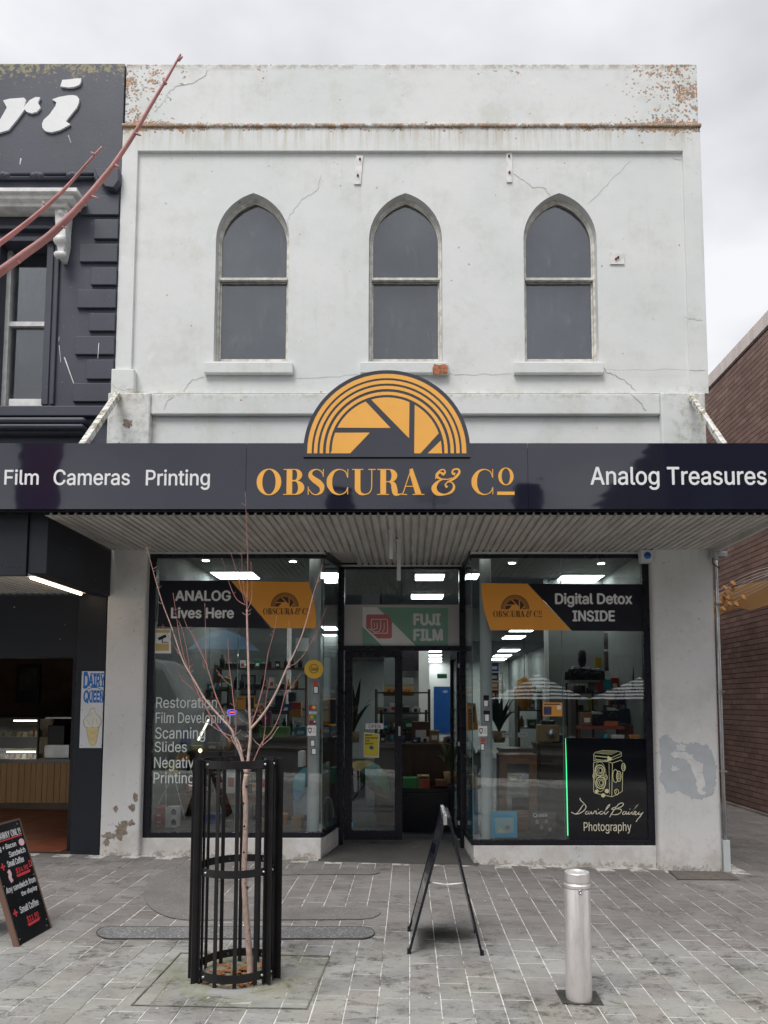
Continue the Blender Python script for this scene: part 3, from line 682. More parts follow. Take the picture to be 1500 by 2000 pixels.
brk = MB(); a, b, z0, z1 = RR(846, 711, 874, 731, -.06); brk.prism([(a, z0), (b, z0+.01), (b+.004, z1-.02), (b-.03, z1), (a+.06, z1-.012), (a+.01, z1), (a-.008, z1-.05)], -.01, .006, FR(-.056)); brk.build('exposed_brick', paint('bare_orange_brick', (.48, .19, .10), .9, .5, 30, .6, 50), bld)
# little iron leftovers
def plate(px0, py0, px1, py1, Y, bolts, lab, tilt=0):
    a, b, z0, z1 = RR(px0, py0, px1, py1, Y); t = thing('bracket_plate', lab, 'bracket', ((a+b)/2, Y, z0))
    m = MB(); m.prism([(a-tilt, z0), (b-tilt, z0), (b+tilt, z1), (a+tilt, z1)], 0, .012, FR(Y)); m.build('plate', M_white_trim, t, bevel=.002)
    for bx, by in bolts:
        m = MB(); p = P(bx, by, Y-.012); m.lathe([(0, -.016), (.011, -.014), (.013, 0)], (p.x, Y-.012, p.z), 8, axis='y'); m.build('bolt', M_rust, t)
plate(694, 305, 707, 361, -.002, [(703, 311), (699, 343)], 'narrow bolted plate high on the white wall left of centre', .012)
plate(989, 299, 1000, 357, -.002, [(994, 305), (995, 337)], 'narrow bolted plate with a rust drip above the right arched window')
plate(1191, 494, 1219, 517, -.002, [(1203, 506), (1207, 503)], 'small square plate with rusty stub beside the right arched window')
# cracks in the render
def crack(px, Y, r=.0035, name='crack'):
    pts = []
    for k in range(len(px)-1):
        a = px[k]; b = px[k+1]; n = 5
        for j in range(n): t = j/n; pts.append((a[0]+(b[0]-a[0])*t+rnd.uniform(-1.6, 1.6), a[1]+(b[1]-a[1])*t+rnd.uniform(-1.6, 1.6)))
    pts.append(px[-1]); ws = [r*.6*(.5+rnd.random()) for _ in pts]; ws[0] = ws[-1] = .001
    m = MB(); ribbon(m, [(P(x, y, Y).x, P(x, y, Y).z) for x, y in pts], ws, 0, .0012, FR(Y), 2); return m.build(name, M_crack, bld)
crack([(1172, 706), (1185, 727), (1203, 733), (1225, 748), (1241, 763)], -.0015, .006); crack([(1231, 768), (1250, 785), (1262, 804)], -.087, .006)
crack([(398, 735), (388, 740), (375, 742), (362, 757), (359, 766)], -.0015, .004); crack([(340, 772), (325, 785), (320, 800)], -.087, .004)
crack([(407, 137), (398, 150), (375, 163), (345, 168), (328, 182)], -.0135, .005); crack([(328, 182), (315, 205), (300, 218)], -.0135, .003)
crack([(1003, 336), (1020, 352), (1040, 365), (1066, 368), (1073, 383)], -.0015, .004); crack([(628, 340), (620, 372), (590, 390), (575, 410), (562, 428)], -.0015, .003)
crack([(560, 428), (563, 448)], -.0015, .003); crack([(1232, 313), (1195, 350), (1170, 378), (1150, 398)], -.0015, .002)
crack([(1313, 308), (1322, 312), (1332, 311)], -.0015, .003); crack([(1335, 620), (1350, 622), (1372, 626)], -.0365, .003)
crack([(215, 745), (222, 755), (240, 763), (262, 760)], -.117, .006); crack([(262, 763), (275, 765), (284, 782)], -.117, .004)
crack([(862, 731), (930, 731), (1000, 730)], -.0015, .0025); crack([(1184, 722), (1250, 723), (1332, 721), (1378, 724)], -.0365, .004)
crack([(574, 741), (640, 737), (700, 731)], -.0015, .002)
# exposed brown patch on the left pilaster, flaked holes
_bc = [0]
def blotch(cx, cy, rx, ry, Y, mat, par, name, n=22, rough=.35, th=.002):
    c = P(cx, cy, Y); k = 7.5/1430; pts = []
    for j in range(n): t = 2*PI*j/n; r_ = 1+rnd.uniform(-rough, rough); pts.append((c.x+rx*k*math.cos(t)*r_, c.z+ry*k*math.sin(t)*r_))
    _bc[0] += 1; m = MB(); m.prism(pts, 0, th+.00025*(_bc[0] % 9), FR(Y)); return m.build(name, mat, par)
M_bare = paint('bare_brown_render', (.30, .25, .20), .95, .35, 25, .5, 60)
blotch(249, 826, 9, 8, -.1165, M_bare, bld, 'flaked_patch')
# ------------------------------------------------------------------ ground floor piers, plinths
zsof = px_z(1077, 800, 0)
lp0, lp1 = XL+.002, P(272, 1500, 0).x
def chamf(x0, x1, y0, y1, r=.03, n=4):
    out = []
    for k in range(n+1): t = PI+PI/2*k/n; out.append((x0+r+r*math.cos(t), y0+r+r*math.sin(t)))
    for k in range(n+1): t = 1.5*PI+PI/2*k/n; out.append((x1-r+r*math.cos(t), y0+r+r*math.sin(t)))
    return out+[(x1, y1), (x0, y1)]
lpx1 = P(276, 1400, -.03).x
m = MB(); m.prism(chamf(lp0, lpx1+.02, -.05, .30, .025), gz(lp0)-.1, zsof+.3, lambda x, y, z: (x, y, z)); m.build('pier', M_pier, bld)
rp0, rp1 = P(1281, 1450, -.05).x, P(1410, 1600, -.06).x
m = MB(); m.prism(chamf(rp0, rp1, -.07, .30, .045), gz(rp1)-.1, zsof+.3, lambda x, y, z: (x, y, z)); m.build('pier', M_pier, bld)
for cx_, cy_, rx_, ry_ in ((236, 1622, 11, 15), (213, 1632, 13, 6), (256, 1607, 7, 5), (226, 1580, 4, 6), (258, 1577, 6, 6), (264, 1558, 4, 8), (208, 1645, 6, 6), (243, 1610, 7, 6)):
    blotch(cx_, cy_, rx_, ry_, -.0505, M_bare, bld, 'flaked_patch')
M_greypatch = paint('pale_grey_touch_up_paint', (.50, .53, .55), .6, .06, 9)
GPP = [(1290, 1438), (1300, 1445), (1318, 1446), (1338, 1452), (1362, 1452), (1380, 1453), (1393, 1470), (1400, 1495), (1399, 1530), (1392, 1552), (1378, 1560), (1352, 1562), (1342, 1552), (1330, 1545), (1305, 1548), (1296, 1535), (1293, 1508), (1291, 1480), (1289, 1455)]
gp2 = []
for k in range(len(GPP)):
    a = GPP[k]; b = GPP[(k+1) % len(GPP)]
    for j in range(7): gp2.append((a[0]+(b[0]-a[0])*j/7+rnd.uniform(-3.2, 1.4), a[1]+(b[1]-a[1])*j/7+rnd.uniform(-3.2, 3.2)))
m = MB(); m.prism([(P(x, y, -.071).x, P(x, y, -.071).z) for x, y in gp2], 0, .0015, FR(-.0705)); m.build('touch_up_patch', M_greypatch, bld)
WP = [(1312, 1468), (1325, 1470), (1345, 1470), (1356, 1484), (1366, 1490), (1374, 1520), (1382, 1545), (1376, 1554), (1364, 1550), (1358, 1520), (1350, 1498), (1340, 1484), (1320, 1482), (1311, 1476)]
wp2 = []
for k in range(len(WP)):
    a = WP[k]; b = WP[(k+1) % len(WP)]
    for j in range(5): wp2.append((a[0]+(b[0]-a[0])*j/5+rnd.uniform(-2, 2), a[1]+(b[1]-a[1])*j/5+rnd.uniform(-2, 2)))
m = MB(); m.prism([(P(x, y, -.073).x, P(x, y, -.073).z) for x, y in wp2], 0, .0015, FR(-.0725)); m.build('touch_up_patch', paint('white_touch_up_paint', (.74, .74, .73), .7, .1, 12), bld)
# plinths (white), with the splayed returns into the entry
PYd = .80                              # plane of the doors
cL, cR = P(627, 1655, .03).x, P(925, 1660, .03).x; dL, dR = P(664, 1500, PYd).x, P(905, 1500, PYd).x
zpl, zpr = px_z(1637, 450, .02), px_z(1652, 1100, .02)
m = MB(); m.prism([(lpx1, .02), (cL, .02), (dL, PYd), (dL, PYd+.1), (lpx1, PYd+.1)], gz(0)-.1, zpl, lambda x, y, z: (x, y, z)); m.build('plinth', M_pier, bld, bevel=.008)
m = MB(); m.prism([(rp0, .02), (cR, .02), (dR, PYd), (dR, PYd+.1), (rp0, PYd+.1)], gz(3)-.1, zpr, lambda x, y, z: (x, y, z)); m.build('plinth', M_pier, bld, bevel=.008)
# shopfront windows
zh = px_z(1087, 800, .05)
def bar(mb, x0, y0, x1, y1, z0, z1, t=.045):
    d = Vector((x1-x0, y1-y0)); L = d.length; d.normalize(); n = Vector((-d.y, d.x))*t/2
    mb.prism([(x0-n.x, y0-n.y), (x1-n.x, y1-n.y), (x1+n.x, y1+n.y), (x0+n.x, y0+n.y)], z0, z1, lambda x, y, z: (x, y, z)); return mb
def shopwin(side):
    if side < 0: xa, xc, xd, zp = lpx1+.02, cL, dL, zpl
    else: xa, xc, xd, zp = rp0, cR, dR, zpr
    s = 1 if side < 0 else -1; Y = .06
    f = MB(); e = .048
    bar(f, xa, Y, xc, Y, zp, zp+.055); bar(f, xa, Y, xc, Y, zh-.02, zh+.10)       # sill and head
    bar(f, xc, Y, xd, PYd, zp, zp+.05, .04); bar(f, xc, Y, xd, PYd, zh-.02, zh+.10, .04)
    f.box(min(xa, xa+s*.07), max(xa, xa+s*.07), Y-.025, Y+.05, zp+.055, zh-.02)
    fo_ = f.build('shop_window', M_black, bld, bevel=.003)
    xg = xa+s*.07; xm = P(464 if side < 0 else 1098, 1300, Y).x
    for u0, u1 in ((xg, xm-s*.003), (xm+s*.003, xc-s*.002)):
        g = MB(); g.box(min(u0, u1), max(u0, u1), Y-.004, Y+.004, zp+.05, zh-.015); g.build('pane', M_glass, fo_)
    g = MB(); bar(g, xc, Y+.004, xd+s*-.0, PYd-.03, zp+.045, zh-.015, .008); g.build('pane', M_glass, fo_)
    ed = paint('glass_edge', (.10, .17, .15), .2, .05)
    g = MB(); g.box(xm-.0028, xm+.0028, Y-.005, Y+.012, zp+.05, zh-.015); g.build('glass_joint', ed, fo_)
    g = MB(); g.box(xc-.004, xc+.004, Y-.006, Y+.006, zp+.05, zh-.015); g.build('glass_joint', ed, fo_)
    return fo_
swL = shopwin(-1); swR = shopwin(1)
# door frame across the entry
zdh = px_z(1108, 780, PYd); ztb1, ztb0 = px_z(1262, 780, PYd), px_z(1271, 780, PYd); zf = .0
d = MB(); pw = .058
d.box(dL-pw/2, dL+pw/2+.01, PYd-.05, PYd+.07, zf-.05, zdh+.25); d.box(dR-pw/2-.01, dR+pw/2, PYd-.05, PYd+.07, zf-.05, zdh+.25)
d.box(dL+pw/2+.01, dR-pw/2-.01, PYd-.045, PYd+.05, zdh-.03, zdh+.25); d.box(dL+pw/2+.01, dR-pw/2-.01, PYd-.045, PYd+.05, ztb0, ztb1)
dfr = d.build('door_frame', M_black, bld, bevel=.003)
xm = P(786, 1180, PYd).x
for u0, u1 in ((dL+pw/2+.01, xm-.002), (xm+.002, dR-pw/2-.01)):
    g = MB(); g.box(u0, u1, PYd-.004, PYd+.004, ztb1, zdh-.03); g.build('transom_pane', M_glass, dfr)
# closed leaf
x0, x1 = P(673, 1450, PYd).x, P(786, 1450, PYd).x; zdb = P(730, 1640, PYd).z
gx0, gx1, gz0, gz1 = RR(688, 1284, 771, 1622, PYd)
d = MB(); d.prism([[(x0, zdb), (x1, zdb), (x1, ztb0-.004), (x0, ztb0-.004)], [(gx0, gz0), (gx0, gz1), (gx1, gz1), (gx1, gz0)]], -.045, 0, FR(PYd-.01))
door = d.build('door', M_black, bld, bevel=.003)
g = MB(); g.box(gx0, gx1, PYd+.008, PYd+.014, gz0, gz1); g.build('pane', M_doorglass, door)
h = MB(); a, b, c, e = RR(778, 1419, 782, 1437, PYd-.02); h.box(a, b, PYd-.03, PYd-.012, c, e); h.build('lock', M_chrome, door)
# open leaf folded back into the shop
oL = MB(); hx = dR-pw/2-.012; wL_ = x1-x0
T = Matrix.Translation((hx, PYd+.07, 0)) @ Matrix.Rotation(math.radians(94), 4, 'Z')
for (a, b, c, e) in ((0, .06, zdb, ztb0-.004), (wL_-.06, wL_, zdb, ztb0-.004), (.06, wL_-.06, zdb, zdb+.09), (.06, wL_-.06, ztb0-.07, ztb0-.004)): oL.box(a, b, -.02, .02, c, e, M=T)
od = oL.build('door', M_black, bld, label='open black door leaf folded back into the shop')
g = MB(); g.box(.06, wL_-.06, -.003, .003, zdb+.09, ztb0-.07, M=T); g.build('pane', M_doorglass, od)
for py in (1300, 1453, 1607):
    p = P(896, py, PYd-.05); g = MB(); g.box(p.x-.01, p.x+.01, PYd-.06, PYd-.05, p.z-.022, p.z+.022); g.build('hinge', M_chrome, dfr)
# ------------------------------------------------------------------ verandah
YF = -1.5
vx0, vx1 = P(225, 1068, 0).x, P(1385, 1083, 0).x
ver = thing('verandah', 'shop verandah with ribbed grey soffit and a long glossy charcoal fascia', 'verandah', (0, YF, 0))
fz0, fz1 = px_z(996, 800, YF), px_z(868, 800, YF)
fx = [P(-330, 930, YF).x, P(482, 930, YF).x, P(1030, 930, YF).x, P(1660, 930, YF).x]
for a, b in zip(fx[:-1], fx[1:]):
    m = MB(); m.box(a+.0015, b-.0015, YF-.03, YF, fz0, fz1); m.build('fascia_panel', M_fascia, ver)
m = MB(); m.box(fx[0], fx[-1], YF+.001, YF+.10, fz0-.015, fz1-.03); m.build('fascia_beam', M_black, ver)
# soffit sheets, each profiled with ribs
ns = 10; sw = (vx1-vx0)/ns; zs0 = zsof
def soffit_sheet(x0, x1, y0, y1, z, nr=9, mat=None, par=None):
    m = MB(); prof = []
    p = (x1-x0)/nr
    for k in range(nr):
        a = x0+k*p; prof += [(a, 0), (a+p*.62, 0), (a+p*.72, .020), (a+p*.90, .020)]
    prof.append((x1, 0)); n = len(prof)
    vs = [(a, y0, z+h) for a, h in prof]+[(a, y1, z+h) for a, h in prof]; fs = [(i, i+1, n+i+1, n+i) for i in range(n-1)]
    m.add(vs, fs); return m.build('soffit_sheet', mat or M_soffit, par)
for k in range(ns): soffit_sheet(vx0+k*sw+.001, vx0+(k+1)*sw-.001, YF+.02, PYd+.0 if (k in (4, 5)) else .05, zs0, 9, None, ver)
# entry ceiling continues to the doors; awning roof above and side beam
m = MB(); m.box(cL-.05, cR+.05, .05, PYd-.03, zs0+.025, zs0+.06); m.build('soffit_backing', M_soffit, ver)
m = MB(); m.box(vx0, vx1, YF+.1, -.11, zs0+.10, zs0+.16); m.build('verandah_roof', M_chrome, ver)
m = MB(); m.box(vx1-.03, vx1+.015, YF+.10, -.075, zs0-.05, zs0+.12); m.build('edge_beam', M_soffit, ver)
for (xa, xb, y0_, y1_) in ((dL-.03, dR+.03, PYd-.075, PYd-.05), (lpx1, cL, .0, .03), (cR, rp0, .0, .03)):
    m = MB(); m.box(xa, xb, y0_, y1_, zs0-.022, zs0-.002); m.build('trim_strip', M_grey_panel, ver)
m = MB()
for s_, (xa, xb) in enumerate(((cL, dL), (cR, dR))): bar(m, xa, .015, xb, PYd-.06, zs0-.022, zs0-.002, .02)
m.build('trim_strip', M_grey_panel, ver)
# stays
def stay(p0, p1, lab, t=.028):
    a = Vector(p0); b = Vector(p1); d_ = (b-a).normalized(); s_ = Vector((1, 0, 0)); n_ = d_.cross(s_).normalized(); s_ = n_.cross(d_)
    pts = []
    for q in (a, b):
        for u_, v_ in ((-t, -t), (t, -t), (t, t), (-t, t)): pts.append(q+s_*u_+n_*v_)
    m = MB(); m.hexa(pts); return m.build('stay', M_stay, ver, bevel=.003, label=lab)
def staym():
    s = N('peeling_white_stay'); p = s.pos(); c = s.mix(s.ramp(s.noise(p, 16, 6, .7), .48, .58), (.68, .68, .66), (.27, .22, .13)); c = s.mix(s.ramp(s.noise(p, 9, 4), .55, .65, 0, .8), c, (.17, .18, .06)); s.princ(c, .7); return s.m
M_stay = staym()
stay(P(230, 770, -.12), P(158, 876, YF+.12), 'lichen covered white stay on the left'); stay(P(1350, 775, -.12), P(1418, 876, YF+.12), 'peeling white stay on the right', .024)
# hanging sign bracket below the soffit
hb = thing('hanging_sign_bracket', 'pair of grey square posts hanging from the soffit in front of the transom', 'bracket', tuple(P(765, 1020, -1.0)))
pz = zs0; pA = P(764, 1092, -.95); pB = P(779, 1134, -.55)
m = MB(); m.box(pA.x-.016, pA.x+.016, -.97, -.94, pA.z, pz); m.build('post', M_grey_panel, hb)
m = MB(); m.box(pB.x-.018, pB.x+.018, -.57, -.535, pB.z, pz); m.build('post', M_grey_panel, hb)
m = MB(); m.box(pA.x-.03, pA.x+.03, -.99, -.92, pz-.012, pz-.002); m.build('flange', M_grey_panel, hb); m = MB(); m.box(pB.x-.035, pB.x+.035, -.59, -.515, pz-.012, pz-.002); m.build('flange', M_grey_panel, hb)
# fascia lettering
YL = YF-.03
for body, b4 in (('Film', (9, 917, 76, 947)), ('Cameras', (105, 917, 254, 948)), ('Printing', (285, 917, 410, 957)), ('Analog Treasures', (1153, 912, 1497, 957))):
    ptext(body, *b4, YL, M_white_let, ver, 'lettering', .003, .010)
kk = (YL-CAMY)/FPX
bx0, bx1 = P(501.6, 940, YL).x, P(1004.5, 940, YL).x
brand_words(FR(YL), bx0, bx1, px_z(967, 750, YL), px_z(916.5, 750, YL), 0, .006, M_orange, ver)
for bx, by in ((200, 905), (1072, 889), (1310, 905)): pass
# arched logo sign standing on the fascia
lgs = thing('arched_logo_sign', 'half round charcoal sign with orange camera aperture logo standing on the fascia', 'sign', tuple(P(755, 893, YL-.012)))
sc_ = (P(918, 880, YL).x-P(593, 880, YL).x)/325.0; lc = P(755.5, 881, YL-.02)
m = MB(); R0 = 162.5*sc_
m.prism([(lc.x+R0, lc.z-12*sc_)]+[(lc.x+R0*math.cos(PI*k/60), lc.z+R0*math.sin(PI*k/60)) for k in range(61)]+[(lc.x-R0, lc.z-12*sc_)], 0, .022, FR(YL-.001)); m.build('board', M_fascia, lgs)
for i, L in enumerate(logo_shapes(lc.x, lc.z, sc_)):
    m = MB(); m.prism(L, 0, .003, FR(YL-.0235)); m.build('ring' if i < 4 else 'aperture_blade', M_orange, lgs)

for (cx_, cy_, rx_, ry_) in ((1300, 1440, 7, 6), (1305, 1452, 8, 9), (1330, 1460, 9, 6), (1296, 1520, 7, 12), (1385, 1540, 10, 9)): blotch(cx_, cy_, rx_, ry_, -.0725, M_greypatch if cx_ != 1330 else paint('white_touch_up_paint', (.74, .74, .73), .7, .1, 12), bld, 'touch_up_patch', 26, .4, .0008)
for (cx_, cy_, rx_, ry_) in ((1345, 1478, 9, 5), (1328, 1476, 8, 6), (1368, 1500, 6, 9), (1318, 1502, 7, 5)): blotch(cx_, cy_, rx_, ry_, -.0745, paint('white_touch_up_paint', (.74, .74, .73), .7, .1, 12), bld, 'touch_up_patch', 26, .45, .0008)
# ------------------------------------------------------------------ navy neighbour on the left
nb = thing('navy_shop_building', 'dark navy painted building at the left edge with raised corner blocks and white letters', 'building', (WL_X, 0, 0))
NX = WL_X-.004; NF = -.03
ntop = px_z(124, 800, NF)
# wall with window opening
wx0, wx1, wz0, wz1 = RR(-6, 474, 88, 792, NF)
zn0 = px_z(868, 800, NF)-.4
m = MB(); m.prism([[(-8, zn0), (NX, zn0), (NX, ntop), (-8, ntop)], [(wx0, wz0), (wx0, wz1), (wx1, wz1), (wx1, wz0)]], -.40, 0, FR(NF)); m.build('wall', M_navy, nb, bevel=.006)
m = MB(); m.box(-8, NX, .38, 12, 3.2, ntop-.4); m.build('rear_wall', M_navy_dark, nb)
def nprism(loop, Yf, Yb, mat, name, par=nb, **k):
    pts = [(P(x, y, Yf).x, P(x, y, Yf).z) for x, y in loop]
    m = MB(); m.prism(pts, Yf-Yb if Yb < Yf else -(Yb-Yf), 0, FR(Yf)); return m.build(name, mat, par, **k)
Z1 = lambda L, ox=0, oy=100: [(ox+x/3.0, oy+y/3.0) for x, y in L]
nprism(Z1([(-60, 480), (0, 400), (40, 330), (18, 288), (55, 278), (140, 272), (152, 285), (140, 325), (175, 285), (210, 268), (236, 270), (222, 300), (238, 330), (215, 355), (185, 363), (155, 355), (145, 340), (100, 400), (50, 460), (20, 470), (-20, 482)]), NF-.02, NF, M_white_let, 'letter_r', label='white italic letter r')
nprism(Z1([(305, 282), (345, 268), (400, 258), (430, 257), (450, 262), (463, 278), (462, 300), (450, 330), (385, 410), (412, 428), (350, 462), (300, 475), (265, 468), (248, 448), (246, 425), (255, 402), (290, 370), (325, 320), (330, 298)]), NF-.02, NF, M_white_let, 'letter_i', label='white italic letter i')
nprism(Z1([(365, 168), (420, 163), (440, 160), (475, 158), (474, 180), (465, 195), (450, 203), (430, 209), (400, 212), (353, 205)]), NF-.02, NF, M_white_let, 'letter_i_dot')
# rope moulding
zr_ = px_z(343, 90, NF-.04)
for dz in (0, .045):
    m = MB(); m.tube([(-8, NF-.03, zr_+dz-.02), (P(185, 343, NF).x, NF-.03, zr_+dz-.02)], .018, 8); m.build('rope_moulding', M_navy, nb)
for px in (8, 74, 144):
    p = P(px, 343, NF-.03); m = MB()
    for q in (-1, 0, 1): m.lathe([(.0, -.045), (.030, -.03), (.036, 0), (.030, .03), (0, .045)], (p.x+q*.035, NF-.035, p.z+abs(q)*-.01), 8, axis='x')
    m.build('rope_knot', M_navy, nb)
nprism([(183, 328), (232, 328), (232, 352), (222, 366), (205, 364), (190, 345)], NF-.09, NF, M_navy, 'corner_scroll', bevel=.01)
# corner blocks (quoins)
Q = [(158, 380, 425), (183, 428, 472), (155, 476, 517), (177, 522, 562), (150, 565, 607), (173, 612, 652), (146, 656, 698), (168, 702, 746), (142, 748, 790)]
for x, y0, y1 in Q:
    a, b, c, e = RR(x, y0, 215, y1-6, NF-.03); m = MB(); m.box(a, NX-.004, NF-.03, NF-.0005, c, e); m.build('corner_block', M_navy, nb, bevel=.007)
# window hood, bracket, window
def band(px0, px1, y0, y1, Yf, mat, name, **k):
    a, b, c, e = RR(px0, y0, px1, y1, Yf); m = MB(); m.box(a, min(b, NX-.003), Yf, NF-.0005, c, e); return m.build(name, mat, nb, **k)
hood = band(-60, 150, 366, 374, NF-.26, M_white_trim, 'window_hood', bevel=.006); band(-60, 143, 374, 388, NF-.22, M_white_trim, 'window_hood', bevel=.01)
band(-60, 132, 389, 403, NF-.17, M_white_trim, 'window_hood', bevel=.006)
br = nprism([(106, 404), (132, 404), (131, 420), (128, 450), (128, 470), (124, 490), (120, 503), (113, 503), (110, 470), (107, 430)], NF-.13, NF, M_white_trim, 'bracket', bevel=.008)
p = P(119, 416, NF-.13); m = MB(); m.lathe([(0, -.03), (.03, -.02), (.035, 0)], (p.x, NF-.13, p.z), 8, axis='y'); m.build('bracket_rosette', M_white_trim, br)
for py, r_ in ((470, .055), (498, .038)):
    p = P(118, py, NF-.12); m = MB(); m.lathe([(0, -.06), (r_*.7, -.058), (r_, -.04), (r_, .04), (r_*.7, .058), (0, .06)], (p.x, NF-.12, p.z), 12, axis='x'); m.build('bracket_scroll', M_white_trim, br)
band(-60, 106, 440, 446, NF-.06, M_navy, 'window_head'); band(-60, 106, 462, 470, NF-.05, M_navy, 'window_head')
band(86, 99, 474, 790, NF-.015, M_navy, 'window_surround', bevel=.006); band(102, 110, 474, 790, NF-.03, M_navy, 'window_surround', bevel=.01)
YW = NF+.14
def nw(px0, px1, y0, y1, Yf, Yb, mat, name, par=nb, **k):
    a, b, c, e = RR(px0, y0, px1, y1, Yf); m = MB(); m.box(a, b, Yf, Yb, c, e); return m.build(name, mat, par, **k)
nwin = nw(3, 17, 470, 800, YW, YW+.08, M_white_trim, 'window', bevel=.003)
nw(17.2, 96, 470, 486, YW, YW+.08, M_white_trim, 'window_frame', nwin); nw(17.2, 96, 779, 800, YW-.03, YW+.08, M_white_trim, 'window_frame', nwin)
nw(17.2, 96, 628, 637, YW+.01, YW+.07, M_white_trim, 'meeting_rail', nwin, bevel=.003)
nw(17.4, 96, 486.2, 627.8, YW+.05, YW+.055, M_winglass, 'pane', nwin); nw(17.4, 96, 637.2, 778.8, YW+.05, YW+.055, M_winglass, 'pane', nwin)
nw(-20, 100, 470, 800, YW+.1, YW+.12, paint('olive_grey_blind', (.10, .10, .095), .8, .15), 'blind', nwin)
nw(-40, 2.8, 470, 800, YW-.02, YW+.08, M_navy, 'window_frame', nwin)
# cornices above the verandah
band(-60, 240, 792, 812, NF-.06, M_navy, 'cornice', bevel=.01); band(-60, 165, 813, 826, NF-.12, M_navy, 'cornice', bevel=.03); band(-60, 162, 827, 836, NF-.15, M_navy, 'cornice', bevel=.02); band(-60, 160, 837, 846, NF-.09, M_navy, 'cornice', bevel=.01)
# white scuffs and droppings
for x0, y0, x1, y1, w_ in ((123, 695, 142, 748, .012), (113, 672, 116, 705, .006), (113, 655, 112, 664, .006), (193, 670, 191, 700, .008), (38, 305, 36, 317, .016), (131, 260, 136, 275, .006)):
    m = MB(); a = P(x0, y0, NF-.032); b = P(x1, y1, NF-.032); ribbon(m, [(a.x, a.z), (b.x, b.z)], [w_, w_*.5], 0, .001, FR(NF-.031 if x0 > 140 else NF-.001)); m.build('paint_scuff', M_white_trim, nb)
# ground-floor front of the neighbour
nzb = P(222, 1166, 0).z                                 # underside of its lower verandah
nb_y = .02
pxr = P(205, 1400, nb_y)
npx0 = P(150, 1400, nb_y).x
m = MB(); m.box(npx0-.0, NX-.002, -.03, .45, gz(-3)-.1, nzb+.1); m.build('corner_pier', M_navy_dark, nb, bevel=.008)
hz = px_z(1284, 800, .10)
m = MB(); m.box(-8, npx0-.001, .10, .30, hz, nzb+.6); m.build('shopfront_header', M_navy_dark, nb)
m = MB(); m.box(npx0-.07, npx0-.001, .05, .35, gz(-3)-.1, hz-.001); m.build('door_jamb', M_black, nb)
# its verandah: side beam, soffit and tube light
nv = thing('navy_verandah', 'low dark verandah of the navy building with deep side beam and ribbed lining', 'verandah', (vx0, YF, 0))
bx = vx0-.012
m = MB(); m.box(bx-.16, bx, YF+.12, -.06, nzb, zs0+.05); m.build('side_beam', M_navy_dark, nv, bevel=.006)
for k in range(7):
    b_ = bx-.165-k*.62; soffit_sheet(b_-.618, b_, YF+.10, .09, nzb+.05, 8, None, nv)
m = MB(); m.box(-8, bx-.165, YF+.101, YF+.14, nzb-.02, zs0+.05); m.build('front_beam', M_navy_dark, nv)
tl0 = P(50, 1121, -.85); tl1 = P(143, 1152, -.35)
tlx = bx-.26; tz = nzb+.02
tl = thing('tube_light', 'lit warm fluorescent batten under the navy verandah', 'light', (tlx, -.8, tz))
m = MB(); m.box(tlx-.045, tlx+.045, -1.15, -.12, tz, tz+.035); m.build('housing', M_white_trim, tl)
m = MB(); m.tube([(tlx, -1.12, tz-.012), (tlx, -.15, tz-.012)], .014, 10); m.build('tube', M_warm, tl)
# ice cream sign
a, b, c, e = RR(157, 1311, 207, 1461, -.045)
ds = thing('ice_cream_sign', 'tall white enamel sign with blue lettering and an ice cream cone on the navy pier', 'sign', ((a+b)/2, -.04, c))
b = min(b, NX-.006)
m = MB(); m.box(a, b, -.042, -.032, c, e); m.build('board', paint('white_enamel', (.72, .73, .75), .35, .06), ds, bevel=.002)
M_dqblue = solid('enamel_blue', .02, .17, .55)
# slab-serif condensed letters: drop shape lettering stretched tall
def lett(body, x0, y0, x1, y1, mat, par, Y=-.042, **k): return ptext(body, x0, y0, x1, y1, Y, mat, par, 'lettering', .002, **k)
lett('D', 163, 1314, 174, 1345, M_dqblue, ds, bold=.03); lett('AIRY', 173, 1317, 205, 1341, M_dqblue, ds, bold=.03)
lett('Q', 163, 1348, 174, 1374, M_dqblue, ds, bold=.03); lett('UEEN', 174, 1350, 202, 1371, M_dqblue, ds, bold=.03)
for x0, x1, y in ((163, 172, 1313.5), (176, 204, 1340.5), (176, 203, 1316), (175, 201, 1371), (176, 202, 1349.5)):
    q = RR(x0, y-1.2, x1, y+1.2, -.0445)
    for k in range(4 if x1-x0 > 12 else 1):
        w_ = (q[1]-q[0])/(4 if x1-x0 > 12 else 1); m = MB(); m.box(q[0]+k*w_+w_*.08, q[0]+k*w_+w_*.92, -.0448, -.0421, q[2], q[3]); m.build('letter_serif', M_dqblue, ds)
m = MB(); ribbon(m, [(P(x, y, -.042).x, P(x, y, -.042).z) for x, y in ((170, 1347), (178, 1343.5), (184, 1342.5), (191, 1343.5), (199, 1347))], [.004, .006, .008, .006, .004], 0, .0015, FR(-.042)); m.build('ornament', M_ink, ds)
ICE = [(181, 1383), (185, 1385), (186, 1390), (187, 1394), (193, 1399), (197, 1406), (197, 1413), (193, 1419), (188, 1421), (180, 1420), (175, 1421), (168, 1420), (164, 1415), (164, 1407), (169, 1400), (174, 1395), (176, 1387)]
def poly(L, Y, t, mat, name, par, z0=0): m = MB(); m.prism([(P(x, y, Y).x, P(x, y, Y).z) for x, y in L], z0, t, FR(Y)); return m.build(name, mat, par)
poly(grow(ICE, 1.07, 1.05), -.042, .001, solid('thin_grey_outline', .25, .25, .2), 'cone_outline', ds)
ic = poly(ICE, -.0431, .0015, solid('ice_cream_white', .74, .73, .66), 'ice_cream', ds)
cone = [(169, 1421), (193, 1421), (190, 1438), (187, 1452), (183, 1456), (178, 1456), (175, 1452), (171, 1436)]
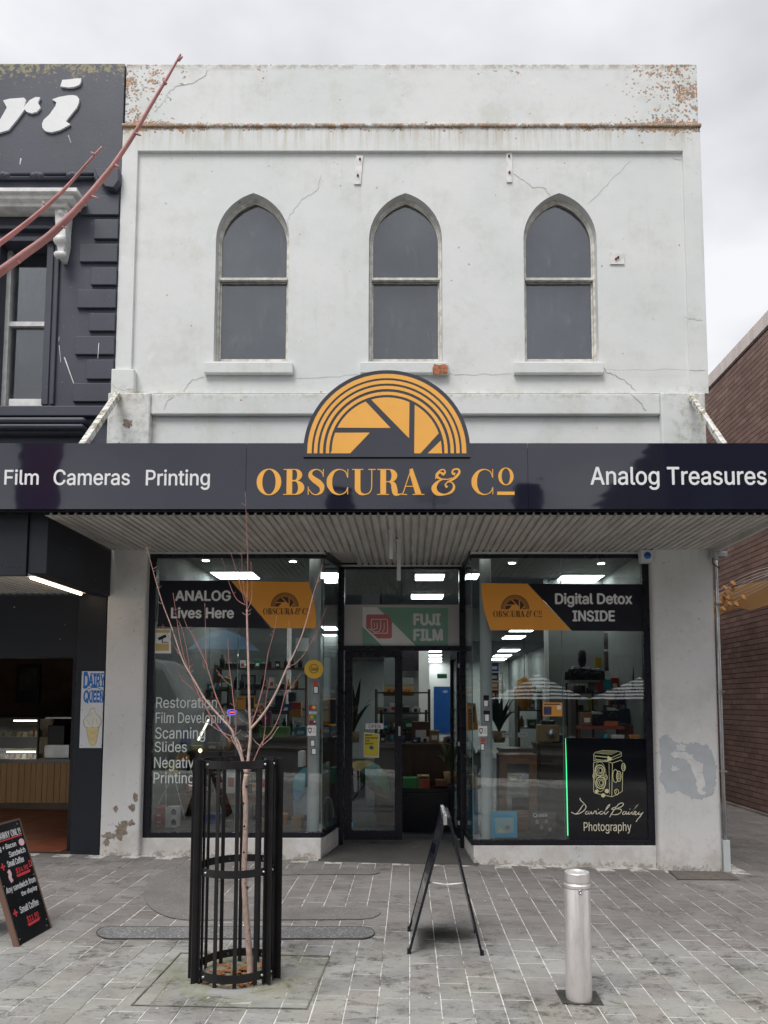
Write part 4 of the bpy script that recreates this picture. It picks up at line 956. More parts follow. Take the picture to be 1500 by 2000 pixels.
poly(grow(cone, 1.08, 1.04), -.042, .0008, solid('thin_grey_outline', .25, .25, .2), 'cone_outline', ds)
poly(cone, -.0429, .0013, solid('cone_yellow', .72, .60, .30), 'cone', ds)
for (x0, y0, x1, y1) in ((170, 1426, 190, 1436), (192, 1426, 172, 1436), (172, 1438, 187, 1447), (190, 1437, 175, 1448), (170, 1405, 176, 1417), (182, 1403, 180, 1418), (188, 1404, 191, 1416), (180, 1392, 175, 1400)):
    m = MB(); a_ = P(x0, y0, -.0446); b_ = P(x1, y1, -.0446); ribbon(m, [(a_.x, a_.z), (b_.x, b_.z)], [.003, .003], 0, .0006, FR(-.0446)); m.build('pattern_line', solid('tan_line', .45, .36, .18), ds)
for x, y in ((160, 1315), (204, 1315), (160, 1386), (202, 1386), (159, 1456), (198, 1456)):
    p_ = P(x, y, -.043); m = MB(); m.lathe([(0, -.003), (.004, -.002), (.005, 0)], (p_.x, -.042, p_.z), 8, axis='y'); m.build('screw', M_rust, ds)
# café behind the opening
cf = thing('cafe_interior', 'dark brown cafe room behind the opening at the left', 'cafe', (-4, 3, 0))
cf['kind'] = 'structure'; del cf['category']
M_cafewall = paint('brown_cafe_wall', (.085, .045, .028), .8, .3); M_cafedark = paint('cafe_dark_paint', (.03, .025, .022), .8, .2)  # brown back wall; near-black paint for side walls and ceiling
CXa, CXb, CYb = -7.5, NX-.03, 4.6
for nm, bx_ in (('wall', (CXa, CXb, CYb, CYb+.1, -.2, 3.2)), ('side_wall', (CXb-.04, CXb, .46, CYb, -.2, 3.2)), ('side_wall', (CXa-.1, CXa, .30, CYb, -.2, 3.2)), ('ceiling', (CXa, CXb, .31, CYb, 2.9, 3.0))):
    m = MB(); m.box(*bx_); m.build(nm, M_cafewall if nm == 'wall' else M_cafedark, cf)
tz0 = .105
tfl = MB(); tfl.box(CXa, CXb, -.02, CYb, tz0-.2, tz0-.004); flo = tfl.build('cafe_floor', paint('dark_tile_joint', (.05, .03, .025), .9), None, kind='structure')
for i in range(9):
    for j in range(10):
        a = -6.3+i*.4; b = .0+j*.3
        if a+.4 > npx0 and b < .5: continue
        m = MB(); a2 = min(a+.396, CXb-.05); q_ = rnd.uniform(.012, .0135); m.hexa([gpt(a+.004, b+.004, 0), gpt(a2, b+.004, 0), gpt(a2, b+.296, 0), gpt(a+.004, b+.296, 0), gpt(a+.004, b+.004, q_), gpt(a2, b+.004, q_), gpt(a2, b+.296, q_), gpt(a+.004, b+.296, q_)]); m.build('tile', M_terra, flo)
CY0 = 2.7
ct = thing('cafe_counter', 'honey timber plank counter front with pale top in the cafe', 'counter', (-5, CY0, tz0))
zc1 = P(60, 1490, CY0).z; zc0 = P(60, 1572, CY0).z
cxr = P(141, 1530, CY0).x
x = cxr; k = 0
ws_ = [.072, .088, .080, .095, .070, .085]
while x > -6.3:
    w_ = ws_[k % 6]; k += 1; m = MB(); m.box(x-w_+.003, x-.003, CY0-.02-rnd.uniform(0, .003), CY0, zc0+.03, zc1); m.build('plank', M_plank, ct); x -= w_
m = MB(); m.box(-6.3, cxr, CY0+.001, CY0+.6, tz0, zc1-.001); m.build('carcass', M_darkwood, ct)
m = MB(); m.box(-6.3, cxr, CY0-.03, CY0+.001-.002, zc0-.06, zc0+.028); m.build('kickboard', paint('kick_board', (.25, .19, .14), .6), ct)
m = MB(); m.box(-6.35, cxr+.02, CY0-.05, CY0+.62, zc1+.002, zc1+.05); m.build('worktop', paint('pale_worktop', (.42, .40, .37), .4), ct)
# display cabinet on the counter
gx0, gx1, gz0, gz1 = RR(-40, 1404, 75, 1481, CY0)
dc = thing('cake_display_cabinet', 'lit glass display cabinet with black frame on the cafe counter', 'display cabinet', (gx1-.3, CY0+.2, zc1+.05))
zc_ = zc1+.051
for bx_ in ((gx1-.02, gx1, CY0, CY0+.03), (gx1-.02, gx1, CY0+.42, CY0+.45)):
    m = MB(); m.box(*bx_, zc_, gz1); m.build('post', M_black, dc)
m = MB(); m.box(gx0, gx1, CY0, CY0+.45, gz1+.001, gz1+.02); m.build('top', M_black, dc)
m = MB(); m.box(gx0, gx1-.021, CY0+.44, CY0+.45, zc_, gz1); m.build('back_panel', paint('cabinet_back', (.20, .16, .12), .5), dc)
zsh_ = (zc_+gz1)/2+.02
for zz in (zsh_, ):
    m = MB(); m.box(gx0, gx1-.021, CY0+.02, CY0+.43, zz, zz+.008); m.build('shelf', paint('glass_shelf', (.4, .45, .42), .1), dc)
for zz, xa in ((gz1-.035, .30), (zc_+.09, .38)):
    m = MB(); m.box(gx1-.06-xa, gx1-.045, CY0+.01, CY0+.03, zz, zz+.018); m.build('light_strip', M_warm2, dc)
m = MB(); m.box(gx0, gx1-.021, CY0+.002, CY0+.005, zc_, gz1-.001); m.build('pane', M_glass, dc)
for i in range(7):
    for zz in (zc_, zsh_+.009):
        x = gx1-.10-i*.085; t = thing('cake', ['cake slice in a clear tub on the floor of the cafe display cabinet', 'cake slice in a clear tub on the upper shelf of the cafe cabinet'][zz != zc_], 'cake', (x, CY0+.2, zz), 'cakes and sandwiches in the cafe cabinet')
        m = MB(); h_ = rnd.uniform(.05, .09); m.prism([(-.03, 0), (.03, 0), (.026, h_), (-.022, h_*.8)], -.05, .05, lambda a, b, c, x=x, zz=zz: (x+a, CY0+.2+c, zz+b+.001)); m.build('slice', solid('cake_%d' % (i % 3), *[(.55, .42, .28), (.35, .2, .1), (.6, .55, .5)][i % 3]), t)
        m = MB(); m.box(x-.034, x+.034, CY0+.14, CY0+.26, zz+.0002, zz+.001); m.build('plate', M_white_trim, t)
a, b, c, e = RR(90, 1454, 138, 1481, CY0+.15)
cm = thing('coffee_machine', 'dark coffee machine with steel base on the cafe counter', 'coffee machine', (a, CY0+.1, zc1+.05))
m = MB(); m.box(a, b, CY0+.10, CY0+.5, zc1+.052, e); m.build('base', M_chrome, cm, bevel=.005)
a2, b2, c2, e2 = RR(95, 1416, 128, 1452, CY0+.15); m = MB(); m.box(a2, b2, CY0+.12, CY0+.45, e+.001, e2); m.build('body', M_ink, cm, bevel=.01)
m = MB(); m.box(a2-.03, b2+.12, CY0+.10, CY0+.48, e2+.09, e2+.11); m.build('cup_rack', M_chrome, cm)
for q in (a2-.02, b2+.10): m = MB(); m.tube([(q, CY0+.3, e+.001), (q, CY0+.3, e2+.09)], .01, 6); m.build('rack_post', M_chrome, cm)
a, b, c, e = RR(31, 1298, 77, 1372, CYb-.05)
tv = thing('wall_frame', 'tall dark framed picture on the brown cafe wall', 'picture', ((a+b)/2, CYb-.05, c))
m = MB(); m.box(a, b, CYb-.05, CYb-.001, c, e); m.build('frame', M_ink, tv); m = MB(); m.box(a+.06, b-.05, CYb-.053, CYb-.0505, c+.2, e-.06); m.build('picture', paint('murky_print', (.05, .045, .03), .5, .8, 4), tv)
cl = thing('pendant_lamp', 'small warm pendant bulb inside the dark cafe', 'lamp', (-4.6, 3.4, 2.2)); m = MB(); m.lathe([(0, -.05), (.04, -.035), (.05, 0), (.03, .04), (0, .05)], (-4.6, 3.4, 2.25), 12); m.build('bulb', M_warm, cl); m = MB(); m.tube([(-4.6, 3.4, 2.3), (-4.6, 3.4, 2.9)], .005, 6); m.build('cord', M_ink, cl)
# ------------------------------------------------------------------ brick building across the alley
BX = 5.45
bb = thing('brown_brick_building', 'brown brick building with pale coping along the far side of the alley', 'building', (BX, 6, 0))
def bwp(px, py):       # point on the plane x = BX
    a, b_, c = ray(px, py); t = BX/a; return Vector((BX, CAMY+b_*t, CAMZ+c*t))
ztb = bwp(1440, 700).z; print('brick wall top', ztb, bwp(1380, 772), bwp(1500, 638), bwp(1409, 1550), bwp(1500, 1581), P(1380, 900, 0))
ztop_b = bwp(1500, 638).z
m = MB(); m.box(BX+.02, BX+9, -2.0, 16, -.4, ztop_b); m.build('wall', M_brick_mortar, bb)
bh, blen, jt = .086, .24, .010
bcells = []
row = 0; z = gz(BX)-.02
while z+bh < ztop_b:
    y = 1.5+(row % 2)*blen/2
    while y < 12: bcells.append((y, z)); y += blen
    z += bh; row += 1
def bvis(y, z):
    d = y-CAMY; px = 800+BX*1430/d; py = 1259+1430*math.tan(math.atan2(CAMZ-z, d)+PITCH)
    if not (1383 < px < 1515): return 0
    if 868 < py < 1010: return 0
    return d
vb = sorted([(bvis(y, z), y, z) for y, z in bcells if bvis(y, z)])
bm_ = MB(); bm_.box(-.008, .03, -blen/2+jt/2, blen/2-jt/2, -bh/2+jt/2, bh/2-jt/2); bmesh_b = None
first = None; nearb = set()
for k, (d_, y, z) in enumerate(vb[:300]):
    nearb.add((y, z))
    if first is None:
        o = bm_.build('brick', M_brick, bb); first = o
        for v in o.data.vertices: v.co += Vector(WL(bb))
    else: o = bpy.data.objects.new('brick', first.data); COL.objects.link(o); o.parent = bb; _wl[o.name] = WL(bb)
    o.location = Vector((BX-rnd.uniform(0, .002), y+blen/2, z+bh/2))-Vector(WL(bb))
fm = MB()
for y, z in bcells:
    if (y, z) in nearb: continue
    q = rnd.uniform(0, .002); fm.box(BX-.008-q, BX+.03, y+jt/2, y+blen-jt/2, z+jt/2, z+bh-jt/2, tone=rnd.random())
fm.build('brick', M_brick, bb, kind='stuff')
y = 0.0; k = 0
while y < 13:
    m = MB(); m.box(BX-.03, BX+.25, y+.004, y+.106, ztop_b+.002, ztop_b+.22); m.build('coping_brick', M_coping, bb); y += .11
m = MB(); m.box(BX-.02, BX-.009, 5.3, 5.325, -.1, 4.4); m.build('expansion_joint', paint('joint_strip', (.05, .035, .03), .9), bb)
kb = MB(); kb.box(BX-.035, BX-.009, .0, 12, gz(BX)-.02, gz(BX)+.04); kb.build('base_strip', paint('pale_base_strip', (.33, .31, .28), .9, .3), bb)
# alley art: tan fascia boards with wires and wooden discs
art = thing('alley_artwork', 'tan timber wave board with white wires and wooden discs on the alley wall', 'artwork', (BX-.3, 4.5, 2.9))
AX = BX-.28
def axp(px, py, X=AX):
    a, b_, c = ray(px, py); t = X/a; return (CAMY+b_*t, CAMZ+c*t)
Lb = [(1392, 1168), (1400, 1160), (1430, 1148), (1460, 1140), (1530, 1128), (1530, 1172), (1500, 1181), (1480, 1188), (1465, 1192), (1443, 1187), (1430, 1190), (1400, 1204), (1392, 1207)]
m = MB(); m.prism([axp(x, y) for x, y in Lb], 0, .04, lambda x, y, z: (AX+z, x, y)); m.build('wave_board', wood('tan_plywood', (.78, .44, .18), (.70, .38, .14), ax=(3, 3, 12)), art)
for k in range(9):
    y0 = 1150+k*4.5+rnd.uniform(-2, 2); pts = []
    for j in range(9):
        t = j/8; x = 1390+150*t; y = y0+8-58*t**1.0+14*math.sin(PI*t)*(-1 if k % 2 else .3)-k*2*t; q = axp(x, y, AX-.05); pts.append((AX-.06, q[0], q[1]))
    m = MB(); m.tube(pts, .004, 5); m.build('wire', M_white_trim, art)
for x, y in ((1419, 1148), (1434, 1139), (1432, 1150), (1417, 1162), (1426, 1168), (1415, 1171), (1402, 1176), (1411, 1178), (1428, 1179), (1441, 1180), (1455, 1167), (1416, 1189), (1402, 1186), (1399, 1192)):
    q = axp(x, y, AX-.06); m = MB(); M_ = .045
    m.lathe([(0, -.012), (M_, -.012), (M_, .012), (0, .012)], (0, 0, 0), 14, smooth=False)
    R_ = Matrix.Translation((AX-.08, q[0], q[1])) @ Matrix.Rotation(math.radians(62), 4, 'X') @ Matrix.Rotation(.3, 4, 'Y'); m.v = [tuple(R_ @ Vector(v)) for v in m.v]
    m.build('disc', wood('disc_wood', (.62, .34, .14), (.42, .22, .09)), art)
# conduit and box on the right pier
cd = thing('downpipe', 'thin grey conduit running down the outer edge of the right pier', 'pipe', (rp1+.02, -.05, 0))
m = MB(); m.tube([(rp1+.022, -.05, gz(3)+.25), (rp1+.022, -.05, zs0-.13)], .014, 8); m.build('pipe', M_chrome, cd)
m = MB(); m.tube([(rp1+.048, -.02, gz(3)+.25), (rp1+.048, -.02, zs0-.10)], .012, 8); m.build('pipe', M_white_trim, cd)
for zz in (.9, 1.7, 2.6): m = MB(); m.box(rp1+.001, rp1+.065, -.072, .01, zz, zz+.015); m.build('clip', M_chrome, cd)
a, b, c, e = RR(1408, 1641, 1421, 1692, -.05); m = MB(); m.box(rp1+.004, rp1+.07, -.07, .03, gz(3)-.02, e); m.build('cover_box', M_shopwhite, cd, bevel=.003)
fl_ = thing('wall_floodlight', 'small grey floodlight at the top corner of the right pier', 'light', tuple(P(1395, 1090, -.1)))
p = P(1397, 1088, -.12); m = MB(); m.box(p.x-.06, p.x+.07, -.25, -.075, p.z-.015, p.z+.03); m.build('housing', M_chrome, fl_, bevel=.004); m = MB(); m.tube([(p.x-.04, -.15, p.z-.01), (p.x-.02, -.1, p.z-.06), (p.x+.06, -.08, p.z-.11)], .006, 6); m.build('cable', M_ink, fl_)
# security camera box above the right window
a, b, c, e = RR(1251, 1074, 1278, 1098, -.10)
sc2 = thing('security_camera', 'white box camera with blue lens at the top of the right pier', 'camera', ((a+b)/2, -.1, c))
m = MB(); m.prism([(a, e), (b, e), (b-.015, c), (a+.015, c)], 0, .10, FR(-.0)); m.build('housing', M_shopwhite, sc2, bevel=.004)
m = MB(); m.lathe([(0, -.012), (.034, -.010), (.036, 0)], ((a+b)/2, -.101, (c+e)/2+.005), 20, axis='y'); m.build('lens', solid('blue_lens', .015, .10, .42, .2), sc2)
m = MB(); m.box((a+b)/2-.04, (a+b)/2+.04, -.08, -.02, e+.001, zs0-.001); m.build('mount', M_shopwhite, sc2)
# ------------------------------------------------------------------ tree guard with young tree
gc = G(463, 1903); GR = .228; gcz = gz(gc.x)
tg = thing('tree_guard', 'black steel tree guard of upright bars around the young street tree', 'tree guard', (gc.x, gc.y, gcz))
zt_, zm_ = P(480, 1481, gc.y).z, P(480, 1688, gc.y).z
def ring(z0, z1, name):
    m = MB(); m.lathe([(GR-.005, z0), (GR+.004, z0), (GR+.004, z1), (GR-.005, z1), (GR-.005, z0)], (gc.x, gc.y, 0), 48, smooth=False); return m.build(name, M_blackiron, tg)
ring(gcz+.03, gcz+.075, 'ring'); ring(zm_-.03, zm_+.012, 'ring'); ring(zt_-.045, zt_, 'ring')
for k in range(12):
    t = 2*PI*(k+.5)/12-.10; c_, s_ = math.cos(t), math.sin(t); M_ = Matrix.Translation((gc.x, gc.y, 0)) @ Matrix.Rotation(t, 4, 'Z')
    m = MB(); m.box(GR-.012, GR-.0055, -.011, .011, gcz+.002, zt_-.002, M=M_); m.build('bar', M_blackiron, tg)
for deg in (196, 216, -15, -36):
    t = math.radians(deg); M_ = Matrix.Translation((gc.x, gc.y, 0)) @ Matrix.Rotation(t, 4, 'Z')
    m = MB(); m.box(GR+.0045, GR+.046, -.004, .004, gcz+.002, zt_+.004, M=M_); m.box(GR+.0045, GR+.012, -.024, .024, gcz+.002, zt_+.004, M=M_)
    m.build('post', M_blackiron, tg)
for z in (gcz+.052, zm_-.008, zt_-.022):
    for deg in (205, 232, 318, -25, 60, 118):
        t = math.radians(deg); M_ = Matrix.Translation((gc.x, gc.y, z)) @ Matrix.Rotation(t, 4, 'Z') @ Matrix.Rotation(PI/2, 4, 'Y')
        m = MB(); m.lathe([(.007, .0), (.007, .008), (.004, .011), (0, .012)], (0, 0, GR+.004 if deg not in (60, 118) else GR-.016), 8); m.v = [tuple(M_ @ Vector(v)) for v in m.v]; m.build('bolt_head', M_chrome, tg)
# planting pit
pit = MB(); pit.lathe([(.0, -.035), (.12, -.03), (.2, -.025), (GR-.012, -.012)], (gc.x, gc.y, gcz), 32); pit.build('tree_pit', M_soil, None, kind='structure')
col_ = MB(); col_.prism([[(gc.x+.40*math.cos(t), gc.y+.40*math.sin(t)) for t in [2*PI*j/40 for j in range(40)]], [(gc.x+.212*math.cos(t), gc.y+.212*math.sin(t)) for t in [2*PI*j/40 for j in range(40)]]], 0, .004, lambda x, y, z: gpt(x, y, -.0052+z)); col_.build('pit_collar', M_paver, footpath)
fr2 = [G(x, y) for x, y in ((255, 1965), (600, 1972), (645, 1868), (352, 1862))]; ccx = sum(p.x for p in fr2)/4; ccy = sum(p.y for p in fr2)/4
m = MB(); L1 = [(p.x, p.y) for p in fr2]; m.prism([L1, [(ccx+(a-ccx)*.984, ccy+(b-ccy)*.984) for a, b in L1[::-1]]], 0, .003, lambda x, y, z: gpt(x, y, .003+z)); m.build('pit_frame', paint('mossy_pit_edge', (.19, .19, .15), .9, .5, 12), footpath)
# rubble round the rim of the pit
for k in range(26):
    t = rnd.uniform(0, 2*PI); r_ = rnd.uniform(.10, .20); m = MB(); q = rnd.uniform(.012, .03)
    m.lathe([(0, -q*.2), (q*.8, 0), (q, q*.4), (q*.5, q*.8), (0, q*.9)], (gc.x+r_*math.cos(t), gc.y+r_*math.sin(t), gcz-.028), 6, smooth=False)
    o = tag(m.build('stone', paint('grey_pit_stone', (.17, .165, .14), .9, .4, 20), None), 'small grey mossy stone lying in the tree pit', 'stone', 'stones in the tree pit')
def leaf(x, y, z, s, rz, mat=M_leaf_dead, lab='dead orange leaf lying on the soil in the tree pit', grp='dead leaves in the tree pit'):
    pts = [(0, -1, 0), (.35, -.55, .12), (.95, -.5, .05), (.6, -.05, .18), (.9, .5, .1), (.35, .35, .2), (0, 1.1, .0), (-.35, .4, .15), (-.9, .45, .25), (-.55, 0, .1), (-.95, -.55, .2), (-.3, -.55, .08)]
    m = MB(); R_ = Matrix.Translation((x, y, z)) @ Matrix.Rotation(rz, 4, 'Z') @ Matrix.Rotation(rnd.uniform(-.5, .5), 4, 'X')
    vs = [R_ @ Vector((a*s, b*s, c*s*rnd.uniform(.6, 1.6))) for a, b, c in pts]; ce = R_ @ Vector((0, 0, .3*s)); vs.append(ce)
    m.add(vs, [(i, (i+1) % 12, 12) for i in range(12)]); return tag(m.build('leaf', mat, None), lab, 'leaf', grp)
for k in range(52):
    t = rnd.uniform(0, 2*PI); r_ = .20*math.sqrt(rnd.random()); leaf(gc.x+r_*math.cos(t), gc.y+r_*math.sin(t), gcz-.012+rnd.uniform(0, .02), rnd.uniform(.018, .040), rnd.uniform(0, 6))
p = G(810, 1657); leaf(p.x, p.y, p.z+.008, .04, 1.2, lab='single orange leaf lying on the dark paving in front of the door', grp=None)
p = G(606, 1900)
# tree: branches drawn in the picture's plane, spread in depth
TY = gc.y-.01
tree = thing('street_tree', 'bare young street tree with a slim pale trunk and thin red twigs inside the guard', 'tree', tuple(P(489, 1915, TY)))
def br_(pts, r0, r1, mat, name, dy=0.0, dy0=0.0, knots=0):
    n = len(pts); q = []
    if name != 'trunk': r0 *= .80; r1 *= .85
    for i, (x, y) in enumerate(pts):
        Y = TY+dy0+(dy-dy0)*i/(n-1); q.append(P(x, y, Y))
    q = catmull(q, 5); rs = [r0+(r1-r0)*i/(len(q)-1) for i in range(len(q))]
    m = MB(); m.tube(q, rs, 8 if r0 > .004 else 6)
    for k in range(knots):
        i = rnd.randint(2, len(q)-2); p_ = q[i]; t = rnd.choice((0, PI))+rnd.uniform(-.4, .4); L = rnd.uniform(.012, .03)
        m.tube([p_, p_+Vector((math.cos(t)*L*.6, -.004, L*.2)), p_+Vector((math.cos(t)*L, -.005, L*.6))], [.0016, .0013, .0007], 4)
    return m.build(name, mat, tree)
tr = br_([(489, 1918), (488, 1880), (484, 1820), (479, 1760), (477, 1700), (479, 1640), (480, 1580), (478, 1540), (481, 1512)], .0190, .0140, M_bark, 'trunk', knots=0)
for x, y in ((481, 1536), (475, 1569), (477, 1614), (476, 1665), (483, 1734)):
    p_ = P(x, y, TY-.017); m = MB(); m.lathe([(0, -.006), (.006, -.003), (.008, .003)], (p_.x, TY-.013, p_.z), 8, axis='y'); m.build('knot', M_soil, tree)
B = [([(481, 1512), (486, 1470), (489, 1430), (487, 1380), (485, 1300), (483, 1230), (482, 1190)], .0115, .0060, .0, 12),
 ([(482, 1195), (483, 1150), (484, 1100), (482, 1040), (479, 960)], .0050, .0014, -.02, 6),
 ([(482, 1192), (490, 1175), (492, 1150), (490, 1098)], .0030, .0012, .05, 2),
 ([(480, 1182), (462, 1170), (448, 1140), (440, 1110), (433, 1090)], .0028, .0010, -.05, 3),
 ([(479, 1180), (468, 1140), (460, 1110), (450, 1078)], .0018, .0009, .05, 2),
 ([(481, 1180), (474, 1130), (472, 1077)], .0018, .0009, .08, 2),
 ([(479, 1510), (470, 1475), (457, 1440), (452, 1425), (425, 1395), (400, 1365), (383, 1335), (362, 1300), (350, 1270), (335, 1225), (318, 1180), (303, 1130), (295, 1100), (286, 1068)], .0095, .0013, -.10, 14),
 ([(452, 1450), (430, 1425), (408, 1392), (392, 1365), (375, 1325), (360, 1285), (350, 1240), (344, 1200), (338, 1158)], .0058, .0011, -.04, 8),
 ([(390, 1362), (372, 1342), (355, 1325), (345, 1300), (340, 1288)], .0026, .0009, -.12, 2),
 ([(357, 1288), (340, 1262), (328, 1240), (318, 1219)], .0024, .0009, -.14, 2),
 ([(372, 1318), (365, 1270), (356, 1230), (348, 1212)], .0022, .0008, .06, 2),
 ([(455, 1436), (440, 1400), (426, 1370), (417, 1345), (410, 1320), (403, 1295), (402, 1250), (400, 1178)], .0060, .0012, .06, 8),
 ([(406, 1302), (390, 1270), (375, 1238), (366, 1225), (358, 1205)], .0024, .0009, .10, 3),
 ([(400, 1290), (390, 1265), (383, 1245), (381, 1238)], .0020, .0008, .02, 1),
 ([(459, 1440), (461, 1410), (456, 1370), (453, 1340), (448, 1305), (446, 1270), (445, 1248)], .0050, .0010, .0, 6),
 ([(453, 1340), (440, 1330), (428, 1315), (422, 1308)], .0018, .0008, .04, 1),
 ([(460, 1440), (445, 1435), (425, 1425), (405, 1412), (388, 1410)], .0028, .0009, -.08, 2),
 ([(488, 1425), (510, 1400), (530, 1370), (545, 1340), (560, 1305), (575, 1275), (590, 1240), (602, 1200), (612, 1160), (622, 1130), (630, 1103)], .0092, .0014, -.06, 10),
 ([(564, 1300), (575, 1297), (592, 1280), (608, 1255), (620, 1230), (630, 1205), (640, 1182)], .0034, .0012, -.10, 1),
 ([(489, 1420), (500, 1390), (510, 1355), (516, 1330), (520, 1300), (525, 1270), (535, 1235), (541, 1203)], .0050, .0011, .06, 5),
 ([(484, 1512), (498, 1480), (512, 1450), (530, 1430), (545, 1400), (553, 1370), (560, 1340), (562, 1310), (563, 1260), (565, 1215)], .0050, .0010, .10, 9),
 ([(512, 1458), (518, 1420), (518, 1380), (522, 1350), (528, 1323)], .0026, .0009, .14, 3),
 ([(512, 1456), (530, 1440), (540, 1425), (545, 1418)], .0020, .0008, .04, 1),
 ([(554, 1355), (565, 1348), (577, 1330), (588, 1315)], .0020, .0008, .12, 1),
 ([(487, 1415), (475, 1408), (464, 1400), (455, 1385)], .0018, .0008, .02, 1),
 ([(510, 1458), (500, 1450), (492, 1440)], .0018, .0008, .02, 0), ([(488, 1440), (478, 1438), (470, 1433)], .0015, .0007, .02, 0),
 ([(458, 1436), (466, 1430), (471, 1425)], .002, .0009, -.02, 0), ([(470, 1475), (462, 1458), (455, 1448), (452, 1440)], .0075, .0045, -.03, 1), ([(481, 1515), (476, 1490), (468, 1455), (459, 1438)], .0090, .0055, .02, 2)]
for pts, r0, r1, dy, kn in B: br_(pts, r0, r1, M_bark if r0 > .0085 else (M_bark if pts[-1][1] > 1400 else M_twig), 'branch' if r0 > .003 else 'twig', dy, 0, kn)
# ------------------------------------------------------------------ branch of another tree close to the camera
FY = -6.0
ft = thing('near_tree', 'pink branches of a bare tree reaching in from the upper left edge', 'tree', (-1.9, FY, gz(-1.9)))
def fb(pts, r0, r1, name, par=ft):
    q = catmull([p if len(p) == 3 else tuple(P(p[0], p[1], FY)) for p in pts], 8); rs = [r0+(r1-r0)*i/(len(q)-1) for i in range(len(q))]; m = MB(); m.tube(q, rs, 10); return m.build(name, M_fgtwig, par)
fb([(-1.9, FY, gz(-1.9)-.05), (-1.88, FY, .8), (-1.9, FY, 1.5), (-1.86, FY, 2.6)], .035, .016, 'trunk')
e1 = fb([(-1.89, FY, 1.35), (-240, 700), (-110, 609), (0, 531), (50, 495), (95, 462), (135, 424), (170, 386), (200, 350), (222, 322), (262, 262), (295, 205), (322, 160), (345, 120), (353, 106)], .0105, .0018, 'branch')
fb([(-1.87, FY, 1.5), (-240, 654), (-110, 557), (0, 475), (50, 437), (95, 399), (133, 362), (165, 325), (199, 287)], .0070, .0020, 'branch')
for (x, y, dx, dy_) in ((32, 508, 6, 5), (118, 441, 8, 4), (178, 383, 12, 4), (224, 322, 8, 4), (265, 260, 8, 4), (325, 165, -6, -8), (186, 303, -7, -5), (90, 402, -6, -7), (348, 118, 7, -6)):
    a = P(x, y, FY); b = P(x+dx*1.3, y+dy_*1.3, FY-.005); m = MB(); m.tube([a, (a+b)/2, b], [.0034, .0026, .001], 6); m.build('bud', M_fgtwig, ft)
# ------------------------------------------------------------------ bollard
bp_ = G(1131, 1951); zb = gz(bp_.x); br0 = 24.5*(bp_.y-CAMY)/FPX; zbt_ = P(1128, 1702, bp_.y).z
bo = thing('bollard', 'brushed stainless steel bollard with a domed collar standing on the paving at the right', 'bollard', (bp_.x, bp_.y, zb))
m = MB(); m.lathe([(br0, -.02), (br0, zbt_-zb-.088), (br0*.985, zbt_-zb-.086)], (bp_.x, bp_.y, zb), 40); m.build('post', M_steel, bo)
m = MB(); q = zbt_-zb; m.lathe([(br0*.98, q-.084), (br0*1.02, q-.082), (br0*1.03, q-.066), (br0*.90, q-.058), (br0*.90, q-.054), (br0*.97, q-.05), (br0*.97, q-.005), (br0*.93, q), (br0*.72, q), (br0*.68, q-.006), (0, q-.004)], (bp_.x, bp_.y, zb), 40, smooth=False); m.build('cap', M_steel, bo, bevel=.0012)
p = P(1133, 1742, bp_.y-br0); m = MB(); m.lathe([(.011, .001), (.011, -.004), (.007, -.005), (.0065, -.001), (0, -.001)], (p.x, bp_.y-math.sqrt(br0**2-(p.x-bp_.x)**2), p.z), 14, axis='y'); m.build('lock', M_chrome, bo)
m = MB(); m.prism([(bp_.x+dx*.095, bp_.y+dy_*.095) for dx, dy_ in ((-1.1, -.8), (1.2, -.9), (1.25, 1.1), (-1.15, 1.15))], 0, .003, lambda x, y, z: gpt(x, y, .0025+z)); m.build('footing', paint('dark_footing', (.05, .045, .04), .4, .4, 10), bo)  # dark quad on the paving round the foot of the post
# ------------------------------------------------------------------ A-frame sign seen edge-on
A0 = G(799, 1862); A1 = G(941, 1865); A0b = G(806, 1816); A1b = G(941, 1827)
apx = P(873, 1594, (A0.y+.04)); az = apx.z
af = thing('a_frame_sign', 'slim black folding A-frame sign standing edge-on before the shop door', 'sign', (apx.x, A0.y+.2, gz(apx.x)))
yA, yB = A0.y+.0, A0.y+.46
def leg(xb, xt, y, name='frame_leg', w=.016, t=.011):
    m = MB(); b = Vector((xb, y, gz(xb)+.004)); tp = Vector((xt, y, az)); d_ = (tp-b).normalized(); n_ = Vector((d_.z, 0, -d_.x))
    m.hexa([b-n_*w/2+Vector((0, -t, 0)), b+n_*w/2+Vector((0, -t, 0)), b+n_*w/2+Vector((0, t, 0)), b-n_*w/2+Vector((0, t, 0)), tp-n_*w/2+Vector((0, -t, 0)), tp+n_*w/2+Vector((0, -t, 0)), tp+n_*w/2+Vector((0, t, 0)), tp-n_*w/2+Vector((0, t, 0))]); return m
M_alu = paint('silver_frame_edge', (.55, .55, .55), .25, .1, metal=.8)
for xb, xt, s_ in ((A0.x, apx.x-.012, -1), (A1.x, apx.x+.014, 1)):
    for y in (yA, yB): leg(xb, xt, y).build('frame_leg', M_black, af)
    pn = MB(); zb0 = .10; f = lambda t, xb=xb, xt=xt: (xb+(xt-xb)*t, gz(xb)+(az-gz(xb))*t)
    a = f(.12); b = f(.985); th = .006
    pn.hexa([(a[0]-th, yA+.012, a[1]), (a[0]+th, yA+.012, a[1]), (a[0]+th, yB-.012, a[1]), (a[0]-th, yB-.012, a[1]), (b[0]-th, yA+.012, b[1]), (b[0]+th, yA+.012, b[1]), (b[0]+th, yB-.012, b[1]), (b[0]-th, yB-.012, b[1])])
    pn.build('panel', M_fascia, af)
    for y in (yA, yB): m = MB(); m.box(xb-.012, xb+.012, y-.014, y+.014, gz(xb)+.001, gz(xb)+.03); m.build('foot', M_ink, af)
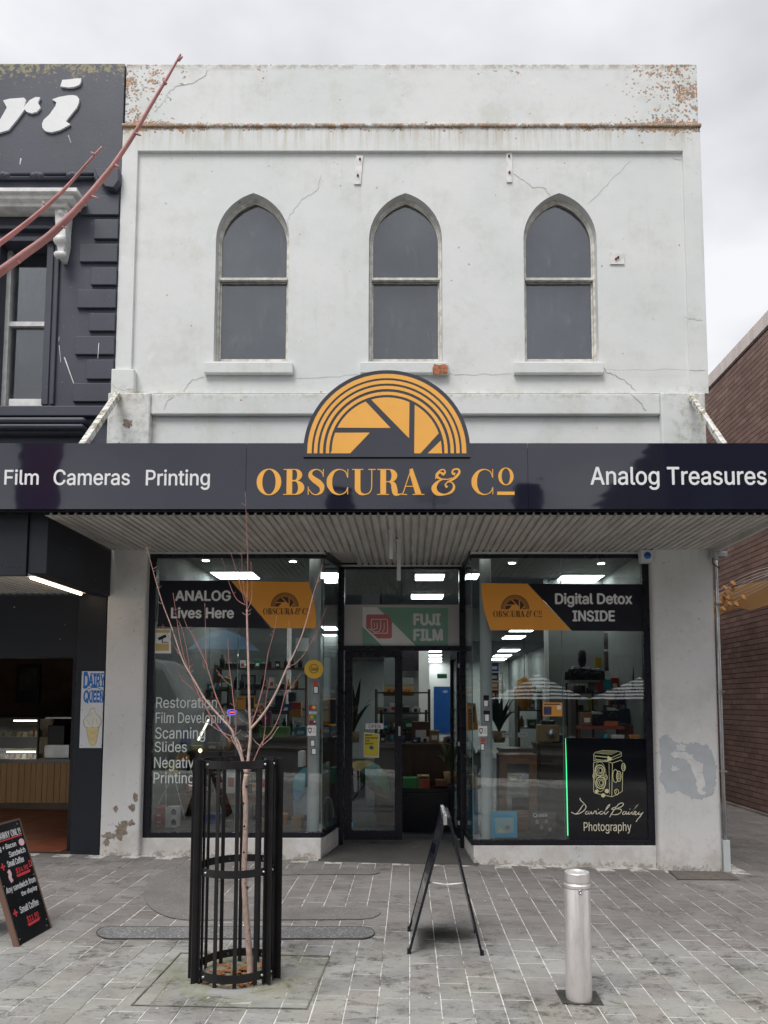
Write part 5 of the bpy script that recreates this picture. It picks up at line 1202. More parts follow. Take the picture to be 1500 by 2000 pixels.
m = MB(); m.box(apx.x-.026, apx.x-.001, yA-.012, yB+.012, az-.05, az+.012); m.build('top_cap', M_alu, af, bevel=.003); m = MB(); m.box(apx.x+.002, apx.x+.026, yA-.012, yB+.012, az-.055, az-.004); m.build('top_cap', M_black, af, bevel=.003)
p0 = P(838, 1723, yA+.02); p1 = P(871, 1728, yA+.02); p2 = P(906, 1725, yA+.02)
for a, b in ((p0, p1), (p1, p2)): m = MB(); m.tube([a, b], .006, 6); m.build('brace', M_white_trim, af)
# ------------------------------------------------------------------ chalkboard A-board at the left edge
c0 = G(38, 1848); c1 = G(99, 1813); t1 = P(35, 1602, c1.y)
cbz = t1.z
sb = thing('chalkboard_sign', 'black chalkboard A-board with white and red handwriting standing at the left edge', 'sign', (c0.x, c0.y, gz(c0.x)))
# panel frame: u along the bottom edge, v up the leaning face
U = Vector((c1.x-c0.x, c1.y-c0.y, c1.z-c0.z)); wB = U.length; U.normalize(); V = (Vector((t1.x, t1.y, t1.z))-Vector(c1)); V = (V-U*V.dot(U)); hB = V.length; V.normalize(); Nn = U.cross(V); O = Vector(c0)
if Nn.x < 0: Nn = -Nn
fb_ = lambda x, y, z: tuple(O+U*x+V*y+Nn*z)
m = MB(); m.prism([(0, .0), (wB, .0), (wB, hB), (0, hB)], -.022, 0, fb_); m.build('board', paint('chalkboard_black', (.012, .013, .015), .25, .2), sb)
for (a, b, c, e) in ((-.014, -.0005, -.01, hB+.012), (wB+.0005, wB+.010, -.01, hB+.012)):
    m = MB(); m.prism([(a, c), (b, c), (b, e), (a, e)], -.03, .004, fb_); m.build('frame_edge', paint('brown_board_edge', (.17, .10, .075), .6, .2), sb)
m = MB(); m.prism([(0, hB+.0005), (wB, hB+.0005), (wB, hB+.012), (0, hB+.012)], -.03, .004, fb_); m.build('frame_edge', paint('brown_board_edge', (.17, .10, .075), .6, .2), sb)
top = O+V*hB; back = Vector((top.x-(c0.x-top.x), 0, 0))
m = MB(); fbk = lambda x, y, z: (top.x-.03-(O.x-top.x)*y-.0*z-z, O.y+x*(c1.y-c0.y)/wB, gz(O.x)*y+top.z*(1-y)); m.prism([(0, 0), (wB, 0), (wB, 1), (0, 1)], 0, .02, fbk); m.build('rear_board', M_ink, sb)
M_chalk = solid('white_chalk_marker', .85, .85, .87, .6); M_redchalk = solid('red_chalk_marker', .75, .06, .08, .6); M_pinkchalk = solid('pink_chalk_marker', .85, .55, .62, .6)
def cb(body, u0, v0, u1, v1, mat=M_chalk): text_mb(MB(), body, u0*wB, u1*wB, v0*hB, v1*hB, 0.0005, .0016, fb_, .004, .12).build('handwriting', mat, sb)
cb('TAKEAWAY ONLY!', .03, .875, .95, .935); cb('Egg + Bacon', .06, .775, .70, .83); cb('Sandwich', .42, .71, .92, .76)
cb('Small Coffee', .30, .635, .80, .69); cb('$14.90', .48, .555, .86, .61, M_redchalk); cb('Any sandwich from', .06, .42, .97, .485); cb('the display', .45, .355, .95, .405)
cb('Small Coffee', .28, .235, .86, .295); cb('$11.90', .40, .135, .76, .195, M_redchalk)
def cbl(pts, mat, w_=.008): m = MB(); ribbon(m, [(a*wB, b*hB) for a, b in pts], [w_]*len(pts), .0005, .0016, fb_); m.build('chalk_stroke', mat, sb)
cbl([(.03, .862), (.95, .867)], M_redchalk); cbl([(.46, .545), (.90, .548)], M_redchalk); cbl([(.48, .533), (.88, .537)], M_redchalk); cbl([(.38, .125), (.78, .13)], M_redchalk); cbl([(.40, .113), (.74, .118)], M_redchalk)
for u_, v_ in ((.16, .655), (.14, .26)): cbl([(u_-.06, v_), (u_+.06, v_)], M_redchalk, .012); cbl([(u_, v_-.03), (u_, v_+.03)], M_redchalk, .012)
m = MB(); m.prism([(a*wB, b*hB) for a, b in ell(.88, .805, .085, .032, 14)], .0005, .0016, fb_); m.build('egg_drawing', M_pinkchalk, sb)
m = MB(); ribbon(m, [(a*wB, b*hB) for a, b in ((.27, .61), (.30, .58), (.27, .55), (.30, .51))], [.03]*4, .0005, .0016, fb_); m.build('bacon_drawing', M_pinkchalk, sb)
cbl([(.93, .63), (.925, .59), (1-.02, .585), (1-.02, .62), (.93, .625)][:5], M_redchalk, .006); cbl([(.90, .575), (1-.01, .578)], M_redchalk, .006)
for u_, v_ in ((.90, .97), (.05, .97), (.04, .50), (.96, .50), (.95, .09), (.05, .05), (.90, .04)):
    m = MB(); q_ = fb_(u_*wB, v_*hB, .002); m.prism([(u_*wB+a, v_*hB+b) for a, b in ell(0, 0, .005, .005, 8)], .0004, .003, fb_); m.build('screw', M_chrome, sb)
# litter and gum spots
for k in range(60):
    x, y = rnd.uniform(60, 1480), rnd.uniform(1700, 1990); p = G(x, y); m = MB(); r_ = rnd.uniform(.004, .010)
    m.prism([(p.x+r_*math.cos(t)*rnd.uniform(.6, 1.2), p.y+r_*math.sin(t)*rnd.uniform(.6, 1.2)) for t in [2*PI*j/7 for j in range(7)]], 0, .0012, lambda a, b, c: gpt(a, b, .0016+c))
    tag(m.build('gum_spot', solid('pale_gum', .50, .49, .46, .9), None), 'pale trodden gum or paper scrap on the paving', 'litter', 'pale scraps trodden into the paving')
# ------------------------------------------------------------------ shop room (behind glass)
RL, RRt, RB, RC = XL+.25, XR-.32, 15.5, 3.42
def room(name, bx_, mat, **k): m = MB(); m.box(*bx_); return m.build(name, mat, None, kind='structure', **k)
room('shop_floor', (RL-.2, RRt+.2, .10, RB, -.28, -.012), M_floorin)
room('shop_ceiling', (RL-.2, RRt+.2, .11, RB, RC, RC+.1), M_ceil)
room('shop_wall', (RL-.1, RL, .31, RB, -.1, RC), M_wallin); room('shop_wall', (RRt, RRt+.1, .31, RB, -.1, RC), M_wallin)
room('shop_wall', (RL-.1, RRt+.1, RB, RB+.1, -.1, RC), M_wallin)
room('bulkhead', (RL, RRt, 6.6, 6.75, 2.78, RC), M_wallin); room('low_ceiling', (RL, RRt, 6.76, RB, 2.78, 2.85), M_ceil)
room('partition', (P(470, 1300, 5.2).x, P(668, 1300, 5.2).x+.02, 5.2, 5.35, -.0, RC-.4), M_wallin)
# display platforms inside the windows
for s_, (xa, xb, zz) in enumerate(((lpx1+.03, cL-.12, zpl), (cR+.12, rp0-.02, zpr))):
    room('window_platform', (xa, xb, .10, .98, -.01, zz+.03), paint('platform_dark_vinyl', (.10, .105, .105), .5, .2))
ZP_L, ZP_R = zpl+.031, zpr+.031
# white columns in the corners
for i, (px, lab) in enumerate(((613, 'round white column in the corner of the left shop window'), (950, 'round white column in the corner of the right shop window'))):
    c = P(px, 1400, .22); zz = (ZP_L, ZP_R)[i]
    t = thing('column', lab, 'column', (c.x, .22, zz)); m = MB(); m.lathe([(.062, 0), (.062, 3.3-zz), (.05, 3.38-zz)], (c.x, .22, zz), 32); m.build('shaft', M_shopwhite, t)
# ceiling lights
def clight(px0, py0, px1, py1, Y0, Y1, z, lab):
    x0, x1 = P(px0, py1, Y0).x, P(px1, py1, Y0).x
    t = thing('ceiling_light', lab, 'light', ((x0+x1)/2, (Y0+Y1)/2, z)); m = MB(); m.box(x0, x1, Y0, Y1, z-.03, z-.022); m.build('diffuser', M_lamp, t)
    m = MB(); m.box(x0-.015, x1+.015, Y0-.015, Y1+.015, z-.0215, z-.001); m.build('frame', M_white_trim, t)
def yz(py, z): a, b, c = ray(800, py); return CAMY+b*(z-CAMZ)/c
for (x0, x1, yt, yb, z, lab) in ((411, 492, 1119, 1131, RC, 'ceiling panel light above the black left banner'), (1100, 1180, 1125, 1136, RC, 'ceiling panel light above the black right banner'), (812, 868, 1123, 1134, RC, 'upper of the two lights seen through the transom'),
    (804, 866, 1162, 1170, RC, 'lower of the two lights seen through the transom'), (620, 660, 1120, 1130, RC, 'ceiling panel light beside the splayed left pane'), (912, 936, 1122, 1132, RC, 'ceiling panel light beside the splayed right pane'),
    (1000, 1044, 1230, 1234, 2.78, 'long light just under the orange right banner'), (988, 1027, 1243, 1248, 2.78, 'second ceiling light below the orange right banner'), (979, 1016, 1269, 1273, 2.78, 'third ceiling light below the orange right banner'),
    (968, 1000, 1280, 1283, 2.78, 'fourth ceiling light below the orange right banner'), (960, 990, 1287, 1290, 2.78, 'deepest ceiling light seen in the right window'), (838, 863, 1271, 1274, 2.78, 'nearest of four rear lights above the open door'),
    (838, 863, 1279, 1281.4, 2.78, 'second of four rear lights above the open door'), (838, 863, 1286, 1288, 2.78, 'third of four rear lights above the open door'), (838, 863, 1291.5, 1293.3, 2.78, 'farthest of four rear lights above the open door'), (628, 655, 1225, 1231, 2.78, 'small light in the splayed left pane'), (630, 656, 1240, 1243.5, 2.78, 'lower small light in the splayed left pane')):
    y0, y1 = yz(yt, z-.03), yz(yb, z-.03); clight(x0, yt, x1, yb, min(y0, y1), max(y0, y1), z, lab)
for x, y, lab in ((402, 1095, 'downlight at the left end of the left window'), (572, 1097, 'downlight at the right end of the left window'), (1000, 1100, 'downlight at the left end of the right window'), (1174, 1101, 'downlight at the right end of the right window')):
    Y = yz(y, RC-.01); p = P(x, y, Y); t = thing('downlight', lab, 'light', (p.x, Y, RC)); m = MB(); m.lathe([(0, -.012), (.045, -.012), (.045, -.002)], (p.x, Y, RC), 16); m.build('lens', M_down, t); m = MB(); m.lathe([(.046, -.010), (.062, -.008), (.062, -.001)], (p.x, Y, RC), 16); m.build('trim', M_white_trim, t)
# ------------------------------------------------------------------ graphics on the glass
GY = .052
def gp(L, mat, name, par, z0=0, t=.0015, Y=GY): m = MB(); m.prism([(P(x, y, Y).x, P(x, y, Y).z) for x, y in L], z0, t, FR(Y)); return m.build(name, mat, par)
M_letgrey = solid('pale_grey_vinyl', .78, .78, .78, .5, .03)
def banner(lab, black, orange, texts, logo, brand, nm='window_banner'):
    c = P(sum(p[0] for p in black)/len(black), sum(p[1] for p in black)/len(black), GY); t = thing(nm, lab, 'banner', tuple(c))
    gp(black, M_ink, 'black_panel', t); gp(orange, M_orange_in, 'orange_panel', t)
    for body, b in texts: ptext(body, *b, GY-.0016, M_letgrey, t, 'lettering', .0012, .028)
    s_ = logo[2]*(GY-CAMY)/FPX/162.5; lc_ = P(logo[0], logo[1], GY-.002)
    for L in logo_shapes(lc_.x, lc_.z, s_): m = MB(); m.prism(L, 0, .0008, FR(GY-.0016)); m.build('logo_shape', M_brownink, t)
    brand_words(FR(GY-.0016), P(brand[0], 1190, GY).x, P(brand[2], 1190, GY).x, P(800, brand[3], GY).z, P(800, brand[1], GY).z, 0, .001, M_brownink, t, sep=False)
    return t
banner('black and orange banner reading ANALOG Lives Here in the left shop window', [(312, 1134), (450, 1134), (528, 1227), (308, 1224)], [(452, 1135), (603, 1137), (609, 1158), (616, 1190), (618, 1227), (531, 1227)],
       (('ANALOG', (342, 1153, 451, 1174)), ('Lives Here', (334, 1186, 457, 1208))), (556, 1184, 28.5), (514, 1188, 606, 1200))
banner('orange and black banner reading Digital Detox INSIDE in the right shop window', [(1032, 1140), (1257, 1141), (1257, 1233), (1117, 1232)], [(940, 1139), (1030, 1140), (1115, 1231), (958, 1231), (946, 1195), (941, 1165)],
       (('Digital Detox', (1084, 1158, 1235, 1186)), ('INSIDE', (1118, 1192, 1201, 1214))), (1006, 1189, 29), (963, 1193, 1058, 1205))
svc = thing('service_lettering', 'pale list of photo services lettered on the left window', 'lettering', tuple(P(300, 1535, GY)))
M_glet = solid('pale_green_vinyl', .76, .82, .80, .5, .03)
for body, b in (('Restoration', (305, 1361, 424, 1383)), ('Film Developing', (304, 1391, 450, 1418)), ('Scanning', (303, 1420, 401, 1449)), ('Slides', (302, 1448, 365, 1469)), ('Negative', (301, 1478, 391, 1506)), ('Printing', (300, 1508, 379, 1536))):
    ptext(body, *b, GY, M_glet, svc, 'lettering', .001, .004)
def sticker(name, lab, cat, L, mat, extra=(), Y=GY, txt=()):
    t = thing(name, lab, cat, tuple(P(L[0][0], L[0][1], Y))); gp(L, mat, 'backing', t, Y=Y)
    for i, (l2, m2, nm2) in enumerate(extra): gp(l2, m2, nm2, t, .0016, .0024+.0002*i, Y)
    for body, b, m2 in txt: ptext(body, *b, Y-.0026, m2, t, 'lettering', .0006)
    return t
rc = lambda a, b, c, e: [(a, b), (c, b), (c, e), (a, e)]
circ = lambda x, y, r, n=28, k=1: [(x+r*math.cos(2*PI*j/n), y+r*k*math.sin(2*PI*j/n)) for j in range(n)]
M_lab = solid('white_label', .80, .80, .78, .5); M_yel = solid('mustard_yellow', .70, .44, .05, .5); M_yel2 = solid('poster_yellow', .72, .60, .06, .5); M_dk = M_ink; M_red = solid('sign_red', .55, .05, .04, .5); M_teal = solid('teal_blue', .02, .33, .42, .4); M_blu = solid('sky_blue_sleeve', .06, .40, .66, .4); M_org2 = solid('orange_card', .72, .32, .05, .6); M_grn = solid('box_green', .04, .24, .10, .5); M_crd = solid('cardboard', .34, .23, .12, .8, .2)
M_pale_yel = solid('faded_yellow_strip', .55, .42, .16, .5)
sticker('camera_warning_sticker', 'white and yellow sticker with a camera drawing at the left window edge', 'sticker', rc(301, 1228, 334, 1276), M_lab,
        ((rc(304, 1230, 332, 1236), M_pale_yel, 'yellow_strip'), (rc(304, 1257, 330, 1271), M_pale_yel, 'yellow_strip'), ([(308, 1246), (323, 1239), (326, 1244), (311, 1251)], M_dk, 'camera_drawing'), ([(316, 1248), (318, 1248), (318, 1254), (329, 1254), (329, 1255.4), (316, 1255.4)], M_dk, 'camera_drawing')))
rs_ = sticker('round_sticker', 'round mustard sticker with a small badge on the left window beside the column', 'sticker', circ(613, 1307, 18.5), M_yel)
m = MB(); c_ = P(613, 1306, GY-.002); k_ = (GY-CAMY)/FPX
m.prism([ell(c_.x, c_.z, 9*k_, 9*k_, 24), ell(c_.x, c_.z, 7.8*k_, 7.8*k_, 24)], 0, .0008, FR(GY-.0016)); m.build('badge_ring', M_brownink, rs_)
ptext('Sale', 607, 1303, 620, 1310, GY-.0016, M_brownink, rs_, 'lettering', .0008, .02)
for lab, L, ex in (('red and white lens sticker high on the left column glass', rc(612, 1340, 622, 1355), ((rc(612, 1331, 621, 1340), M_red, 'cap'),)),
                   ('upper outlined filter sticker on the left column glass', rc(606, 1445, 615, 1458), ()), ('lower outlined filter sticker on the left column glass', rc(608, 1461, 618, 1474), ()),
                   ('topmost camera sticker on the right column glass', rc(944, 1367, 954, 1381), ((rc(944, 1358, 955, 1367), M_dk, 'camera_top'),)), ('second camera sticker on the right column glass', rc(946, 1394, 956, 1410), ((rc(944, 1388, 957, 1395), M_dk, 'camera_top'),)),
                   ('red topped camera sticker low on the right column glass', rc(939, 1452, 946, 1466), ((rc(938, 1443, 947, 1450), M_red, 'camera_top'),))):
    cx = sum(p[0] for p in L)/4; cy = sum(p[1] for p in L)/4
    t = sticker('camera_sticker', lab, 'sticker', grow(L, 1.0, 1.0), M_dk, ((grow(L, .74, .8), M_lab, 'face'),)+ex)
sticker('card_sticker', 'red and orange payment sticker at the top of the left column stack', 'sticker', rc(604, 1377, 618, 1386), M_ink, ((circ(608.5, 1381.5, 3.8), M_red, 'disc'), (circ(613.5, 1381.5, 3.8), M_orange, 'disc')))
sticker('card_sticker', 'white and blue payment sticker second in the left column stack', 'sticker', rc(604, 1388, 618, 1395), M_lab, ((rc(604, 1388, 618, 1389.5), solid('card_blue', .02, .06, .4), 'stripe'), (rc(604, 1393.6, 618, 1395), M_yel, 'stripe')), txt=(('VISA', (606, 1390, 616, 1393), solid('card_blue', .02, .06, .4)),))
sticker('card_sticker', 'orange and green payment sticker third in the left column stack', 'sticker', rc(604, 1397, 618, 1405), M_grn, ((rc(606, 1398, 612, 1404), M_org2, 'symbol'),))
sticker('card_sticker', 'maroon payment sticker fourth in the left column stack', 'sticker', rc(604, 1407, 617, 1415), solid('maroon', .25, .02, .05), ((circ(614.5, 1409.5, 1.8), M_lab, 'disc'),))
sh_ = lambda x, y: [(x-3.6, y-5), (x, y-6), (x+3.6, y-5), (x+3, y+2), (x, y+6), (x-3, y+2)]
for lab, x in (('white shield sticker below the payment stickers on the left window', 609), ('white shield sticker on the right window corner', 943)):
    y = 1427 if x < 700 else 1428; t = sticker('shield_sticker', lab, 'sticker', rc(x-8.5, y-10, x+8.5, y+10), M_lab, ((sh_(x-3.5, y), M_dk, 'shield'), (grow(sh_(x-3.5, y), .6, .6), M_lab, 'shield_face')))
    for q in range(4): gp(rc(x+1.5, y-5+q*3, x+7, y-4.2+q*3), solid('grey_print', .3, .3, .3), 'print_line', t, .0016, .0022)
sticker('shop_hours_card', 'orange card with dark photo beside the joint of the right window', 'card', rc(1060, 1372, 1098, 1399), M_org2, ((rc(1062, 1380, 1077, 1396), solid('dark_photo', .05, .06, .14, .4, .6), 'photo'), (rc(1088, 1378, 1096, 1386), M_lab, 'white_square'), (rc(1062, 1374.5, 1094, 1376.5), M_brownink, 'print_line')))
sticker('orange_notice', 'tall orange card on the splayed right pane near the door', 'card', [(911, 1372), (929, 1374), (934, 1425), (912, 1428)], solid('dull_orange_card', .50, .20, .035), ((rc(921, 1380, 927, 1411), solid('dark_strip', .10, .06, .04), 'print_block'),), Y=.40)
sticker('orange_poster', 'orange and dark poster on the splayed left pane near the door', 'poster', rc(631, 1364, 656, 1417), M_org2, ((rc(645, 1366, 656, 1414), M_ink, 'photo'), (rc(632, 1385, 643, 1388), M_brownink, 'print_line'), (rc(632, 1376, 642, 1378), M_brownink, 'print_line')), Y=.45)
sticker('orange_flyer', 'orange flyer with dark photo hanging behind the middle of the left window', 'flyer', rc(460, 1360, 498, 1386), M_org2, ((rc(480, 1362, 496, 1385), M_dk, 'photo'), (rc(463, 1364, 476, 1366), M_brownink, 'print_line')), Y=.30)
# black photography panel with gold line art
dp = thing('photography_panel', 'black window panel with gold twin lens camera drawing and gold lettering', 'window panel', tuple(P(1190, 1640, GY)))
gp([(1105, 1441), (1266, 1443), (1268, 1641), (1112, 1640)], paint('glossy_black_panel', (.006, .007, .010), .06, .05), 'backing', dp)
M_gold = solid('gold_vinyl', .74, .72, .40, .4, .05); M_gold2 = solid('pale_gold_vinyl', .80, .74, .58, .4, .05)
Zc = lambda L: [(1100+x*180/1500., 1440+y*210/1750.) for x, y in L]
def line(L, w_=1.6, mat=None, z0=.0015, closed=False, nm='drawing_line'):
    q = [P(x, y, GY) for x, y in Zc(L)]
    if closed: q.append(q[0])
    m = MB()
    for a, b in zip(q[:-1], q[1:]): ribbon(m, [(a.x, a.z), (b.x, b.z)], [w_*.0052*.6]*2, z0, z0+.0008+.0001*rnd.random(), FR(GY))
    return m.build(nm, mat or M_gold, dp)
def ringpx(x, y, rx, ry, w_, mat=None):
    c = P(*Zc([(x, y)])[0], GY); k = .12*(GY-CAMY)/FPX; m = MB(); m.prism([ell(c.x, c.z, rx*k, ry*k, 28), ell(c.x, c.z, (rx-w_)*k, (ry-w_)*k, 28)], .0015, .0026+.0001*rnd.random(), FR(GY)); return m.build('drawing_ring', mat or M_gold, dp)
line([(500, 400), (495, 280), (520, 245), (640, 215), (870, 225), (945, 245), (945, 310), (780, 370), (500, 375)], 1.5); line([(505, 300), (790, 330), (945, 262)], 1.4); line([(790, 330), (790, 372)], 1.4)
line([(520, 305), (520, 355), (722, 385), (722, 330)], 1.3, closed=True); line([(495, 415), (495, 880), (520, 910), (790, 968), (800, 420), (720, 395), (560, 395)], 1.8, closed=True)
line([(745, 420), (752, 925)], 1.3); line([(800, 968), (960, 880), (968, 560)], 1.7); line([(800, 420), (940, 370), (965, 400)], 1.6); line([(870, 240), (780, 280), (540, 255)], 1.1)
gp(Zc([(520, 262), (640, 225), (860, 235), (780, 268), (700, 262)]), solid('dull_gold', .20, .20, .10), 'drawing_fill', dp, .0014, .0018)
gp(Zc([(725, 300), (785, 335), (785, 375), (725, 390)]), M_gold, 'drawing_fill', dp, .0015, .0019)
for x, y, a in ((595, 540, 80), (610, 740, 85)):
    ringpx(x, y, a, a+15, 16); ringpx(x, y, a*.66, a*.75, 10); ringpx(x+8, y, a*.38, a*.5, 8)
ringpx(600, 640, 100, 240, 6)
for x, y, a in ((512, 628, 36), (683, 652, 40), (512, 628, 16), (683, 652, 20)): ringpx(x, y, a, a*1.1, 8)
ringpx(905, 635, 42, 88, 12); ringpx(905, 635, 22, 48, 8); ringpx(850, 630, 48, 108, 10); ringpx(980, 485, 34, 66, 12); ringpx(985, 485, 15, 32, 7); ringpx(870, 890, 36, 50, 8); ringpx(850, 880, 18, 30, 7)
for x, y, a in ((545, 880, 30), (710, 875, 36), (650, 945, 34)): gp(circ(1100+x*.12, 1440+y*.12, a*.12, 12), M_gold, 'drawing_fill', dp, .0015, .002)
def script(L, w_=.9):
    q = [P(x, y, GY) for x, y in Zc(L)]; m = MB(); n = len(q)
    ribbon(m, [(a.x, a.z) for a in q], [w_*.0052*(.8+.5*abs(math.sin(k*1.7))) for k in range(n)], .0015+.0001*rnd.random(), .0026+.0002*rnd.random(), FR(GY), 5); return m.build('script_stroke', M_gold2, dp)
# D a v i d
script([(275, 985), (280, 1020), (340, 1080), (370, 1130), (340, 1190), (270, 1235), (200, 1248), (150, 1228), (130, 1215)], 1.4); script([(330, 1090), (290, 1150), (240, 1220), (200, 1248)], 1.3)
script([(400, 1200), (370, 1215), (360, 1245), (385, 1250), (410, 1225), (420, 1200), (412, 1245), (440, 1240), (455, 1205), (462, 1245), (490, 1235), (510, 1200), (525, 1205), (540, 1200), (535, 1240), (560, 1245), (590, 1220)], 1.2)
script([(640, 1200), (600, 1215), (595, 1245), (630, 1250), (680, 1200), (740, 1130), (760, 1095), (735, 1105), (700, 1160), (670, 1230), (690, 1250), (735, 1205)], 1.2)
script([(568, 1168), (574, 1174)], 1.8); script([(1082, 1165), (1088, 1171)], 1.8)
# B a i l e y
script([(755, 1300), (790, 1240), (850, 1150), (900, 1090), (940, 1070), (975, 1075), (970, 1110), (900, 1150), (840, 1170), (900, 1165), (945, 1180), (930, 1225), (880, 1255), (800, 1258), (770, 1250)], 1.3); script([(860, 1130), (800, 1155), (790, 1175), (830, 1172)], 1.1)
script([(1010, 1205), (975, 1220), (965, 1250), (1000, 1250), (1030, 1208), (1022, 1250), (1048, 1245), (1072, 1205), (1064, 1250), (1098, 1238), (1160, 1160), (1215, 1100), (1225, 1090), (1190, 1120), (1130, 1200), (1120, 1250), (1160, 1245), (1185, 1215), (1165, 1205), (1150, 1240), (1180, 1262), (1215, 1240)], 1.2)
script([(1215, 1240), (1235, 1215), (1225, 1255), (1260, 1250), (1305, 1220)], 1.2); script([(1290, 1232), (1250, 1290), (1205, 1340), (1190, 1370)], 1.2); script([(1185, 1362), (1192, 1372)], 2.4)
ptext('Photography', 1140, 1606, 1233, 1628, GY-.0015, M_gold2, dp, 'lettering', .001, .0)
gt = thing('neon_tube', 'thin vertical green neon tube at the joint of the right window', 'light', tuple(P(1109, 1632, .09)))
m = MB(); m.tube([P(1105, 1442, .10), P(1109, 1632, .10)], .005, 8); m.build('tube', M_green, gt)
# record sleeves standing in the right window
def sleeve(px0, py0, px1, py1, Y, lab, mat):
    a, b, c, e = RR(px0, py0, px1, py1, Y); t = thing('record_sleeve', lab, 'record', ((a+b)/2, Y, ZP_R)); m = MB(); m.box(a, b, Y, Y+.006, c, e); m.build('sleeve', mat, t); return t
rs1 = sleeve(960, 1584, 1010, 1636, .085, 'sky blue record sleeve with a pale round shape in the right window corner', M_blu)
YY = .085
gp([(966, 1597), (1003, 1597), (1003, 1626), (968, 1628)], solid('pale_blue_print', .30, .52, .60), 'print', rs1, .0005, .0012, YY)
gp(circ(991, 1616, 10, 24, .95), solid('silver_print', .45, .47, .45), 'print', rs1, .0013, .0018, YY); gp(circ(991, 1616, 5, 20, .9), solid('grey_blue_print', .15, .3, .4), 'print', rs1, .0019, .0023, YY)
gp([(971, 1625), (976, 1617), (984, 1620), (990, 1627)], solid('cream_print', .65, .60, .42), 'print', rs1, .0013, .0017, YY)
rs2 = sleeve(1036, 1586, 1086, 1637, .085, 'black record sleeve titled QUEEN with four dim figures', solid('sleeve_charcoal', .05, .05, .052, .5))
lw = [('Q', 1041, 1049), ('UEEN', 1049.5, 1069)]
ptext('Q', 1041, 1588, 1049, 1597, YY, M_lab, rs2, 'lettering', .0006, .01); ptext('UEEN', 1050, 1589.5, 1069, 1595.5, YY, M_lab, rs2, 'lettering', .0006, .02)
for x, y, s2 in ((1049, 1605, 3.6), (1067, 1604, 3.2), (1058, 1616, 3.3), (1074, 1620, 3.4)):
    gp(circ(x, y, s2, 14, 1.3), solid('dim_face_tone', .34, .22, .16), 'figure_head', rs2, .0006, .0011, YY); gp([(x-5, y+13), (x-5, y+7), (x-2, y+4.5), (x+2, y+4.5), (x+5, y+7), (x+5, y+13)], solid('dim_coat', .02, .02, .022), 'figure_body', rs2, .0005, .0009, YY)
# ------------------------------------------------------------------ transom sign and door notices
YT = PYd-.012
ts = thing('film_brand_sign', 'green and red FUJI FILM sign with a white border behind the transom glass', 'sign', tuple(P(790, 1260, YT)))
M_fg = solid('faded_sign_green', .22, .42, .32, .5); M_fr = solid('faded_sign_red', .62, .19, .19, .5); M_fgrey = solid('faded_sign_grey', .50, .50, .48, .5, .1); M_fw = solid('faded_sign_white', .82, .82, .80, .5)
gp([(672, 1181), (902, 1181), (902, 1263), (670, 1261)], M_fgrey, 'backing', ts, -.004, 0, YT)
gp([(708, 1186), (875, 1187), (875, 1262), (708, 1262)], M_fg, 'green_field', ts, .0002, .001, YT)
gp([(708, 1186), (737, 1186), (812, 1261), (746, 1261), (708, 1224)], M_fw, 'white_stripe', ts, .0011, .0018, YT)
Zf = lambda L: [(620+x*340/1500., 1060+y*340/1500.) for x, y in L]
gp(Zf([(430, 618), (600, 618), (642, 665), (642, 815), (628, 825), (520, 825), (420, 735), (420, 628)]), M_fr, 'red_emblem', ts, .0019, .0024, YT)
def fl(L, w_=1.6):
    q = [P(x, y, YT) for x, y in Zf(L)]; m = MB()
    for a, b in zip(q[:-1], q[1:]): ribbon(m, [(a.x, a.z), (b.x, b.z)], [w_*.0058]*2, .0025, .0030+.0001*rnd.random(), FR(YT))
    m.build('emblem_line', M_fw, ts)
fl([(600, 660), (465, 660), (465, 735), (480, 745), (500, 745), (515, 735), (515, 690)], 1.5); fl([(545, 670), (545, 735), (530, 765), (500, 772), (440, 740)], 1.5); fl([(575, 690), (575, 745), (560, 770)], 1.3); fl([(604, 665), (604, 780), (475, 780)], 1.5); fl([(490, 690), (490, 725)], 1.2)
ptext('FUJI', 807, 1198, 861, 1222, YT-.0012, M_fw, ts, 'lettering', .0012, .05); ptext('FILM', 807, 1228, 865, 1252, YT-.0012, M_fw, ts, 'lettering', .0012, .05)
DY = PYd-.002
op = sticker('open_sign', 'small white OPEN sign hanging on the closed door', 'sign', rc(714, 1413, 749, 1424), M_lab, txt=(('OPEN', (720, 1415, 743, 1422.5), M_ink),), Y=DY)
ps = sticker('festival_poster', 'yellow photo biennale poster on the closed door', 'poster', [(711, 1431), (741, 1433), (740, 1480), (710, 1478)], M_lab, (([(712, 1432.3), (739.7, 1434), (738.7, 1478), (711, 1476.5)], M_yel2, 'yellow_sheet'), ([(721, 1460), (724, 1456), (729, 1458), (730, 1463), (723, 1464)], solid('dark_teal_print', .03, .12, .14), 'illustration')), Y=DY)
for body, b in (('Ballarat', (713, 1433.5, 727, 1437.5)), ('International', (713, 1439, 738, 1443)), ('Foto', (713, 1444.5, 722, 1448.5)), ('Biennale', (713, 1450, 729, 1454))): ptext(body, *b, DY-.003, M_ink, ps, 'lettering', .0006, .02)
sticker('blue_sticker', 'small light blue sticker at the bottom corner of the closed door', 'sticker', rc(674, 1606, 689, 1616), solid('light_blue_sticker', .12, .50, .72), Y=DY)
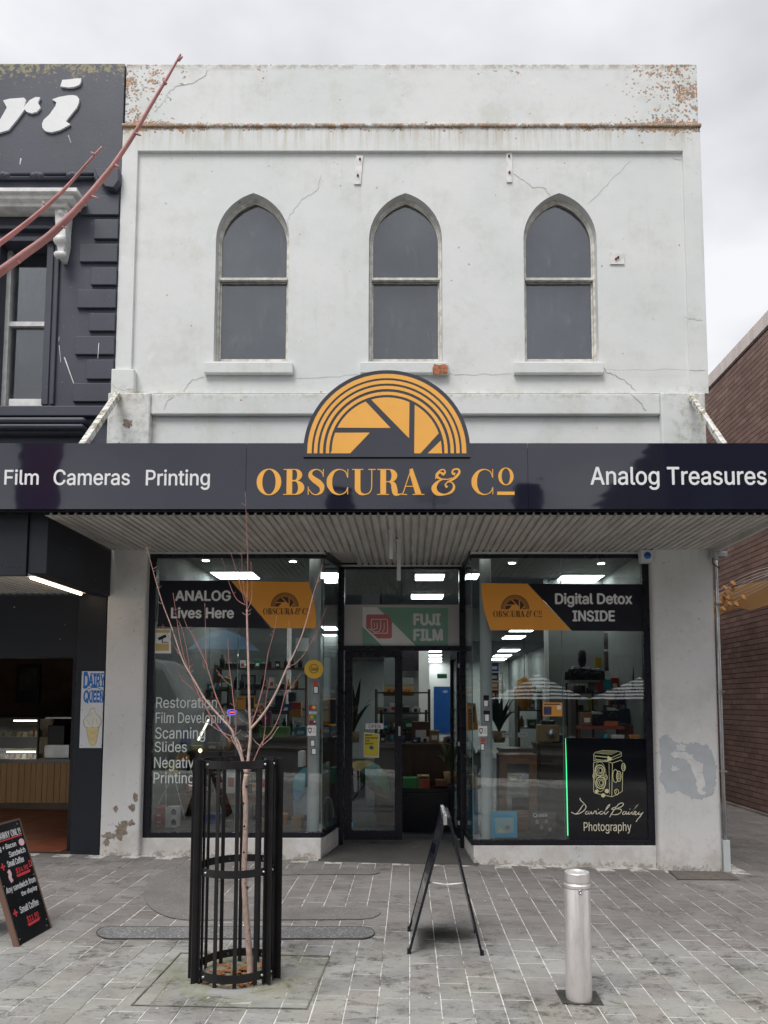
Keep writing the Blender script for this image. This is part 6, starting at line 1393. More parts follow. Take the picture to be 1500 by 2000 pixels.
# ------------------------------------------------------------------ stock in the shop
def stuff(name, lab, cat, px, pyb, Y, z=None, group=None):
    p = P(px, pyb, Y); return thing(name, lab, cat, (p.x, Y, p.z if z is None else z), group)
def tb(t, x0, x1, y0, y1, z0, z1, mat, name, bevel=0, M=None):     # box in the thing's own frame
    L = Vector(WL(t)); m = MB(); m.box(x0, x1, y0, y1, z0, z1, M=M); m.v = [tuple(Vector(v)+L) for v in m.v]; return m.build(name, mat, t, bevel=bevel)
def tt(t, pts, r, mat, name, seg=6): L = Vector(WL(t)); m = MB(); m.tube([Vector(p)+L for p in pts], r, seg); return m.build(name, mat, t)
def tl_(t, prof, c, mat, name, seg=14, axis='z', smooth=True): L = Vector(WL(t)); m = MB(); m.lathe(prof, tuple(Vector(c)+L), seg, smooth, axis); return m.build(name, mat, t)
def cam_thing(x, y, z, s, lab, body=M_ink, top=None, group=None):
    t = thing('old_camera', lab, 'camera', (x, y, z), group); tb(t, -.07*s, .07*s, -.02*s, .03*s, .001, .085*s, body, 'body', .004); tb(t, -.03*s, .03*s, -.018*s, .025*s, .0855*s, .108*s, top or M_chrome, 'viewfinder', .003)
    tl_(t, [(0, -.06*s), (.026*s, -.06*s), (.030*s, -.055*s), (.030*s, -.0205*s)], (0, 0, .042*s), top or M_ink, 'lens', 12, 'y', False); tl_(t, [(.010*s, 0), (.010*s, .012*s), (0, .012*s)], (.05*s, 0, .086*s), M_chrome, 'dial', 8); return t
def bottle(x, y, z, h, mat, lab, group=None):
    t = thing('bottle', lab, 'bottle', (x, y, z), group); r_ = h*.2; tl_(t, [(0, 0), (r_, .002), (r_, h*.62), (r_*.4, h*.78), (r_*.38, h*.9)], (0, 0, .001), mat, 'body', 10); tl_(t, [(r_*.45, 0), (r_*.45, h*.09), (0, h*.09)], (0, 0, h*.905), M_ink, 'cap', 8); return t
def boxx(x, y, z, w, d_, h, mat, lab, group=None, lid=None, rz=0):
    t = thing('box', lab, 'box', (x, y, z), group); tb(t, -w/2, w/2, -d_/2, d_/2, .001, h*.8, mat, 'body', .003); tb(t, -w/2-.003, w/2+.003, -d_/2-.003, d_/2+.003, h*.8+.0005, h, lid or mat, 'lid', .003); tb(t, -w*.3, w*.3, -d_/2-.0045, -d_/2-.0005, h*.25, h*.6, M_lab if mat != M_lab else M_red, 'label'); t.rotation_euler[2] = rz; return t
def table(x0, x1, y0, y1, zt, z0, lab, mat=M_wood, th=.035):
    t = thing('table', lab, 'table', ((x0+x1)/2, (y0+y1)/2, z0)); w = (x1-x0)/2; d_ = (y1-y0)/2; h = zt-z0
    tb(t, -w, w, -d_, d_, h-th, h, mat, 'tabletop', .004); tb(t, -w+.04, w-.04, -d_+.03, -d_+.05, h-th-.09, h-th-.001, mat, 'apron')
    for sx in (-1, 1):
        for sy in (-1, 1): tb(t, sx*(w-.05)-.022, sx*(w-.05)+.022, sy*(d_-.05)-.022, sy*(d_-.05)+.022, .001, h-th-.001, mat, 'leg')
    return t
def shelving(x0, x1, y, d_, z0, zs, lab, mat=M_darkwood):
    t = thing('shelf_unit', lab, 'shelves', ((x0+x1)/2, y, z0)); w = (x1-x0)/2
    for sx in (-1, 1): tb(t, sx*w-.015, sx*w+.015, -d_/2, d_/2, .001, zs[-1]-z0+.04, mat, 'upright')
    for z in zs: tb(t, -w+.016, w-.016, -d_/2, d_/2, z-z0-.018, z-z0, mat, 'shelf')
    return t
PAL = [('teal', M_teal), ('orange', M_org2), ('red', M_red), ('black', M_ink), ('white', M_lab), ('green', M_grn), ('brown', M_crd), ('yellow', M_yel2), ('blue', solid('deep_blue', .03, .08, .28))]
# left window: easel, red camera box, carton, surf shaped board, table with stock
ez = P(322, 1600, .5)
ea = thing('display_easel', 'thin white display easel inside the left window', 'easel', (P(334, 1625, .5).x, .5, ZP_L))
for (a, b) in (((324, 1478), (324, 1626)), ((345, 1498), (300, 1590)), ((343, 1530), (361, 1598)), ((372, 1500), (386, 1548)), ((324, 1530), (350, 1470))):
    pa, pb = P(*a, .5), P(*b, .5); m = MB(); m.tube([pa, pb], .0045, 6); m.build('strut', M_lab, ea)
tg2 = thing('price_tag', 'small orange swing tag hanging inside the left window', 'tag', tuple(P(358, 1490, .48))); gp([(348, 1473), (370, 1475), (369, 1490), (347, 1487)], M_org2, 'card', tg2, 0, .002, .48)
m = MB(); a = P(357, 1473, .475); m.tube([a, a+Vector((.01, 0, .025)), a+Vector((.02, 0, 0))], .002, 5); m.build('loop', M_lab, tg2)
def pbox(px0, py0, px1, py1, Y, d_, mat, lab, name='box', cat='box', bevel=.003):
    a, b, c, e = RR(px0, py0, px1, py1, Y); t = thing(name, lab, cat, ((a+b)/2, Y, c)); m = MB(); m.box(a, b, Y, Y+d_, c, e); m.build('body', mat, t, bevel=bevel); return t, (a, b, c, e)
t, q = pbox(304, 1577, 322, 1619, .45, .15, M_red, 'red side of a boxed camera kit standing in the left window'); t2, q2 = pbox(322.5, 1577, 344, 1617, .45, .15, M_lab, 'white box printed with two black cameras beside the red box')
for cy in (1586, 1606): gp([(334, cy+5), (334, cy-2), (337, cy-6), (341, cy-6), (344, cy-2), (344, cy+5)], M_ink, 'camera_print', t2, .0005, .0012, .449)
for cy in (1590, 1604): gp(rc(306, cy, 314, cy+4), M_lab, 'print_block', t, .0005, .0012, .449)
pbox(568, 1597, 588, 1627, .35, .22, M_crd, 'plain cardboard carton low at the right end of the left window')
# curved turquoise board leaning behind the guard
tq = thing('turquoise_board', 'turquoise and blue curved board leaning beside the left column', 'board', tuple(P(585, 1560, .55)))
gp([(574, 1560), (572, 1535), (576, 1515), (584, 1508), (592, 1500), (600, 1500), (604, 1510), (600, 1530), (592, 1545), (580, 1565)], M_teal, 'board', tq, -.02, .004, .55)
gp([(573, 1556), (573, 1542), (592, 1544), (584, 1556)], solid('mid_blue', .03, .16, .42), 'blue_band', tq, .0045, .006, .55)
ph = thing('wave_photo', 'grey blue photograph of waves leaning under the turquoise board', 'picture', tuple(P(590, 1595, .6))); gp([(572, 1565), (600, 1535), (604, 1590), (574, 1594)], solid('sea_photo', .25, .33, .40, .5, .5), 'print', ph, 0, .006, .6)
op_ = thing('oval_portrait', 'oval framed portrait standing behind the splayed left pane', 'picture', tuple(P(641, 1618, .55)))
cc_ = P(641, 1588, .55); m = MB(); m.prism([ell(cc_.x, cc_.z, .062, .18, 32), ell(cc_.x, cc_.z, .052, .165, 32)], 0, .015, FR(.55)); m.build('frame', M_chrome, op_)
m = MB(); m.prism(ell(cc_.x, cc_.z, .051, .164, 32), 0, .005, FR(.56)); m.build('print', solid('murky_green_print', .07, .09, .07, .4, .6), op_)
# tables
table(P(352, 1500, 1.25).x, P(536, 1500, 1.25).x, 1.05, 1.6, P(450, 1551, 1.05).z, -.01, 'red brown timber table behind the left window')
zt1 = P(450, 1551, 1.05).z+.001
TX = lambda px, Y=1.2: P(px, 1500, Y).x
items = [(410, M_ink, .13, 'small black box on the timber table'), (455, M_lab, .30, 'tall white box on the timber table behind the tree guard'), (517, M_lab, .26, 'white framed box on the timber table right of the trunk'), (497, M_org2, .10, 'orange card box on the timber table beside the trunk'), (432, solid('plum', .15, .03, .08), .20, 'plum coloured box on the timber table'), (380, M_red, .12, 'small red box on the timber table')]
for px, mt, h, lab in items: boxx(TX(px), 1.2+rnd.uniform(-.05, .05), zt1, rnd.uniform(.08, .14), .1, h, mt, lab)
cam_thing(TX(480), 1.18, zt1, 1.2, 'black camera on the timber table right behind the trunk'); cam_thing(TX(396), 1.22, zt1, 1.1, 'black camera on the timber table at its left end')
# back-left shelves with rows of film tubs and cameras
SX0, SX1 = RL+.03, RL+1.35
sh1 = shelving(SX0, SX1, 3.3, .3, -.01, [.55, .9, 1.2, 1.5, 1.8, 2.1], 'dark shelves crowded with lenses and bottles behind the left window')
k = 0
for zz in (.9, 1.2, 1.5, 1.8, 2.1):
    x = SX0+.07
    while x < SX1-.05:
        c = rnd.choice(PAL); ch = rnd.random()
        if ch < .5: bottle(x, 3.25+rnd.uniform(-.06, .03), zz+.001, rnd.uniform(.12, .2), c[1] if rnd.random() < .4 else M_ink, 'bottle on the crowded dark shelves at the left', 'bottles on the dark shelves')
        elif ch < .8: cam_thing(x, 3.22, zz+.001, .75, 'old camera on the crowded dark shelves at the left', group='cameras on the dark shelves')
        else: boxx(x, 3.24, zz+.001, .07, .08, rnd.uniform(.08, .16), c[1], 'small box on the crowded dark shelves at the left', 'boxes on the dark shelves')
        x += rnd.uniform(.085, .13)
# long counter with goods across the left and centre
def goods(x0, x1, y, z, n, where, seedk=0, s=1.0):
    x = x0; i = 0; R2 = random.Random(seedk)
    while x < x1 and i < n:
        c = R2.choice(PAL); ch = R2.random(); w = R2.uniform(.08, .17)*s
        if ch < .35: cam_thing(x, y+R2.uniform(-.05, .05), z, R2.uniform(.8, 1.3)*s, 'old camera among goods '+where, body=R2.choice([M_ink, M_ink, M_crd, M_chrome]), group='cameras '+where)
        elif ch < .75: boxx(x, y+R2.uniform(-.05, .05), z, w, .12, R2.uniform(.06, .22)*s, c[1], 'boxed item among goods '+where, 'boxes '+where)
        else: bottle(x, y+R2.uniform(-.05, .05), z, R2.uniform(.12, .24)*s, c[1], 'bottle or jar among goods '+where, 'bottles '+where)
        x += w+R2.uniform(.03, .07); i += 1
def counter(px0, px1, pyt, Y, d_, lab, mat=M_darkwood):
    a, b = P(px0, pyt, Y).x, P(px1, pyt, Y).x; zt = P((px0+px1)/2, pyt, Y).z; t = thing('display_counter', lab, 'counter', ((a+b)/2, Y+d_/2, -.01)); w = (b-a)/2
    tb(t, -w, w, -d_/2, d_/2, .0, zt+.01-.04, mat, 'carcass'); tb(t, -w-.02, w+.02, -d_/2-.02, d_/2+.02, zt+.01-.039, zt+.01, mat, 'top', .004)
    n = max(2, int(w*2/.5))
    for i in range(n): tb(t, -w+.02+i*2*w/n, -w-.02+(i+1)*2*w/n, -d_/2-.012, -d_/2-.001, .08, zt-.08, mat, 'door_panel', .003)
    return a, b, Y+d_/2, zt
ca = counter(330, 470, 1468, 2.0, .45, 'dark display counter at the left behind the service lettering'); goods(ca[0]+.08, ca[1]-.05, ca[2], ca[3]+.002, 14, 'on the left display counter', 1)
cb_ = counter(500, 655, 1440, 2.5, .5, 'dark display counter behind the twigs at the right of the left window'); goods(cb_[0]+.08, cb_[1]-.05, cb_[2], cb_[3]+.002, 14, 'on the counter behind the twigs', 2)
cc2 = counter(735, 884, 1452, 2.3, .5, 'dark counter of cameras and papers seen through the open door'); goods(cc2[0]+.08, cc2[1]-.02, cc2[2]-.1, cc2[3]+.002, 12, 'on the counter seen through the door', 3, .8)
sr = shelving(P(735, 1380, 3.4).x, P(838, 1380, 3.4).x, 3.4, .32, -.01, [.8, 1.15, 1.45, 1.75], 'dark shelves of film boxes seen between the doors')
for zz in (.8, 1.15, 1.45): goods(P(735, 1380, 3.4).x+.08, P(838, 1380, 3.4).x-.06, 3.35, zz+.001, 8, 'on the shelves between the doors', int(zz*10), .8)
kd = thing('film_brand_lightbox', 'yellow film brand sign above the shelves behind the doors', 'sign', tuple(P(785, 1358, 3.4)))
a, b, c, e = RR(749, 1341, 808, 1359, 3.35); m = MB(); m.box(a, b, 3.35, 3.42, c, e); m.build('board', solid('aged_yellow', .50, .36, .12), kd); ptext('KODAK', 768, 1346, 803, 1354, 3.35, M_red, kd, 'lettering', .004, .02); ptext('K', 757, 1345, 765, 1355, 3.35, M_red, kd, 'lettering', .004, .06)
pbox(752, 1324, 807, 1337, 3.4, .05, solid('pale_sign_grey', .30, .32, .32), 'pale grey sign board above the yellow film sign', 'sign_board', 'sign')
pbox(786, 1264, 818, 1310, 3.6, .04, solid('dark_poster', .04, .035, .05, .5, .7), 'dark poster high on the wall behind the doors', 'poster', 'poster')
bn = thing('blue_banner', 'tall blue pull up banner deep in the shop seen through the open door', 'banner', tuple(P(865, 1420, 5.5)))
gp([(847, 1341), (887, 1341), (887, 1432), (847, 1432)], solid('banner_blue', .02, .12, .42, .5, .15), 'sheet', bn, 0, .01, 5.5); ptext('dji', 865, 1348, 874, 1354, 5.49, M_lab, bn, 'lettering', .002, .02)
gp(rc(845, 1432, 889, 1435), M_chrome, 'base', bn, -.05, .05, 5.5)
pbox(854, 1316, 873, 1325, 7.0, .03, solid('exit_green', .02, .20, .09), 'small green exit sign deep in the shop above the blue banner', 'exit_sign', 'sign')
room('partition', (P(818, 1300, 5.6).x, P(838, 1300, 5.6).x, 5.6, 5.75, 0, 2.78), M_lab)
room('partition', (P(750, 1300, 3.7).x, P(818, 1300, 3.7).x, 3.7, 3.8, 0, 2.78), M_wallin)
# low goods at the door
zfl = -.011
fb1 = pbox(787, 1520, 815, 1540, 1.9, .25, solid('bright_green', .06, .28, .09), 'flat green box on the floor inside the open door'); fb2 = pbox(815.5, 1516, 839, 1540, 1.88, .25, M_crd, 'printed cardboard carton beside the green box'); gp(rc(826, 1524, 838, 1538), M_red, 'label', fb2[0], .0005, .0015, 1.88); gp(rc(819, 1518, 836, 1521), M_brownink, 'print_line', fb2[0], .0005, .0015, 1.88)
pbox(850, 1524, 876, 1536, 1.9, .2, solid('rust_brown', .20, .08, .04), 'brown crate at the foot of the plant inside the door')
st_ = thing('display_plinth', 'low dark bench carrying the boxes inside the door', 'bench', tuple(P(830, 1545, 1.85))); a, b, c, e = RR(770, 1540.4, 884, 1560, 1.85); m = MB(); m.box(a, b, 1.85, 2.25, -.01, e); m.build('bench_top', M_ink, st_); m = MB(); m.box(a+.05, b-.05, 1.80, 1.849, -.01, e-.05); m.build('bench_front', M_ink, st_)
su = boxx(P(822, 1440, 2.5).x, 2.55, cc2[3]+.003, .24, .12, .28, solid('suitcase_brown', .10, .05, .03), 'old dark brown case on the counter behind the open door')
# umbrella added indoors in place of a reflection in the door glass
um = thing('umbrella', 'half open red and teal umbrella added indoors for a reflection in the closed door', 'umbrella', tuple(P(725, 1535, 1.3)))
apx_ = Vector(P(752, 1478, 1.35)); cxn = Vector(P(715, 1528, 1.25)); ax_ = (apx_-cxn).normalized()
q_ = ax_.to_track_quat('Z', 'Y').to_matrix().to_4x4(); Rr = .33
cols_ = [solid('umb_red', .42, .03, .03), solid('umb_teal', .02, .22, .20), solid('umb_yellow', .50, .33, .04), solid('umb_green', .04, .20, .08)]
for k in range(8):
    a0_, a1_ = 2*PI*k/8, 2*PI*(k+1)/8; m = MB(); prof = [(.01, .20), (Rr*.4, .17), (Rr*.75, .08), (Rr, -.04)]; m.lathe(prof, (0, 0, 0), 3, True, 'z', a0_, a1_); T_ = Matrix.Translation(cxn+ax_*.05) @ q_; m.v = [tuple(T_ @ Vector(v)) for v in m.v]; m.build('canopy_panel', cols_[(0, 0, 2, 1, 3, 1, 2, 3)[k]], um)
m = MB(); m.tube([cxn+ax_*.27, cxn-ax_*.45], .007, 6); m.build('shaft', M_ink, um)
# plants
def plant(px, pyb, Y, h, n, lab, col=(.035, .085, .03), pot=M_crd, sp=.5, z=None):
    t = stuff('potted_plant', lab, 'plant', px, pyb, Y, z); tl_(t, [(0, 0), (.07, 0), (.09, .14), (.08, .14), (0, .12)], (0, 0, .001), pot, 'pot', 14); L = Vector(WL(t)); mt = solid('leaf_%d' % int(col[1]*1000), *col, .4, .4)
    for k in range(n):
        a = rnd.uniform(0, 2*PI); e_ = rnd.uniform(.35, 1.0); ln = h*rnd.uniform(.5, 1); m = MB(); d2 = Vector((math.cos(a), math.sin(a), 0)); pts = [L+Vector((0, 0, .12))+d2*(sp*ln*e_*tt_)+Vector((0, 0, ln*(tt_-.55*e_*tt_*tt_))) for tt_ in (0, .25, .5, .75, 1)]
        sd = Vector((-d2.y, d2.x, 0)); wd = (.004, .02, .032, .022, .002); vs = []
        for p_, w_ in zip(pts, wd): vs += [p_-sd*w_, p_+Vector((0, 0, -.006)), p_+sd*w_]
        fs = []
        for i in range(4): fs += [(3*i, 3*i+1, 3*i+4, 3*i+3), (3*i+1, 3*i+2, 3*i+5, 3*i+4)]
        m.add(vs, fs, True); m.build('leaf', mt, t)
plant(880, 1530, 1.7, .65, 20, 'leafy plant with pale edged leaves inside the open door', (.10, .14, .05)); plant(690, 1450, 2.2, 1.0, 26, 'dark leafy plant behind the closed door', (.012, .035, .018))
plant(930, 1540, .62, .55, 22, 'dark palm like plant behind the splayed right pane', (.01, .045, .022)); plant(975, 1440, 1.6, .7, 30, 'dark spreading plant behind the right column', (.015, .05, .03), z=P(975, 1450, 1.6).z)
bxp = pbox(915, 1542, 934, 1630, .50, .05, solid('blue_print_box', .03, .20, .40, .5, .5), 'blue and white printed box standing behind the splayed right pane')
# right window: timber door frame, goods counter, shelf with cameras, standing lamp, surf boards etc.
ow = thing('timber_cabinet', 'orange brown timber cabinet with glass front in the right window', 'cabinet', tuple(P(1013, 1640, .75)))
for L in (rc(976, 1478, 990, 1640), rc(1034, 1478, 1049, 1640), rc(990.5, 1478, 1033.5, 1492), rc(990.5, 1582, 1033.5, 1596)): gp(L, M_wood, 'frame_rail', ow, -.03, .0, .75)
gp(rc(990.5, 1492.5, 1033.5, 1581.5), M_glass, 'pane', ow, -.018, -.012, .75); gp(rc(990.5, 1596.5, 1033.5, 1640), M_wood, 'lower_panel', ow, -.02, -.008, .75)
gp(rc(976, 1478, 1049, 1640), M_darkwood, 'back_panel', ow, -.32, -.30, .75); gp(rc(976, 1474, 1049, 1477.6), M_wood, 'top', ow, -.32, .01, .75)
for zz_ in (1529, 1556): gp(rc(991, zz_, 1033, zz_+1.6), M_chrome, 'shelf', ow, -.28, -.03, .75)
cp = P(1023, 1528, .9); cam_thing(cp.x, .92, cp.z+.002, .8, 'silver camera behind the glass of the timber cabinet', body=M_chrome); cp = P(1003, 1528, .9); boxx(cp.x, .92, cp.z+.002, .1, .06, .09, M_yel, 'yellowed film packet behind the glass of the timber cabinet')
cd2 = counter(1052, 1262, 1452, 1.25, .4, 'dark display counter behind the right window'); goods(cd2[0]+.05, cd2[1]-.03, cd2[2]-.1, cd2[3]+.002, 22, 'on the counter behind the right window', 11, .9)
ce = counter(980, 1050, 1462, 1.4, .35, 'dark cabinet carrying two white cards behind the right window')
for px_, lab in ((990, 'left of two white price cards on the dark cabinet'), (1021, 'right of two white price cards on the dark cabinet')):
    t = thing('price_card', lab, 'card', tuple(P(px_, 1440, 1.38))); gp([(px_-10, 1431), (px_+11, 1431), (px_+11, 1439), (px_-9, 1440)], M_lab, 'card', t, 0, .002, 1.38); gp(rc(px_-6, 1434, px_+7, 1435), solid('grey_print', .3, .3, .3), 'print_line', t, .0022, .003, 1.38)
gcs = stuff('projector', 'old grey projector with round lens beside the window joint', 'projector', 1070, 1448, 1.35); tb(gcs, -.12, .12, -.1, .12, .001, .20, M_crd, 'body', .01); tl_(gcs, [(0, -.06), (.05, -.05), (.055, 0)], (.02, -.1, .1), M_chrome, 'lens', 16, 'y'); tb(gcs, -.08, .08, -.05, .08, .201, .25, M_ink, 'lamp_house', .01)
tx = pbox(1058, 1418, 1108, 1449, 1.55, .02, solid('beige_sign', .25, .23, .19), 'beige sign board standing behind the projector', 'sign_board', 'sign')
a, b = P(1135, 1420, 1.5).x, P(1220, 1420, 1.5).x
rs3 = thing('red_shelf', 'dark red timber shelf with stock behind the right window', 'shelf', ((a+b)/2, 1.6, P(1180, 1418, 1.5).z)); z_ = P(1180, 1418, 1.5).z
m = MB(); m.box(a, b, 1.5, 1.75, z_-.04, z_); m.build('shelf_board', solid('red_timber', .28, .07, .05), rs3)
for xx in (a+.03, b-.03): m = MB(); m.box(xx-.012, xx+.012, 1.72, 1.745, cd2[3]+.0, z_-.041); m.build('support', solid('red_timber', .28, .07, .05), rs3)
pbox(1181, 1409, 1207, 1418, 1.5, .14, solid('coral_box', .60, .13, .06), 'flat coral red box on the red shelf'); cam_thing(P(1194, 1405, 1.58).x, 1.58, P(1194, 1409, 1.5).z+.003, 1.5, 'large black instant camera on the coral box'); cam_thing(P(1165, 1418, 1.6).x, 1.6, z_+.003, 1.6, 'large dark bellows camera on the red shelf'); boxx(P(1145, 1418, 1.6).x, 1.6, z_+.003, .12, .1, .16, M_wood, 'varnished wooden box on the red shelf')
# white wall shelf with black cameras high up
zsh = P(1150, 1328, 1.9).z; a, b = P(1112, 1328, 1.9).x, P(1172, 1328, 1.9).x
ws2 = thing('wall_shelf', 'pale shelf crowded with black cameras high in the right window', 'shelf', ((a+b)/2, 2.0, zsh)); m = MB(); m.box(a, b, 1.9, 2.2, zsh-.03, zsh); m.build('shelf_board', M_wallin, ws2)
for xx in (a+.02, b-.03): m = MB(); m.box(xx-.012, xx+.012, 2.17, 2.195, cd2[3], zsh-.031); m.build('support', M_darkwood, ws2)
for i, px in enumerate((1116, 1126, 1135, 1145, 1156, 1166)): cam_thing(P(px, 1328, 2.0).x, 2.0, zsh+.001, (1.3, 1.7, 1.2, 1.6, 1.3, 1.4)[i], 'black camera on the pale shelf high in the right window', group='black cameras on the pale shelf')
tlz = thing('zoom_lens', 'tall black zoom lens standing among the cameras on the pale shelf', 'lens', (P(1137, 1300, 2.08).x, 2.08, zsh)); tl_(tlz, [(0, .001), (.04, .001), (.04, .2), (.055, .24), (.055, .36), (.03, .40), (0, .40)], (0, 0, .0), M_ink, 'barrel', 16); tl_(tlz, [(.043, .08), (.043, .14)], (0, 0, 0), M_chrome, 'grip_ring', 16)
pbox(1162, 1284, 1176, 1303, 2.15, .02, M_yel, 'mustard packet standing behind the cameras on the pale shelf', 'packet', 'packet'); pbox(1178, 1327, 1194, 1347, 2.0, .05, M_teal, 'teal camera bag hanging below the pale shelf', 'bag', 'bag'); pbox(1168, 1325, 1178, 1350, 2.02, .05, M_red, 'red camera strap pack hanging beside the teal bag', 'bag', 'bag'); pbox(1150, 1322, 1167, 1348, 2.02, .05, solid('paisley_brown', .18, .13, .12, .6, .7), 'patterned brown camera bag under the pale shelf', 'bag', 'bag')
for i, (x0, y0, x1, y1) in enumerate(((1180, 1236, 1203, 1268), (1180, 1272, 1203, 1310))):
    t, q = pbox(x0, y0, x1, y1, 3.0, .03, solid('street_print', .22, .19, .17, .5, .8), ['upper', 'lower'][i]+' framed street photograph on the right side wall', 'framed_photo', 'picture')
sbd = thing('dark_cones', 'dark pointed lighting stands grouped in the right corner', 'light stands', tuple(P(1250, 1345, 1.8)))
for x, yt in ((1238, 1300), (1246, 1305), (1254, 1287), (1261, 1288)): gp([(x-4, 1345), (x+4, 1345), (x+1.2, yt), (x, yt-2)], M_ink, 'blade', sbd, -.02, .0, 1.8+.01*(x % 3))
m = MB(); a, b, c, e = RR(1234, 1345, 1266, 1349, 1.8); m.box(a, b, 1.75, 1.86, c, e); m.build('base', M_ink, sbd); m = MB(); m.box((a+b)/2-.02, (a+b)/2+.02, 1.8, 1.84, 0, c-.001); m.build('pole', M_ink, sbd)
wf_ = pbox(1229, 1362, 1262, 1416, 2.1, .3, M_lab, 'tall white fridge like cupboard at the right end of the right window', 'cupboard', 'cupboard'); dcb = pbox(1226, 1417, 1266, 1452, 1.9, .3, solid('maroon_wood', .12, .035, .03), 'maroon sideboard under the white cupboard', 'sideboard', 'sideboard')
wr = thing('wire_rack', 'white metal display rack behind the right column', 'rack', tuple(P(972, 1380, 3.5)))
for px_ in (962, 968, 980): gp(rc(px_, 1292, px_+2.4, 1382), M_lab, 'upright', wr, -.02, .02, 3.5)
for py_ in (1292, 1312, 1330, 1346, 1364, 1380): gp(rc(960, py_, 984, py_+2.2), M_lab, 'shelf', wr, -.12, .12, 3.5+.0)
for py_, i in ((1312, 0), (1330, 1), (1346, 2), (1364, 3), (1380, 4)):
    p_ = P(972, py_, 3.5); boxx(p_.x-.05, 3.5, p_.z+.002, .12, .1, .13, PAL[(8, 8, 1, 2, 3)[i]][1], ['blue', 'deep blue', 'orange', 'red', 'black'][i]+' packet on the white display rack behind the right column')
orl = stuff('orange_lamp', 'orange paper lamp hanging behind the striped reflection in the right window', 'lamp', 1025, 1390, 2.4); tl_(orl, [(0, 0), (.09, .08), (.12, .25), (.09, .42), (0, .48)], (0, 0, 0), M_org2, 'shade', 14); tt(orl, [(0, 0, .48), (0, 0, 2.78-WL(orl)[2]+.5)], .005, M_ink, 'cord')
# left window mid-ground: red bag, dark bag, mirror frame, neon, clock
rb = pbox(568, 1372, 588, 1402, 2.7, .12, M_org2, 'red and orange tote bag hanging deep in the left window', 'bag', 'bag'); gp(rc(568, 1372, 588, 1385), M_red, 'top_panel', rb[0], .0005, .004, 2.7)
pbox(563, 1352, 577, 1370, 2.8, .1, solid('navy_bag', .02, .035, .07), 'navy camera bag hanging above the tote bag', 'bag', 'bag'); mf = pbox(468, 1318, 499, 1358, 4.9, .04, M_ink, 'dark framed mirror on the partition behind the left window', 'mirror', 'mirror'); gp(rc(471, 1321, 496, 1355), solid('mirror_grey', .12, .14, .14, .2), 'mirror_face', mf[0], .0005, .003, 4.9)
nn_ = thing('neon_sign', 'small oval blue neon sign behind the twigs', 'neon sign', tuple(P(453, 1392, 2.2))); cc_ = P(453, 1391, 2.2); m = MB(); m.tube([(cc_.x+.06*math.cos(t), 2.2, cc_.z+.035*math.sin(t)) for t in [2*PI*j/20 for j in range(21)]], .006, 6); m.build('ring_tube', M_blueneon, nn_); m = MB(); m.tube([(cc_.x-.03, 2.2, cc_.z), (cc_.x+.03, 2.2, cc_.z)], .007, 6); m.build('bar_tube', emit('red_neon', (.9, .05, .05), 2), nn_)
gb = thing('glowing_globe', 'small warm glowing globe low in the left window', 'lamp', tuple(P(391, 1467, .9))); cc_ = P(391, 1466, .9); m = MB(); m.lathe([(0, -.022), (.016, -.016), (.022, 0), (.016, .016), (0, .022)], cc_, 12); m.build('bulb', emit('warm_bulb', (1, .85, .45), 3), gb); m = MB(); m.tube([cc_-Vector((0, 0, .022)), (cc_.x, .9, ZP_L)], .006, 6); m.build('stem', M_ink, gb)
ts2 = thing('tube_lamp', 'slanted pale light tube hanging in the left window', 'light', tuple(P(395, 1430, .8))); m = MB(); m.tube([P(387, 1446, .8), P(408, 1405, .8)], .012, 8); m.build('tube', emit('pale_tube', (1, .93, .72), 1.4), ts2); m = MB(); m.tube([P(408, 1405, .8), P(409, 1240, .8), (P(409, 1240, .8).x, .8, RC)], .002, 5); m.build('cord', M_ink, ts2)
gbk = pbox(505, 1420, 560, 1440, 1.9, .3, solid('lime_cloth', .08, .22, .05), 'green draped box behind the twigs in the left window'); pbox(645, 1500, 660, 1530, .9, .2, M_grn, 'dark green box behind the splayed left pane'); pbox(582, 1468, 592, 1498, .7, .2, M_lab, 'white upright box with grey lettering beside the left column')
# white wall verticals and whiteboard seen through glass
room('wall_panel', (P(560, 1300, 4.2).x, P(568, 1300, 4.2).x, 4.2, 4.24, 0, RC-.01), M_lab); wb2 = pbox(577, 1246, 625, 1272, 4.5, .03, solid('pale_board', .40, .42, .42), 'pale board high on the wall behind the left column', 'notice_board', 'board')
room('wall_panel', (P(1064, 1300, 3.2).x, P(1072, 1300, 3.2).x, 3.2, 3.24, 0, RC-.01), M_lab); room('partition', (P(1073, 1300, 3.2).x, RRt, 3.21, 3.3, 0, RC-.01), M_wallin)

# ------------------------------------------------------------------ more crowded racks between the counters
def rack(px0, px1, pys, Y, where, seedk, n=9, s=.8, mat=None):
    a, b = P(px0, 1380, Y).x, P(px1, 1380, Y).x; zz = [P(800, q, Y).z for q in pys]; sh = shelving(a, b, Y, .3, -.01, sorted(zz), 'dark shelf unit '+where, mat or M_darkwood)
    for i, z in enumerate(zz): goods(a+.06, b-.05, Y-.04, z+.001, n, '%s, shelf %s' % (where, ('topmost', 'second', 'third', 'fourth')[i]), seedk*7+i, s)
rack(345, 450, [1348, 1386, 1424], 2.9, 'behind the service lettering', 3, 9, .8)
rack(500, 566, [1392, 1425], 3.2, 'behind the upper twigs', 4, 7, .8)
rack(1010, 1054, [1352, 1386, 1420], 2.9, 'left of the orange window card', 5, 6, .8)
rack(1122, 1232, [1352, 1388], 2.6, 'below the pale camera shelf', 6, 10, .9)
rack(745, 832, [1392, 1424], 3.0, 'deep behind the open door', 8, 7, .8)
